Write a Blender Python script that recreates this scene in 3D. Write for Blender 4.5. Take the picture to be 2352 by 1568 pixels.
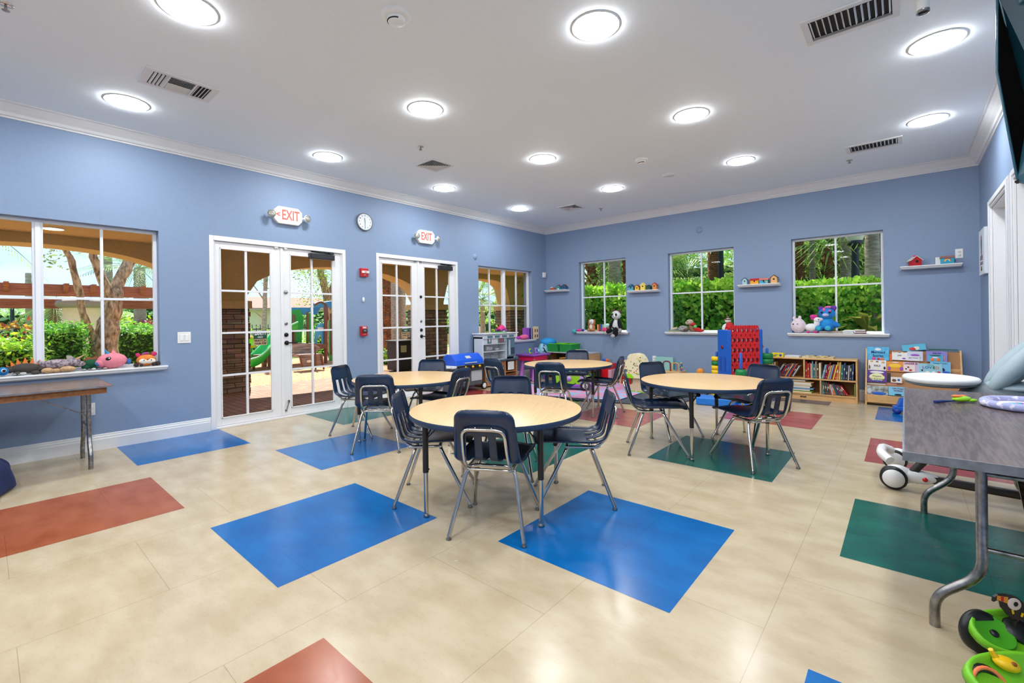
import bpy, math, random
import numpy as np
from mathutils import Matrix, Vector, Euler
for o in list(bpy.data.objects): bpy.data.objects.remove(o)
rnd = random.Random(7)
S = bpy.context.scene
COL = S.collection
PI = math.pi
# ------------------------------------------------------------------ camera
CAM_H, FOC, YAW, ROLL, CPX, CPY = 1.2, 1048.6, 0.7106, -0.01363, 1176.0, 730.3
Fv = Vector((-math.sin(YAW), math.cos(YAW), 0)); R0 = Vector((math.cos(YAW), math.sin(YAW), 0)); U0 = Vector((0, 0, 1))
Rv = R0*math.cos(ROLL)+U0*math.sin(ROLL); Uv = -R0*math.sin(ROLL)+U0*math.cos(ROLL)
cam = bpy.data.cameras.new('camera'); co = bpy.data.objects.new('camera', cam); COL.objects.link(co)
cam.sensor_width = 36; cam.lens = 36*FOC/2352; cam.shift_y = -(784-CPY)/2352
cam.clip_start = 0.02; cam.clip_end = 300
co.matrix_world = Matrix(((Rv.x, Uv.x, -Fv.x, 0), (Rv.y, Uv.y, -Fv.y, 0), (Rv.z, Uv.z, -Fv.z, CAM_H), (0, 0, 0, 1)))
S.camera = co
# ------------------------------------------------------------------ colour, exposure, world, sun
S.view_settings.view_transform = 'Standard'; S.view_settings.look = 'None'
S.view_settings.gamma = 1; S.view_settings.use_curve_mapping = False
S.view_settings.exposure = 0.92
LAMP = 46.0; SKY = .98; SUN = 7.6
w = bpy.data.worlds.new('sky'); S.world = w; w.use_nodes = True
nt = w.node_tree; nt.nodes.clear()
wo = nt.nodes.new('ShaderNodeOutputWorld'); bg = nt.nodes.new('ShaderNodeBackground'); bg.inputs[1].default_value = SKY
tc = nt.nodes.new('ShaderNodeTexCoord'); sp = nt.nodes.new('ShaderNodeSeparateXYZ'); rp = nt.nodes.new('ShaderNodeValToRGB')
nz = nt.nodes.new('ShaderNodeTexNoise'); nz.inputs['Scale'].default_value = 3; nz.inputs['Detail'].default_value = 6
mp = nt.nodes.new('ShaderNodeMapping'); mp.inputs['Scale'].default_value = (1, 1, 4)
cr = nt.nodes.new('ShaderNodeValToRGB'); cr.color_ramp.elements[0].position = .5; cr.color_ramp.elements[1].position = .75
mx = nt.nodes.new('ShaderNodeMix'); mx.data_type = 'RGBA'
rp.color_ramp.elements[0].color = (0.48, 0.64, 0.90, 1); rp.color_ramp.elements[0].position = 0.0
rp.color_ramp.elements[1].color = (0.28, 0.46, 0.84, 1); rp.color_ramp.elements[1].position = .55
L = nt.links.new
L(tc.outputs['Generated'], sp.inputs[0]); L(sp.outputs['Z'], rp.inputs[0]); L(tc.outputs['Generated'], mp.inputs[0]); L(mp.outputs[0], nz.inputs['Vector'])
L(nz.outputs['Fac'], cr.inputs[0]); L(cr.outputs['Color'], mx.inputs['Factor']); L(rp.outputs[0], mx.inputs['A']); mx.inputs['B'].default_value = (.72, .80, .92, 1)
L(mx.outputs['Result'], bg.inputs[0]); L(bg.outputs[0], wo.inputs[0])
sl = bpy.data.lights.new('sun', 'SUN'); sl.energy = SUN; sl.angle = .02; sl.color = (1, .95, .86)
so = bpy.data.objects.new('sun', sl); COL.objects.link(so); so.rotation_euler = Vector((-.58, .22, .80)).to_track_quat('Z', 'Y').to_euler()
# ------------------------------------------------------------------ measuring helpers: a point of the photo on a known plane of the place
def ray(u, v): return Fv+Rv*(u-CPX)/FOC-Uv*(v-CPY)/FOC
def PZ(u, v, z=0.0):
    d = ray(u, v); t = (z-CAM_H)/d.z; return Vector((d.x*t, d.y*t, z))
def PX(u, v, x):
    d = ray(u, v); t = x/d.x; return Vector((x, d.y*t, CAM_H+d.z*t))
def PY(u, v, y):
    d = ray(u, v); t = y/d.y; return Vector((d.x*t, y, CAM_H+d.z*t))
XL, YD, XR, YB, ZC = -5.83, 7.91, .70, -4.2, 3.095
# ------------------------------------------------------------------ materials
def lin(c): return tuple((x/255/12.92 if x/255 <= .04045 else ((x/255+.055)/1.055)**2.4) for x in c[:3])
MATS = {}
def mat(name, rgb, rough=.5, metal=0, var=0.0, scale=8, bump=0.0, rgb2=None, stretch=None, spec=None, emit=0, trans=0, coat=0, detail=4, lo=.35, hi=.65):
    if name in MATS: return MATS[name]
    m = bpy.data.materials.new(name); m.use_nodes = True; n = m.node_tree.nodes; l = m.node_tree.links.new
    b = n['Principled BSDF']; c = lin(rgb)
    b.inputs['Base Color'].default_value = (*c, 1); b.inputs['Roughness'].default_value = rough; b.inputs['Metallic'].default_value = metal
    if spec is not None: b.inputs['Specular IOR Level'].default_value = spec
    if coat: b.inputs['Coat Weight'].default_value = coat; b.inputs['Coat Roughness'].default_value = .08
    if emit: b.inputs['Emission Color'].default_value = (*c, 1); b.inputs['Emission Strength'].default_value = emit
    if var or rgb2 or bump:
        t = n.new('ShaderNodeTexCoord'); mpn = n.new('ShaderNodeMapping'); z = n.new('ShaderNodeTexNoise')
        z.inputs['Scale'].default_value = scale; z.inputs['Detail'].default_value = detail
        if stretch: mpn.inputs['Scale'].default_value = stretch
        l(t.outputs['Object'], mpn.inputs[0]); l(mpn.outputs[0], z.inputs['Vector'])
        r = n.new('ShaderNodeValToRGB'); e = r.color_ramp.elements; e[0].position = lo; e[1].position = hi
        c2 = lin(rgb2) if rgb2 else tuple(min(1, x*(1+var)) for x in c); c1 = c if rgb2 else tuple(x*(1-var) for x in c)
        e[0].color = (*c1, 1); e[1].color = (*c2, 1)
        l(z.outputs['Fac'], r.inputs[0]); l(r.outputs[0], b.inputs['Base Color'])
        if bump:
            bp = n.new('ShaderNodeBump'); bp.inputs['Strength'].default_value = bump; bp.inputs['Distance'].default_value = .01
            l(z.outputs['Fac'], bp.inputs['Height']); l(bp.outputs[0], b.inputs['Normal'])
    if trans:
        tr = n.new('ShaderNodeBsdfTranslucent'); mm = n.new('ShaderNodeMixShader'); mm.inputs[0].default_value = trans
        src = b.inputs['Base Color'].links[0].from_socket if b.inputs['Base Color'].links else None
        if src: l(src, tr.inputs[0])
        else: tr.inputs[0].default_value = (*c, 1)
        l(b.outputs[0], mm.inputs[1]); l(tr.outputs[0], mm.inputs[2]); l(mm.outputs[0], n['Material Output'].inputs[0])
    MATS[name] = m; return m
def glass_mat():
    m = bpy.data.materials.new('window_glass'); m.use_nodes = True; n = m.node_tree.nodes; l = m.node_tree.links.new; n.remove(n['Principled BSDF'])
    t = n.new('ShaderNodeBsdfTransparent'); t.inputs[0].default_value = (.96, .98, .97, 1); g = n.new('ShaderNodeBsdfGlossy'); g.inputs['Roughness'].default_value = .02
    lw = n.new('ShaderNodeLayerWeight'); lw.inputs[0].default_value = .5; pw = n.new('ShaderNodeMath'); pw.operation = 'POWER'; pw.inputs[1].default_value = 5
    f = n.new('ShaderNodeMath'); f.operation = 'MULTIPLY_ADD'; f.inputs[1].default_value = .35; f.inputs[2].default_value = .006; mi = n.new('ShaderNodeMixShader')
    l(lw.outputs['Facing'], pw.inputs[0]); l(pw.outputs[0], f.inputs[0]); l(f.outputs[0], mi.inputs[0]); l(t.outputs[0], mi.inputs[1]); l(g.outputs[0], mi.inputs[2]); l(mi.outputs[0], n['Material Output'].inputs[0]); return m
GLASS = glass_mat()
def brick_mat(name, c1, c2, mortar, scale, bw, bh, ms=.02, rough=.85, offset=.5, axes='XY', noise=.35):
    m = bpy.data.materials.new(name); m.use_nodes = True; n = m.node_tree.nodes; l = m.node_tree.links.new; b = n['Principled BSDF']
    t = n.new('ShaderNodeTexCoord'); s = n.new('ShaderNodeSeparateXYZ'); c = n.new('ShaderNodeCombineXYZ'); l(t.outputs['Object'], s.inputs[0])
    if axes == 'XY': l(s.outputs['X'], c.inputs[0]); l(s.outputs['Y'], c.inputs[1])
    else:
        ad = n.new('ShaderNodeMath'); ad.operation = 'ADD'; l(s.outputs['X'], ad.inputs[0]); l(s.outputs['Y'], ad.inputs[1]); l(ad.outputs[0], c.inputs[0]); l(s.outputs['Z'], c.inputs[1])
    br = n.new('ShaderNodeTexBrick'); br.inputs['Scale'].default_value = scale; br.inputs['Brick Width'].default_value = bw; br.inputs['Row Height'].default_value = bh
    br.inputs['Mortar Size'].default_value = ms; br.offset = offset
    br.inputs['Color1'].default_value = (*lin(c1), 1); br.inputs['Color2'].default_value = (*lin(c2), 1); br.inputs['Mortar'].default_value = (*lin(mortar), 1)
    z = n.new('ShaderNodeTexNoise'); z.inputs['Scale'].default_value = 9; z.inputs['Detail'].default_value = 5
    q = n.new('ShaderNodeMix'); q.data_type = 'RGBA'; q.blend_type = 'MULTIPLY'; q.inputs['Factor'].default_value = noise
    l(c.outputs[0], br.inputs['Vector']); l(t.outputs['Object'], z.inputs['Vector']); l(br.outputs['Color'], q.inputs['A']); l(z.outputs['Color'], q.inputs['B'])
    l(q.outputs['Result'], b.inputs['Base Color']); b.inputs['Roughness'].default_value = rough
    bp = n.new('ShaderNodeBump'); bp.inputs['Strength'].default_value = .6; bp.inputs['Distance'].default_value = .01; bp.invert = True
    l(br.outputs['Fac'], bp.inputs['Height']); l(bp.outputs[0], b.inputs['Normal']); MATS[name] = m; return m
# ------------------------------------------------------------------ mesh builder
def arc_pts(pts, r, n=5):
    pts = [Vector(p) for p in pts]; out = [pts[0]]
    for i in range(1, len(pts)-1):
        a, b, c = pts[i-1], pts[i], pts[i+1]; d1 = (a-b); d2 = (c-b); k = min(r, d1.length*.45, d2.length*.45)
        p, q = b+d1.normalized()*k, b+d2.normalized()*k
        for j in range(n+1):
            t = j/n; out.append(p*(1-t)**2+b*2*t*(1-t)+q*t*t)
    out.append(pts[-1]); return out
class MB:
    def __init__(s): s.v = []; s.f = []; s.m = []; s.s = []; s.X = None
    def add(s, vs, fs, mi=0, sm=False):
        o = len(s.v)
        s.v += [tuple(s.X @ Vector(p)) for p in vs] if s.X is not None else [tuple(p) for p in vs]
        s.f += [[i+o for i in f] for f in fs]; s.m += [mi]*len(fs); s.s += [sm]*len(fs); return s
    def box(s, x0, x1, y0, y1, z0, z1, mi=0):
        return s.add([(x0, y0, z0), (x1, y0, z0), (x1, y1, z0), (x0, y1, z0), (x0, y0, z1), (x1, y0, z1), (x1, y1, z1), (x0, y1, z1)],
                     [(0, 3, 2, 1), (4, 5, 6, 7), (0, 1, 5, 4), (1, 2, 6, 5), (2, 3, 7, 6), (3, 0, 4, 7)], mi)
    def obox(s, c, size, rot=(0, 0, 0), mi=0):
        M = Matrix.Translation(c) @ Euler(rot).to_matrix().to_4x4(); a, b, d = (k/2 for k in size)
        vs = [M @ Vector(p) for p in [(-a, -b, -d), (a, -b, -d), (a, b, -d), (-a, b, -d), (-a, -b, d), (a, -b, d), (a, b, d), (-a, b, d)]]
        return s.add(vs, [(0, 3, 2, 1), (4, 5, 6, 7), (0, 1, 5, 4), (1, 2, 6, 5), (2, 3, 7, 6), (3, 0, 4, 7)], mi)
    def tube(s, pts, r, mi=0, n=8, cap=True):
        pts = [Vector(p) for p in pts]; m = len(pts); rs = r if isinstance(r, (list, tuple)) else [r]*m
        up = None; vs = []
        for i, p in enumerate(pts):
            d = (pts[min(i+1, m-1)]-pts[max(i-1, 0)])
            d = d.normalized() if d.length > 1e-9 else Vector((0, 0, 1))
            if up is None: up = d.orthogonal().normalized()
            up = (up-d*up.dot(d)); up = up.normalized() if up.length > 1e-6 else d.orthogonal().normalized()
            w2 = d.cross(up)
            for k in range(n):
                a = 2*PI*k/n; vs.append(p+(up*math.cos(a)+w2*math.sin(a))*rs[i])
        fs = [(i*n+k, i*n+(k+1) % n, (i+1)*n+(k+1) % n, (i+1)*n+k) for i in range(m-1) for k in range(n)]
        s.add(vs, fs, mi, True)
        if cap: s.add(vs[:n], [tuple(range(n-1, -1, -1))], mi); s.add(vs[-n:], [tuple(range(n))], mi)
        return s
    def ell(s, c, r, mi=0, rot=(0, 0, 0), n=16, k=10):
        M = Matrix.Translation(c) @ Euler(rot).to_matrix().to_4x4(); r = r if isinstance(r, (list, tuple)) else (r, r, r)
        vs = [M @ Vector((0, 0, -r[2]))]
        for j in range(1, k):
            f = -PI/2+PI*j/k
            for i in range(n):
                a = 2*PI*i/n; vs.append(M @ Vector((r[0]*math.cos(f)*math.cos(a), r[1]*math.cos(f)*math.sin(a), r[2]*math.sin(f))))
        vs.append(M @ Vector((0, 0, r[2]))); e = len(vs)-1
        fs = [(0, 1+(i+1) % n, 1+i) for i in range(n)]
        for j in range(k-2):
            for i in range(n): fs.append((1+j*n+i, 1+j*n+(i+1) % n, 1+(j+1)*n+(i+1) % n, 1+(j+1)*n+i))
        fs += [(e, 1+(k-2)*n+i, 1+(k-2)*n+(i+1) % n) for i in range(n)]
        return s.add(vs, fs, mi, True)
    def lathe(s, prof, c=(0, 0, 0), mi=0, n=24, rot=(0, 0, 0), sm=True):
        M = Matrix.Translation(c) @ Euler(rot).to_matrix().to_4x4(); vs = []
        for r, z in prof:
            for i in range(n):
                a = 2*PI*i/n; vs.append(M @ Vector((r*math.cos(a), r*math.sin(a), z)))
        fs = [(j*n+i, j*n+(i+1) % n, (j+1)*n+(i+1) % n, (j+1)*n+i) for j in range(len(prof)-1) for i in range(n)]
        s.add(vs, fs, mi, sm)
        return s
    def cyl(s, a, b, r, mi=0, n=16): return s.tube([a, b], r, mi, n)
    def torus(s, c, R, r, mi=0, rot=(0, 0, 0), n=24, k=10, a0=0, a1=2*PI):
        M = Matrix.Translation(c) @ Euler(rot).to_matrix().to_4x4(); full = abs(a1-a0-2*PI) < 1e-6
        m = n if full else n+1; vs = []
        for i in range(m):
            a = a0+(a1-a0)*i/n
            for j in range(k):
                b = 2*PI*j/k; vs.append(M @ Vector(((R+r*math.cos(b))*math.cos(a), (R+r*math.cos(b))*math.sin(a), r*math.sin(b))))
        fs = [(i*k+j, ((i+1) % m)*k+j, ((i+1) % m)*k+(j+1) % k, i*k+(j+1) % k) for i in range(n) for j in range(k)]
        return s.add(vs, fs, mi, True)
    def prism(s, poly, y0, y1, mi=0, plane='XZ'):
        n = len(poly)
        def P(p, h): return {'XZ': (p[0], h, p[1]), 'XY': (p[0], p[1], h), 'YZ': (h, p[0], p[1])}[plane]
        vs = [P(p, y0) for p in poly]+[P(p, y1) for p in poly]
        return s.add(vs, [tuple(range(n)), tuple(range(2*n-1, n-1, -1))]+[(i, i+n, (i+1) % n+n, (i+1) % n) for i in range(n)], mi)
    def quad(s, a, b, c, d, mi=0): return s.add([a, b, c, d], [(0, 1, 2, 3)], mi)
    def build(s, name, mats, parent=None, bevel=0, sub=0, loc=None, rotz=0, label=None, fix=True):
        me = bpy.data.meshes.new(name); me.from_pydata(s.v, [], s.f)
        for m in (mats if isinstance(mats, (list, tuple)) else [mats]): me.materials.append(m)
        me.polygons.foreach_set('material_index', s.m); me.polygons.foreach_set('use_smooth', s.s)
        if fix and len(s.f) < 20000:
            import bmesh
            bm = bmesh.new(); bm.from_mesh(me); bmesh.ops.recalc_face_normals(bm, faces=bm.faces); bm.to_mesh(me); bm.free()
        me.update(); o = bpy.data.objects.new(name, me); COL.objects.link(o)
        if parent: o.parent = parent
        if loc is not None: o.location = loc
        o.rotation_euler.z = rotz
        if bevel:
            b = o.modifiers.new('bevel', 'BEVEL'); b.width = bevel; b.segments = 2; b.limit_method = 'ANGLE'; b.angle_limit = .7
        if sub:
            b = o.modifiers.new('sub', 'SUBSURF'); b.levels = sub; b.render_levels = sub
        if label: o['label'] = label
        return o
def thing(name, label, cat, loc=(0, 0, 0), rotz=0, group=None):
    o = bpy.data.objects.new(name, None); COL.objects.link(o); o.empty_display_size = .1
    o.location = loc; o.rotation_euler.z = rotz; o['label'] = label; o['category'] = cat
    if group: o['group'] = group
    return o
def tag(o, label, cat, group=None, kind=None):
    o['label'] = label; o['category'] = cat
    if group: o['group'] = group
    if kind: o['kind'] = kind
    return o
def struct(o): o['kind'] = 'structure'; return o
def sempty(name, loc=(0, 0, 0), rotz=0):
    o = bpy.data.objects.new(name, None); COL.objects.link(o); o.location = loc; o.rotation_euler.z = rotz; o['kind'] = 'structure'; return o
def copy_tree(o, parent=None):
    c = o.copy(); COL.objects.link(c)
    if parent: c.parent = parent
    for ch in [x for x in bpy.data.objects if x.parent == o]: copy_tree(ch, c)
    return c
def text(name, body, size, loc, rot, m, parent=None, ext=.001, sx=1.0, align='CENTER', bold=0):
    cu = bpy.data.curves.new(name, 'FONT'); cu.body = body; cu.size = size; cu.extrude = ext; cu.align_x = align; cu.align_y = 'CENTER'; cu.offset = bold; cu.resolution_u = 3
    t = bpy.data.objects.new('tmp', cu); COL.objects.link(t); bpy.context.view_layer.update()
    me = bpy.data.meshes.new_from_object(t); bpy.data.objects.remove(t); bpy.data.curves.remove(cu)
    o = bpy.data.objects.new(name, me); COL.objects.link(o); me.materials.clear(); me.materials.append(m)
    o.location = loc; o.rotation_euler = rot; o.scale = (sx, 1, 1)
    if parent: o.parent = parent
    return o
FR = (PI/2, 0, 0)   # lettering that faces the viewer of a front view (local -y)
WHITE = mat('white_paint', (226, 227, 228), .45, var=.02, scale=3)
WPLAST = mat('white_plastic', (235, 235, 232), .4)
BLACK = mat('black_plastic', (22, 22, 24), .4)
CHROME = mat('chrome', (205, 200, 192), .16, 1.0)
STEEL = mat('worn_steel', (150, 148, 146), .32, 1.0, var=.3, scale=40)
RED = mat('red_plastic', (205, 24, 32), .3)
GREEN = mat('green_plastic', (10, 120, 60), .3)
YELLOW = mat('yellow_plastic', (250, 200, 20), .32)
BLUE = mat('blue_plastic', (20, 95, 195), .3)
PURPLE = mat('purple_plastic', (150, 80, 190), .35)
PINK = mat('pink_plastic', (235, 50, 130), .4)
LILAC = mat('lilac_plastic', (190, 160, 220), .4)
ORANGE = mat('orange_plastic', (240, 120, 50), .4)
LIME = mat('lime_plastic', (150, 215, 30), .35)
TEAL = mat('teal_plastic', (40, 180, 190), .4)
GREY = mat('grey_plastic', (95, 100, 105), .5)
LGREY = mat('light_grey_plastic', (190, 195, 200), .45)
MAPLE = mat('maple_wood', (222, 178, 120), .4, rgb2=(206, 158, 100), scale=4, stretch=(1, 1, 9))
INK = mat('black_ink', (20, 20, 22), .6)
WINK = mat('white_ink', (240, 240, 236), .6)
REDINK = mat('red_ink', (215, 60, 55), .5)
# ------------------------------------------------------------------ floor
def lino(name, c, c2, rough=.2):
    m = mat(name, c, rough, spec=.4, rgb2=c2, scale=4, stretch=(1, 1.8, 1), detail=10, lo=.33, hi=.68)
    n = m.node_tree.nodes; l = m.node_tree.links.new; b = n['Principled BSDF']
    src = b.inputs['Base Color'].links[0].from_socket
    z = n.new('ShaderNodeTexNoise'); z.inputs['Scale'].default_value = 60; z.inputs['Detail'].default_value = 3
    mpn = n.new('ShaderNodeMapping'); mpn.inputs['Scale'].default_value = (.6, 1.5, 1); t = n.new('ShaderNodeTexCoord'); l(t.outputs['Object'], mpn.inputs[0]); l(mpn.outputs[0], z.inputs['Vector'])
    r = n.new('ShaderNodeValToRGB'); r.color_ramp.elements[0].position = .34; r.color_ramp.elements[0].color = (.84, .80, .75, 1); r.color_ramp.elements[1].position = .44; r.color_ramp.elements[1].color = (1, 1, 1, 1)
    q = n.new('ShaderNodeMix'); q.data_type = 'RGBA'; q.blend_type = 'MULTIPLY'; q.inputs['Factor'].default_value = .5 if c[0] > 200 else .22
    l(z.outputs['Fac'], r.inputs[0]); l(src, q.inputs['A']); l(r.outputs[0], q.inputs['B'])
    # hairline seams between the tiles
    s = n.new('ShaderNodeTexBrick'); s.inputs['Scale'].default_value = 1; s.inputs['Brick Width'].default_value = .9345; s.inputs['Row Height'].default_value = .7
    s.offset = .5; s.inputs['Mortar Size'].default_value = .0012; s.inputs['Color1'].default_value = s.inputs['Color2'].default_value = (1, 1, 1, 1); s.inputs['Mortar'].default_value = (.5, .45, .4, 1)
    mp2 = n.new('ShaderNodeMapping'); mp2.inputs['Rotation'].default_value = (0, 0, PI/2); mp2.inputs['Location'].default_value = (-.86, -3.78, 0)
    l(t.outputs['Object'], mp2.inputs[0]); l(mp2.outputs[0], s.inputs['Vector'])
    q2 = n.new('ShaderNodeMix'); q2.data_type = 'RGBA'; q2.blend_type = 'MULTIPLY'; q2.inputs['Factor'].default_value = .6
    l(q.outputs['Result'], q2.inputs['A']); l(s.outputs['Color'], q2.inputs['B']); l(q2.outputs['Result'], b.inputs['Base Color'])
    rr = n.new('ShaderNodeMapRange'); rr.inputs['To Min'].default_value = rough-.06; rr.inputs['To Max'].default_value = rough+.1
    l(z.outputs['Fac'], rr.inputs[0]); l(rr.outputs[0], b.inputs['Roughness'])
    return m
BEIGE = lino('beige_linoleum', (196, 181, 153), (182, 164, 134))
fm = [BEIGE, lino('blue_linoleum', (0, 104, 176), (0, 90, 158)), lino('green_linoleum', (8, 98, 86), (6, 78, 72)), lino('brown_linoleum', (165, 94, 62), (148, 76, 46)),
      lino('red_linoleum', (158, 62, 60), (140, 48, 48)), lino('rose_linoleum', (170, 92, 92), (150, 72, 74)), lino('slate_linoleum', (66, 78, 104), (54, 66, 92))]
F = MB()
xs = sorted([XL-.05, XR+.05]); s_ = .926
sq = [(-3.084, .860, .93, .925, 1), (-1.673, 1.802, .94, .93, 1), (-4.455, 1.771, .89, .885, 1), (XL, .846, .92, .88, 1), (-4.466, -.066, .92, .914, 3),
      (-1.674, 3.678, .94, .915, 2), (-3.086, 2.716, .89, .968, 2), (-.257, 2.761, .95, .923, 2), (-.262, 4.661, .95, .917, 4), (-.268, 6.566, .95, .915, 1),
      (-1.662, 5.616, .914, .914, 5), (-3.114, 4.58, .914, .87, 5), (XL, 2.70, .93, .90, 2), (XL, 4.56, .93, .914, 4), (-4.45, 3.64, .914, .914, 1), (-4.45, 5.5, .914, .914, 2),
      (-1.68, -.08, .914, .914, 3), (-.26, .9, .95, .914, 1), (-1.68, 7.22, .914, .32, 6), (-3.1, -1.0, .914, .914, 4), (-4.46, -1.93, .914, .914, 1), (-.26, -.97, .95, .914, 2), (-1.68, -1.95, .914, .914, 4)]
F.box(XL-.1, XR+.1, YB-.1, YD+.1, -.1, 0)
for x, y, a, b, mi in sq:
    x1 = min(x+a, XR+.05); F.quad((x, y, .0006), (x1, y, .0006), (x1, y+b, .0006), (x, y+b, .0006), mi)
struct(F.build('floor', fm, fix=False))
# ------------------------------------------------------------------ walls
WB = mat('blue_wall_paint', (130, 151, 181), .55, var=.015, scale=30, bump=.02)
def wall(name, axis, pos, th, u0, u1, z0, z1, ops):
    us = sorted({u0, u1, *[o[0] for o in ops], *[o[1] for o in ops]}); zs = sorted({z0, z1, *[o[2] for o in ops], *[o[3] for o in ops]})
    b = MB()
    for i in range(len(us)-1):
        for j in range(len(zs)-1):
            um, zm = (us[i]+us[i+1])/2, (zs[j]+zs[j+1])/2
            if any(o[0] < um < o[1] and o[2] < zm < o[3] for o in ops): continue
            if axis == 'x': b.box(min(pos, pos+th), max(pos, pos+th), us[i], us[i+1], zs[j], zs[j+1])
            else: b.box(us[i], us[i+1], min(pos, pos+th), max(pos, pos+th), zs[j], zs[j+1])
    return struct(b.build(name, WB))
W1 = (-.53, 1.20, .76, 2.15); W2 = (5.86, 7.42, .76, 2.16); D1 = (1.65, 3.28, 0, 2.17); D2 = (3.76, 5.36, 0, 2.18)
FW = [(-5.0, -3.97, .91, 2.31), (-3.16, -2.08, .92, 2.30), (-1.28, -.21, .92, 2.32)]
D3 = (5.82, 6.84, 0, 2.28); D4 = (4.45, 5.50, 0, 2.28)
TW = .22
wall('wall_left', 'x', XL, -TW, YB-.2, YD+TW, 0, ZC+.2, [W1, D1, D2, W2])
wall('wall_back', 'y', YD, TW, XL, XR, 0, ZC+.2, FW)
wall('wall_right', 'x', XR, .2, YB-.2, YD+TW, 0, ZC+.2, [D3, D4])
wall('wall_front', 'y', YB, -.2, XL, XR, 0, ZC+.2, [])
struct(MB().box(XL, XR, YB, YD, ZC, ZC+.2).build('ceiling', mat('ceiling_paint', (240, 247, 253), .7, var=.01, scale=60, bump=.02)))
# crown moulding
def sweep(prof, a, b, inward, mb):
    # prof: (out from wall, z); a,b: ends; inward: unit vector from the wall into the room; mitred by the amount out
    a, b, inn = Vector(a), Vector(b), Vector(inward); d = (b-a).normalized(); n = len(prof)
    A = [a+inn*o+d*o+Vector((0, 0, z)) for o, z in prof]; B = [b+inn*o-d*o+Vector((0, 0, z)) for o, z in prof]
    mb.add(A+B, [(i, (i+1) % n, n+(i+1) % n, n+i) for i in range(n)]+[tuple(range(n-1, -1, -1)), tuple(range(n, 2*n))]); return mb
zc = ZC
cp = [(0, zc), (.115, zc), (.115, zc-.012), (.10, zc-.016), (.088, zc-.03), (.062, zc-.055), (.036, zc-.075), (.03, zc-.085), (.036, zc-.089), (.03, zc-.1), (.014, zc-.106), (.012, zc-.118), (0, zc-.12)]
bp_ = [(0, 0), (.018, 0), (.018, .10), (.014, .108), (.014, .122), (.008, .13), (.008, .142), (0, .148)]
sides = [((XL, YB), (XL, YD), (1, 0, 0), 1), ((XL, YD), (XR, YD), (0, -1, 0), 2), ((XR, YD), (XR, YB), (-1, 0, 0), 3), ((XR, YB), (XL, YB), (0, 1, 0), 4)]
for a, b, inn, k in sides:
    struct(sweep(cp, (*a, 0), (*b, 0), inn, MB()).build('trim_%d' % k, WHITE))
def base(side, axis, segs):
    mb = MB()
    for u0, u1 in segs:
        if side == 'left': sweep(bp_, (XL, u0, 0), (XL, u1, 0), (1, 0, 0), mb)
        elif side == 'right': sweep(bp_, (XR, u1, 0), (XR, u0, 0), (-1, 0, 0), mb)
        elif side == 'back': sweep(bp_, (u0, YD, 0), (u1, YD, 0), (0, -1, 0), mb)
        else: sweep(bp_, (u1, YB, 0), (u0, YB, 0), (0, 1, 0), mb)
    struct(mb.build('baseboard_'+side, WHITE))
base('left', 0, [(YB, D1[0]), (D1[1], D2[0]), (D2[1], YD)]); base('back', 0, [(XL, XR)])
base('right', 0, [(YB, D4[0]-.08), (D3[1]+.08, YD)]); base('front', 0, [(XL, XR)])
# ------------------------------------------------------------------ windows (front view: x to the right, z up, -y to the viewer)
VINYL = mat('white_vinyl', (232, 236, 242), .35)
def sill_piece(w, parent):
    pr = [(0.02, 0), (-.055, 0), (-.058, -.006), (-.058, -.014), (-.05, -.02), (-.045, -.035), (-.03, -.045), (0, -.05), (0, 0)]
    b = MB(); x0, x1 = -.055, w+.055
    n = len(pr); vs = []
    for x, s in ((x0, 1), (x1, -1)):
        vs += [(x+s*max(0, (.058+p[0])*.5 if p[1] < -.015 else 0), p[0], p[1]) for p in pr]
    b.add(vs, [(i, (i+1) % n, n+(i+1) % n, n+i) for i in range(n)]+[tuple(range(n)), tuple(range(2*n-1, n-1, -1))])
    b.box(0.0, w, 0, .13, -.012, .003)
    return b.build('window_sill', WHITE, parent)
def window(k, loc, rotz, w, h, units, ncol=2, split=.5, fr=.03):
    # units: list of (x0, x1); the gaps between them are mullions
    e = sempty('window_%d' % k, loc, rotz); y0, y1 = .085, .135
    b = MB(); b.box(0, w, y0, y1, 0, fr); b.box(0, w, y0, y1, h-fr, h); b.box(0, fr, y0, y1, fr, h-fr); b.box(w-fr, w, y0, y1, fr, h-fr)
    for i in range(len(units)-1):
        a, c = units[i][1], units[i+1][0]; b.box(a, c, y0-.01, y1, fr, h-fr); b.box(a+.018, c-.018, y0-.025, y0-.01, fr, h-fr)
    b.build('window_frame', VINYL, e, bevel=.003)
    m = MB()
    for x0, x1 in units:
        for c in range(1, ncol): x = x0+(x1-x0)*c/ncol; m.box(x-.011, x+.011, y0+.01, y1-.01, fr, h-fr)
        z = h*split; m.box(x0, x1, y0+.008, y1-.012, z-.011, z+.011)
    m.build('muntin', VINYL, e)
    for x0, x1 in units: MB().box(x0, x1, y0+.024, y0+.028, fr, h-fr).build('glass_pane', GLASS, e)
    sill_piece(w, e); return e
window(1, (XL, W1[0], W1[2]), PI/2, W1[1]-W1[0], W1[3]-W1[2], [(.03, .83), (.90, 1.70)], split=.49)
window(2, (XL, W2[0], W2[2]), PI/2, W2[1]-W2[0], W2[3]-W2[2], [(.03, .745), (.815, 1.53)], split=.49)
for i, o in enumerate(FW): window(3+i, (o[0], YD, o[2]), 0, o[1]-o[0], o[3]-o[2], [(.03, o[1]-o[0]-.03)], split=.49)
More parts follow.
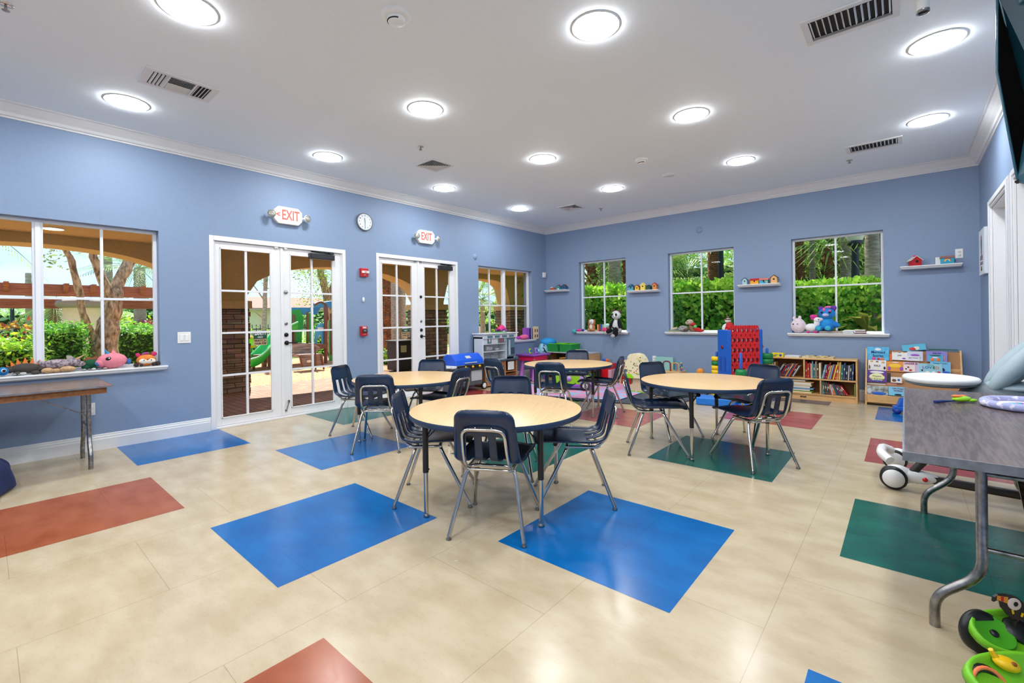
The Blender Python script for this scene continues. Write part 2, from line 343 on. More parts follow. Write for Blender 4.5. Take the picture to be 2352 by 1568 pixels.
# ------------------------------------------------------------------ french doors
DW = mat('door_white', (232, 232, 234), .35)
BRONZE = mat('dark_bronze', (34, 32, 32), .35, .6)
def french(k, loc, rotz, w, h, leaves, zb, zt, closer, astr):
    e = sempty('door_%d' % k, loc, rotz); b = MB(); y0, y1 = .03, .12
    b.box(0, .045, 0, y1+.02, 0, h); b.box(w-.045, w, 0, y1+.02, 0, h); b.box(.045, w-.045, 0, y1+.02, h-.055, h); b.box(.045, w-.045, 0, y1, 0, .025)
    b.box(.045, .06, y0-.012, y0+.002, .025, h-.055); b.box(w-.06, w-.045, y0-.012, y0+.002, .025, h-.055)
    b.build('door_frame', DW, e, bevel=.004)
    for i, (x0, x1, g0, g1) in enumerate(leaves):
        l = MB(); l.box(x0, g0, y0, y0+.045, .028, h-.06); l.box(g1, x1, y0, y0+.045, .028, h-.06); l.box(g0, g1, y0, y0+.045, .028, zb); l.box(g0, g1, y0, y0+.045, zt, h-.06)
        for a, c, d, f in ((g0, g0+.012, zb, zt), (g1-.012, g1, zb, zt), (g0, g1, zb, zb+.012), (g0, g1, zt-.012, zt)): l.box(a, c, y0-.008, y0+.01, d, f)
        if i == astr: l.box(x0-.012, x0+.02, y0-.012, y0, .028, h-.06)
        lf = l.build('door_leaf', DW, e, bevel=.002)
        m = MB(); xm = (g0+g1)/2; m.box(xm-.011, xm+.011, y0+.004, y0+.03, zb, zt)
        for r in range(1, 4): z = zb+(zt-zb)*r/4; m.box(g0, g1, y0+.005, y0+.029, z-.011, z+.011)
        m.build('muntin', DW, lf); MB().box(g0, g1, y0+.016, y0+.02, zb, zt).build('glass_pane', GLASS, lf)
        if i == 0:
            pass
        else:
            hx = x0+.055
            MB().lathe([(0, 0), (.028, 0), (.028, .008), (.02, .014), (.012, .016), (0, .016)], (hx, y0, .93), rot=(PI/2, 0, 0)).tube(arc_pts([(hx, y0-.01, .93), (hx, y0-.05, .93), (hx+.11, y0-.055, .93)], .02), .008).build('handle', BRONZE, lf)
            MB().lathe([(0, 0), (.026, 0), (.024, .012), (.01, .018), (0, .018)], (hx-.003, y0, 1.03), rot=(PI/2, 0, 0)).build('deadbolt', BRONZE, lf)
            MB().lathe([(0, 0), (.024, 0), (.02, .014), (0, .02)], (hx-.003, y0, 1.56), rot=(PI/2, 0, 0)).build('lock_cylinder', mat('brushed_nickel', (150, 150, 150), .3, .9) if k == 1 else BRONZE, lf)
            MB().lathe([(0, 0), (.02, 0), (.018, .008), (0, .01)], (hx-.003, y0, 1.17), rot=(PI/2, 0, 0)).obox((hx-.003, y0-.014, 1.17), (.006, .02, .03)).build('thumb_turn', mat('brushed_nickel', (150, 150, 150), .3, .9), lf)
            MB().obox((hx-.02, y0-.01, .09), (.02, .015, .02)).tube([(hx-.02, y0-.02, .09), (hx+.01, y0-.03, .2)], .006).obox((hx+.01, y0-.02, .2), (.02, .02, .03)).build('foot_bolt', STEEL, lf)
            c0, c1 = closer
            cb = MB(); cb.box(c0, c1, y0-.06, y0, h-.165, h-.095); cb.box(c0+.015, c1-.015, y0-.065, y0-.05, h-.155, h-.105)
            cb.tube([(c1-.05, y0-.035, h-.09), (c0+.02, y0-.05, h-.075), (c1-.03, y0-.02, h-.065)], .008)
            cb.box(c1-.06, c1, y0-.045, y0-.01, h-.085, h-.06); cb.build('door_closer', mat('closer_black', (40, 42, 46), .45, .3), lf)
    for x in (-.055, .055):
        MB().box(w*.475+x-.02, w*.475+x+.02, y0-.02, y0, h-.075, h-.055).build('top_bolt', CHROME, e)
    return e
d1 = french(1, (XL, D1[0], 0), PI/2, D1[1]-D1[0], D1[3], [(.048, .775, .11, .66), (.780, 1.582, .885, 1.455)], .11, 2.04, (1.12, 1.455), 1)
d2 = french(2, (XL, D2[0], 0), PI/2, D2[1]-D2[0], D2[3], [(.048, .765, .10, .655), (.770, 1.552, .885, 1.44)], .11, 2.05, (1.18, 1.46), 1)
def safety_sign(loc, lab):
    t = thing('safety_sign', lab, 'sign', loc, PI/2)
    MB().box(-.075, .075, 0, .002, -.001, .085).build('green_band', mat('sign_green', (12, 70, 48), .5), t)
    MB().box(-.075, .075, 0, .002, -.075, -.001).build('message_panel', mat('sign_tan', (190, 160, 120), .6), t)
    text('lettering', 'SAFETY', .042, (0, -.001, .06), FR, WINK, t, sx=.95, bold=.0012); text('lettering', 'FIRST', .026, (0, -.001, .02), FR, WINK, t)
    text('lettering', 'WATCH', .036, (0, -.001, -.022), FR, INK, t, bold=.001); text('lettering', 'YOUR STEP', .031, (0, -.001, -.056), FR, INK, t, sx=.85, bold=.001)
gy = XL-.03-.012
safety_sign((gy, PX(598, 776, gy).y, PX(598, 778, gy).z), 'green and black watch-your-step sign on the glass of the first french door')
safety_sign((gy, PX(932, 762, gy).y, PX(932, 762, gy).z), 'green and black watch-your-step sign on the door glass in front of the dark trash bin')
# ------------------------------------------------------------------ right wall doors
PANEL = mat('panel_door_white', (228, 230, 234), .4)
for k, o, has in ((3, D3, 1), (4, D4, 0)):
    e = sempty('door_%d' % k, (XR, o[1], 0), -PI/2); w_, h_ = o[1]-o[0], o[3]
    c = MB()
    for a, b2, z0, z1 in ((-.085, 0, 0, h_+.085), (w_, w_+.085, 0, h_+.085), (0, w_, h_, h_+.085)):
        c.box(a, b2, -.022, 0, z0, z1)
        if z0 == 0: c.box(a+.02, b2-.02, -.032, -.022, z0, z1-.02)
        else: c.box(a, b2, -.032, -.022, z0+.02, z1-.02)
    c.box(0, .015, 0, .2, 0, h_); c.box(w_-.015, w_, 0, .2, 0, h_); c.box(0, w_, 0, .2, h_-.015, h_)
    c.build('door_frame', PANEL, e, bevel=.004)
    l = MB(); l.box(.015, w_-.015, .13, .17, .01, h_-.015)
    for a, b2 in ((.12, w_/2-.05), (w_/2+.05, w_-.12)):
        for z0, z1 in ((.2, .85), (1.0, 1.75), (1.85, h_-.15)):
            l.box(a, b2, .118, .13, z0, z1)
    lf = l.build('door_leaf', PANEL, e, bevel=.006)
    MB().lathe([(0, 0), (.028, 0), (.028, .01), (.012, .014), (.012, .04), (.026, .05), (.026, .07), (0, .078)], (w_-.09, .13, .99), rot=(PI/2, 0, 0)).build('handle', CHROME, lf)
    MB().box(w_*.3, w_*.45, .10, .13, h_-.12, h_-.07).build('door_closer', BRONZE, lf)
# ------------------------------------------------------------------ ceiling fittings
EM = bpy.data.materials.new('lamp_disc'); EM.use_nodes = True
eb = EM.node_tree.nodes['Principled BSDF']; eb.inputs['Base Color'].default_value = (1, 1, 1, 1); eb.inputs['Emission Color'].default_value = (.96, .985, 1, 1); eb.inputs['Emission Strength'].default_value = LAMP
def ceiling_light(x, y, lab):
    t = thing('ceiling_light', lab, 'ceiling light', (x, y, ZC), 0, 'round recessed lights in rows on the ceiling')
    MB().lathe([(.145, 0), (.158, 0), (.160, -.003), (.150, -.006), (.147, -.006)], n=36).build('trim_ring', WPLAST, t)
    MB().lathe([(.144, -.002), (.144, -.009), (.136, -.014), (.10, -.018), (0, -.020)], n=36).build('diffuser', EM, t)
cols = [-5.04, -3.26, -1.51, .19]; rows = [.83, 2.63, 4.39, 6.1]
names = {(-5.04, 6.1): 'small round ceiling light nearest the far wall corner, above the play kitchen', (-3.26, 6.1): 'round ceiling light in the far row, second from the play kitchen corner',
 (-1.51, 6.1): 'round ceiling light in the far row above the giant red game grid', (.19, 6.1): 'round ceiling light in the far row above the book display rack',
 (-5.04, 4.39): 'round ceiling light in front of the second french door exit sign', (-3.26, 4.39): 'round ceiling light over the gap between the two middle round tables',
 (-1.51, 4.39): 'round ceiling light right above the round table by the toy rack', (.19, 4.39): 'round ceiling light above the high chair, nearest the television',
 (-5.04, 2.63): 'round ceiling light in front of the wall clock', (-3.26, 2.63): 'round ceiling light above the gap between the front table and the table by the doors', (-1.51, 2.63): 'big bright ceiling light cut close to the top edge beside the smoke detector',
 (-5.04, .83): 'bright ceiling light above the folding table, beside the long vent', (-3.26, .83): 'largest bright ceiling light cut by the top edge of the view'}
for x in cols:
    for y in rows:
        if (x, y) in names: ceiling_light(x, y, names[(x, y)])
for x in cols:
    for y in [-.95, -2.75]+([.83, 2.63] if x > 0 else [.83] if x == -1.51 else []): ceiling_light(x, y, 'round recessed ceiling light behind the viewpoint')
VENT = mat('vent_metal', (226, 226, 226), .45); VDARK = mat('vent_dark', (30, 30, 32), .8)
def vent_long(x, y, lx, ly, rz, lab):
    t = thing('ceiling_vent', lab, 'vent', (x, y, ZC), rz); a, b = lx/2, ly/2
    f = MB(); f.box(-a, a, -b, -b+.04, -.01, 0); f.box(-a, a, b-.04, b, -.01, 0); f.box(-a, -a+.04, -b+.04, b-.04, -.01, 0); f.box(a-.04, a, -b+.04, b-.04, -.01, 0)
    f.build('frame', VENT, t, bevel=.003); MB().box(-a+.04, a-.04, -b+.04, b-.04, -.002, -.0005).build('backing', VDARK, t)
    s = MB()
    n = 13
    for i in range(n):
        xx = -a+.05+(lx-.1)*i/(n-1); s.obox((xx, -.02, -.008), (.014, ly-.13, .0015), (0, .9 if i < n/2 else -.9, 0))
    for i in range(3): s.obox((0, b-.05-.012*i, -.008), (lx-.09, .008, .0015), (.8, 0, 0))
    s.build('slat', VENT, t)
def vent_sq(x, y, w_, rz, lab):
    t = thing('ceiling_vent', lab, 'vent', (x, y, ZC), rz); a = w_/2
    f = MB(); f.box(-a, a, -a, -a+.035, -.01, 0); f.box(-a, a, a-.035, a, -.01, 0); f.box(-a, -a+.035, -a+.035, a-.035, -.01, 0); f.box(a-.035, a, -a+.035, a-.035, -.01, 0); f.build('frame', VENT, t, bevel=.003)
    MB().box(-a+.035, a-.035, -a+.035, a-.035, -.002, -.0005).build('backing', VDARK, t); s = MB()
    for i in range(6):
        q = -a+.05+i*.022
        s.obox((0, q, -.007), (2*abs(q) if i else w_-.09, .012, .0015), (.8, 0, 0)); s.obox((0, -q, -.007), (2*abs(q), .012, .0015), (-.8, 0, 0))
        s.obox((q, 0, -.007), (.012, 2*abs(q), .0015), (0, -.8, 0)); s.obox((-q, 0, -.007), (.012, 2*abs(q), .0015), (0, .8, 0))
    s.build('louvre', VENT, t)
vent_sq(-4.37, 3.65, .36, 0, 'square white ceiling vent between the clock light and the far rows'); vent_sq(-4.34, 6.65, .36, 0, 'small square ceiling vent nearest the far room corner')
vent_long(-.25, 3.65, .50, .34, 0, 'large white slatted ceiling vent beside the white pipe end'); vent_long(-.25, 6.58, .50, .30, 0, 'white slatted ceiling vent between the last light and the far wall with book shelves')
t = thing('ceiling_vent', 'three-way white ceiling vent above the folding table window', 'vent', (-4.37, 1.05, ZC), PI/2)
f = MB(); f.box(-.24, .24, -.16, -.12, -.01, 0); f.box(-.24, .24, .12, .16, -.01, 0); f.box(-.24, -.19, -.12, .12, -.01, 0); f.box(.19, .24, -.12, .12, -.01, 0); f.box(-.095, -.08, -.12, .12, -.01, 0); f.box(.08, .095, -.12, .12, -.01, 0); f.build('frame', VENT, t, bevel=.002)
MB().box(-.19, .19, -.12, .12, -.002, -.0005).build('backing', VDARK, t); s = MB()
for i in range(4):
    s.obox((-.175+i*.024, 0, -.007), (.016, .23, .0015), (0, .7, 0)); s.obox((.175-i*.024, 0, -.007), (.016, .23, .0015), (0, -.7, 0))
for i in range(9): s.obox((0, -.105+i*.026, -.007), (.155, .018, .0015), (.7 if i < 5 else -.7, 0, 0))
s.build('slat', VENT, t)
def detector(x, y, r, lab):
    t = thing('smoke_detector', lab, 'smoke detector', (x, y, ZC)); MB().lathe([(r, 0), (r, -.012), (r*.86, -.022), (r*.7, -.026), (0, -.026)], n=30).build('base', WPLAST, t)
    h = MB().lathe([(r*.62, -.024), (r*.6, -.045), (r*.45, -.055), (0, -.058)], n=30); h.build('sensor_head', WPLAST, t)
    MB().torus((0, 0, -.044), r*.575, .004, a0=3.6, a1=5.9).build('grille', VDARK, t)
detector(-2.38, 1.70, .09, 'large white smoke detector near the top edge of the view'); detector(-2.39, 5.22, .075, 'white smoke detector between the far rows of lights')
def sprinkler(x, y, lab):
    t = thing('sprinkler', lab, 'sprinkler', (x, y, ZC), 0, 'fire sprinklers on the ceiling'); MB().lathe([(.034, 0), (.034, -.004), (.02, -.008), (0, -.008)], n=20).build('escutcheon', CHROME, t)
    MB().cyl((0, 0, -.006), (0, 0, -.035), .006).torus((0, 0, -.028), .012, .003, rot=(PI/2, 0, 0), n=12, k=6).build('sprinkler_head', STEEL, t); MB().lathe([(0, -.036), (.018, -.036), (.018, -.038), (0, -.038)], n=12).build('deflector', STEEL, t)
sprinkler(-4.01, 3.16, 'small chrome sprinkler beside the square vent near the clock'); sprinkler(-.5, 7.02, 'small dark sprinkler by the slatted vent near the far wall'); sprinkler(-4.0, 7.06, 'tiny sprinkler beside the square vent in the far corner'); sprinkler(-4.01, .11, 'chrome sprinkler in the top corner over the dinosaur window')
tag(MB().lathe([(.085, 0), (.082, -.006), (0, -.008)], n=30).build('ceiling_speaker', WHITE, loc=(-2.39, 6.04, ZC)), 'flat round white ceiling speaker plate beyond the smoke detector', 'speaker')
p = PZ(2120, 5, ZC-.02)
t = thing('ceiling_pipe', 'short white pipe end hanging from the ceiling beside the big vent', 'pipe', (p.x, p.y, ZC)); MB().lathe([(.032, 0), (.032, -.075), (.028, -.078)], n=24).build('pipe_body', WPLAST, t); MB().lathe([(.0325, -.07), (.0325, -.085), (.026, -.085), (.026, -.07)], n=24).build('collar', STEEL, t); MB().lathe([(0, -.074), (.026, -.074)], n=24).build('opening', BLACK, t)
# ------------------------------------------------------------------ school chairs
NAVY = mat('navy_plastic_shell', (15, 38, 68), .27, var=.25, scale=5, spec=.6)
def shell_mesh():
    # side profile (y forward, z up), arc-length sampled
    ctrl = arc_pts([(0, .235, .385), (0, .20, .408), (0, .05, .405), (0, -.14, .395), (0, -.215, .42), (0, -.235, .50), (0, -.285, .705)], .09, 6)
    d = [0]
    for a, b in zip(ctrl, ctrl[1:]): d.append(d[-1]+(b-a).length)
    def at(t):
        q = t*d[-1]
        for i in range(len(d)-1):
            if q <= d[i+1]+1e-9: f = (q-d[i])/max(1e-9, d[i+1]-d[i]); return ctrl[i].lerp(ctrl[i+1], f)
        return ctrl[-1]
    NR, NC = 60, 40; T = [i/48*.9 if i <= 48 else .9+.1*math.sin((i-48)/12*PI/2) for i in range(NR+1)]
    vs = []
    for t in T:
        p = at(t); tan = (at(min(1, t+.01))-at(max(0, t-.01))).normalized(); nrm = Vector((0, tan.z, -tan.y))  # points to the back / underside
        if t < .35: wd = .195+.012*math.sin(t/.35*PI)
        elif t < .60: wd = .202-.014*(t-.35)/.25
        else: wd = .188-.026*(t-.60)/.4
        if t > .93: k = (t-.93)/.07; wd -= .055*(1-math.sqrt(max(0, 1-k*k)))
        if t < .05: k = (.05-t)/.05; wd -= .04*(1-math.sqrt(max(0, 1-k*k)))
        for j in range(NC+1):
            s = -1+2*j/NC; e = max(0, abs(s)-.80)/.20; off = -.018*(1-s*s) if t < .5 else .004+.02*(1-s*s)*(1 if t > .5 else 0)
            off = (.014*(1-s*s)) ; lip = -.0; curl = .022*e*e
            if t > .95: curl = max(curl, .02*((t-.95)/.05)**2)
            if t < .05: curl = max(curl, .02*((.05-t)/.05)**2)
            q = p+nrm*(off+curl); vs.append((s*wd, q.y, q.z))
    fs = []
    for i in range(NR):
        for j in range(NC):
            s = -1+2*(j+.5)/NC; t = (T[i]+T[i+1])/2
            if .455 < t < .80 and any(abs(s-c) < .125 for c in (-.46, 0, .46)): continue
            a = i*(NC+1)+j; fs.append((a, a+1, a+NC+2, a+NC+1))
    return MB().add(vs, fs, 0, True)
def make_chair():
    t = thing('school_chair', 'x', 'chair')
    sh = shell_mesh().build('seat_shell', NAVY, t)
    so_ = sh.modifiers.new('thick', 'SOLIDIFY'); so_.thickness = .006; so_.offset = 0
    bb = arc_pts([(-.125, -.06, .370), (-.125, -.155, .372), (-.125, -.206, .412), (-.122, -.240, .475), (-.115, -.281, .612), (.115, -.281, .612), (.122, -.240, .475), (.125, -.206, .412), (.125, -.155, .372), (.125, -.06, .370)], .045, 5)
    MB().tube(bb, .0095, 0, 8).build('back_frame', CHROME, t)
    MB().tube(arc_pts([(-.13, .05, .372), (-.13, -.17, .366), (.13, -.17, .366), (.13, .05, .372)], .03), .009).build('under_frame', CHROME, t)
    for sx in (-1, 1):
        for fy, ty in ((-.245, -.115), (.235, .035)):
            lg = MB().tube(arc_pts([(0, ty, .372), (sx*.135, ty, .372), (sx*.208, fy, .018)], .06, 7), .0115, 0, 10).build('leg', CHROME, t)
            MB().lathe([(0, 0), (.014, 0), (.0155, .006), (.008, .016), (.008, .022)], (sx*.209, fy*1.005, 0), n=14).build('glide', STEEL, lg)
    for sx in (-1, 1):
        MB().ell((sx*.045, -.262, .617), (.006, .006, .006), n=10, k=6).build('rivet', CHROME, sh)
    return t
chair0 = make_chair(); used = []
def chair(x, y, fx, fy, label, group):
    rz = math.atan2(-fx, fy)
    if not used: c = chair0; used.append(1)
    else: c = copy_tree(chair0)
    c.location = (x, y, 0); c.rotation_euler.z = rz; c['label'] = label; c['group'] = group; return c
G1 = 'chairs around the front round table'; G2 = 'chairs around the round table by the french doors'; G3 = 'chairs around the far round table'; G4 = 'chairs around the round table near the giant game'
chair(-1.824, 1.962, -.47, .8825, 'navy school chair in the front centre, its back turned to the view', G1)
chair(-1.70, 2.565, -.779, -.627, 'navy school chair at the front round table, on the side of the large blue square', G1)
chair(-2.425, 2.019, .752, .659, 'navy school chair side-on at the front round table, between two blue squares', G1)
chair(-2.385, 2.70, .55, -.83, 'navy school chair facing the view across the front round table', G1)
chair(-4.426, 2.653, .89, .455, 'navy school chair beside the first french door, tucked at its round table', G2)
chair(-3.79, 2.47, -.71, .70, 'navy school chair seen from behind, standing on the blue square by the doors', G2)
chair(-3.57, 3.02, -.97, -.25, 'navy school chair turned sideways between the door table and the front table', G2)
chair(-4.22, 3.37, .58, -.81, 'navy school chair in front of the second french door, facing the view', G2)
chair(-3.77, 4.29, .10, .995, 'navy school chair in front of the wooden play kitchen cabinet', G3)
chair(-3.05, 4.29, -.374, .927, 'navy school chair seen from behind at the far round table', G3)
chair(-3.59, 5.54, .42, -.907, 'navy school chair facing the view at the far round table, below the first small window', G3)
chair(-2.875, 5.0, -.967, -.256, 'navy school chair in profile at the far round table, beside the toy car', G3)
chair(-1.70, 3.94, .88, .475, 'navy school chair in profile on the side of the tree toy at its round table', G4)
chair(-.961, 4.10, -.817, .577, 'navy school chair turned from view with legs on the green square, by the book shelves', G4)
chair(-1.15, 4.77, -.363, -.93, 'navy school chair facing the view in front of the bookcase', G4)
chair(-1.83, 4.56, .90, -.43, 'navy school chair behind the round table, beside the tree toy', G4)
# ------------------------------------------------------------------ round tables
TOPM = mat('table_laminate', (226, 190, 138), .3, rgb2=(216, 178, 124), scale=6, stretch=(1, 12, 1), detail=8)
EDGE = mat('navy_edge_band', (34, 56, 86), .4)
LEGB = mat('black_leg_enamel', (28, 26, 27), .35)
def make_table():
    t = thing('round_table', 'x', 'table'); r = .566; H = .605
    MB().lathe([(0, H-.001), (r-.004, H-.001), (r-.002, H-.0015)], n=72).build('tabletop', TOPM, t, fix=False)
    MB().lathe([(r-.002, H-.001), (r, H-.003), (r, H-.030), (r-.003, H-.034), (r-.03, H-.035), (r-.03, H-.005)], n=72).build('edge_band', EDGE, t)
    MB().lathe([(0, H-.036), (r-.02, H-.034), (r-.02, H-.03)], n=48).build('underside', mat('board_underside', (70, 60, 52), .8), t)
    for k in range(4):
        a = PI/4+k*PI/2; x, y = .50*math.cos(a), .50*math.sin(a)
        lg = MB().cyl((x, y, H-.036), (x, y, .27), .018, n=14).build('leg', LEGB, t)
        MB().cyl((x, y, .27), (x, y, .02), .0135, n=12).build('leg_insert', CHROME, lg)
        MB().lathe([(0, 0), (.017, 0), (.019, .008), (.008, .02)], (x, y, 0), n=12).build('glide', STEEL, lg)
        MB().ell((x*.965, y*.965, .285), .007, n=8, k=5).build('set_screw', LEGB, lg)
        for da in (-.5, .5):
            q = Vector((x, y, 0)); c = Vector((-math.cos(a+da), -math.sin(a+da), 0))
            MB().tube([q+Vector((0, 0, H-.14)), q+c*.1+Vector((0, 0, H-.037))], .004, n=6).build('brace', LEGB, t)
    return t
tb = make_table()
for i, (x, y, a, lab) in enumerate([(-2.076, 2.234, -.29, 'round maple-topped table in the front centre with a navy edge'), (-3.88, 2.875, -.44, 'round maple-topped table nearest the french doors'),
                                    (-3.315, 4.947, -.349, 'round table farthest away, a tiny green toy on its top'), (-1.40, 4.333, .1, 'round table standing over the green square near the giant red game')]):
    o = tb if i == 0 else copy_tree(tb)
    o.location = (x, y, 0); o.rotation_euler.z = a-PI/4 if i == 0 else a-PI/4; o['label'] = lab; o['group'] = 'round activity tables'
tag(MB().ell((0, 0, .009), (.017, .017, .009)).build('toy_button', GREEN, loc=(PZ(1228, 828, .605).x, PZ(1228, 828, .605).y, .605)), 'tiny green toy lying on the far round table', 'toy')
# ------------------------------------------------------------------ folding tables
WAL = mat('dark_laminate', (104, 88, 84), .3, rgb2=(72, 60, 60), scale=12, stretch=(9, .7, 1), detail=10, lo=.42, hi=.58)
WAL2 = mat('brown_laminate', (128, 104, 92), .22, rgb2=(104, 84, 74), scale=3, stretch=(1.2, 14, 1), detail=8)
PLY = mat('wood_apron', (150, 100, 55), .5, rgb2=(120, 76, 40), scale=5, stretch=(1, 8, 8))
ALU = mat('aluminium_edge', (150, 152, 156), .38, .85, var=.15, scale=30)
def fold_table(x0, x1, y0, y1, H, lab, leg_in, top, lt, lo, apron, et=.03):
    # long side along y; legs bow inward above the feet
    t = thing('folding_table', lab, 'folding table', ((x0+x1)/2, (y0+y1)/2, 0)); a, b = (x1-x0)/2, (y1-y0)/2
    MB().box(-a+.004, a-.004, -b+.004, b-.004, H-min(.022, et), H).build('tabletop', top, t)
    e = MB(); e.box(-a, a, -b, -b+.006, H-et, H+.001); e.box(-a, a, b-.006, b, H-et, H+.001); e.box(-a, -a+.006, -b+.006, b-.006, H-et, H+.001); e.box(a-.006, a, -b+.006, b-.006, H-et, H+.001)
    e.build('metal_edge', ALU, t)
    if apron:
        p = MB()
        for q0, q1, r0, r1 in ((-a+.03, a-.03, -b+.04, -b+.06), (-a+.03, a-.03, b-.06, b-.04), (-a+.03, -a+.05, -b+.06, b-.06), (a-.05, a-.03, -b+.06, b-.06)): p.box(q0, q1, r0, r1, H-.062, H-et)
        p.build('apron', PLY, t)
    for sy in (-1, 1):
        yy = sy*(b-leg_in)
        for sx in (-1, 1):
            MB().tube(arc_pts([(sx*lt, yy, H-.03), (sx*lt, yy, .235), (sx*lo, yy, .115), (sx*lo, yy, 0)], .06, 6), .0165, 0, 12).build('leg', STEEL, t)
        MB().cyl((-lt, yy, .335), (lt, yy, .335), .0085).build('crossbar', STEEL, t)
        MB().cyl((-lt, yy, H-.10), (lt, yy, H-.10), .0085).build('crossbar', STEEL, t)
        MB().obox((lt*.0, yy-sy*.17, H-.17), (.024, .42, .008), (-sy*.55, 0, 0)).build('folding_brace', STEEL, t)
    return t
fold_table(-.012, .672, 2.115, 3.93, .71, 'dark wood-grain folding table along the wall with doors, toys lying on it', .26, WAL, .125, .255, False)
t = fold_table(-5.74, -4.97, -1.12, .71, .69, 'brown folding table with metal rim in front of the stuffed toy window', .13, WAL2, .16, .238, True, .012)
# ------------------------------------------------------------------ high chair behind the table
hx, hy = .33, 4.33
HCW = mat('high_chair_white', (232, 232, 232), .35); HCB = mat('charcoal_tube', (46, 42, 42), .4); CUSH = mat('pale_grey_vinyl', (160, 178, 186), .5, var=.06, scale=6)
t = thing('high_chair', 'white and grey high chair on wheels behind the dark folding table', 'high chair', (hx, hy, 0))
for sy in (-1, 1):
    y = sy*.25
    MB().tube([(-.34, y, .10), (.42, y, .085)], .03, n=4).build('base_rail', HCB, t)
    MB().tube([(-.30, y, .13), (.02, y*.85, .60)], .032, n=4).build('front_leg', HCB, t)
    MB().tube([(.40, y, .10), (.10, y*.85, .60)], .028, n=4).build('rear_leg', HCB, t)
    f_ = MB().ell((-.37, y, .10), (.085, .045, .06), rot=(0, .2, 0)).ell((-.29, y, .10), (.13, .04, .045), rot=(0, 0, 0)).build('foot', HCW, t)
    wh = MB().lathe([(0, -.04), (.068, -.04), (.075, -.03), (.075, .03), (.068, .04), (0, .04)], (-.40, y-.02, .078), rot=(PI/2, 0, 0), n=28).build('wheel', BLACK, t)
    MB().lathe([(0, .041), (.058, .041), (.06, .036)], (-.40, y-.025, .078), rot=(PI/2, 0, 0), n=28).build('hub_cap', HCW, wh)
    MB().lathe([(0, 0), (.014, 0), (.014, .004), (0, .005)], (-.24, y-.043, .10), rot=(PI/2, 0, 0), n=16).build('red_button', RED, f_)
MB().tube(arc_pts([(-.42, -.16, .16), (-.47, -.10, .19), (-.47, .10, .19), (-.42, .16, .16)], .05), .03).build('front_bar', HCW, t)
tr = MB(); pr = [(0, .715), (.19, .715), (.225, .73), (.235, .75), (.225, .765), (.19, .768), (.165, .752), (0, .75)]
tr.X = Matrix.Translation((-.15, 0, .068)) @ Matrix.Diagonal((.86, 1.02, .9, 1)); tr.lathe(pr, n=40); tr.build('tray', HCW, t, sub=0)
tr = MB(); tr.X = Matrix.Translation((-.15, 0, .068)) @ Matrix.Diagonal((.86, 1.02, .9, 1)); tr.lathe([(0, .70), (.18, .70), (.215, .712), (.22, .722), (0, .722)], n=40); tr.build('tray_underside', mat('slate_grey_plastic', (92, 104, 110), .5), t)
MB().ell((.14, 0, .66), (.20, .20, .075)).build('seat_base', mat('slate_grey_plastic', (92, 104, 110), .5), t)
MB().ell((.20, 0, .715), (.15, .17, .035)).build('seat_cushion', CUSH, t, sub=0)
for sy, k in ((-1, 0), (1, .0)):
    MB().ell((.20, sy*.115, .86), (.055, .075, .215), rot=(0, .62, 0)).build('back_cushion', CUSH, t)
MB().ell((.25, 0, .86), (.045, .16, .22), rot=(0, .62, 0)).build('back_shell', mat('grey_shell', (120, 136, 142), .5), t)
# ------------------------------------------------------------------ things on the dark folding table
def onT(u, v): p = PZ(u, v, .711); return (p.x, p.y, .711)
a, b = Vector(onT(2147, 926)), Vector(onT(2228, 922)); d = (b-a); rz = math.atan2(d.y, d.x); Ls = d.length
t = thing('toy_fork', 'lime and orange toy with a navy handle lying on the dark table', 'toy', a, rz)
MB().tube([(0, 0, .008), (.03, 0, .009), (Ls*.5, 0, .008), (Ls*.62, 0, .01)], [.008, .009, .004, .004]).build('navy_handle', mat('navy_rubber', (30, 50, 110), .4), t)
g = MB(); g.ell((Ls*.76, 0, .017), (Ls*.24, .028, .016)); g.ell((Ls*.95, -.02, .010), (.03, .012, .009)); g.build('lime_grip', LIME, t)
MB().ell((Ls*.68, .006, .030), (Ls*.15, .018, .009), rot=(0, .1, 0)).ell((Ls*.86, .01, .031), (Ls*.09, .012, .006)).build('orange_inset', ORANGE, t)
c = Vector(onT(2362, 938)); t = thing('round_play_mat', 'lavender rimmed round baby mat with printed animals on the dark table', 'mat', c)
LAV = mat('lavender_print', (168, 172, 214), .8, rgb2=(226, 222, 240), scale=28, lo=.55, hi=.6, detail=1)
MB().torus((0, 0, .020), .155, .020, n=40).build('padded_rim', LAV, t)
MB().lathe([(0, .018), (.14, .014)], n=32).build('printed_centre', mat('animal_print', (240, 225, 228), .8, rgb2=(200, 110, 130), scale=16, lo=.56, hi=.6, detail=2), t, fix=False)
for i in range(9):
    q = rnd.uniform(0, 2*PI); rr_ = rnd.uniform(.03, .11)
    MB().ell((rr_*math.cos(q), rr_*math.sin(q), .018), (rnd.uniform(.012, .03), rnd.uniform(.008, .02), .004), rot=(0, 0, rnd.uniform(0, 3))).build('appliqued_shape', [PURPLE, TEAL, RED, YELLOW, GREEN, ORANGE, mat('brown_felt', (120, 80, 50), .8)][i % 7], t)
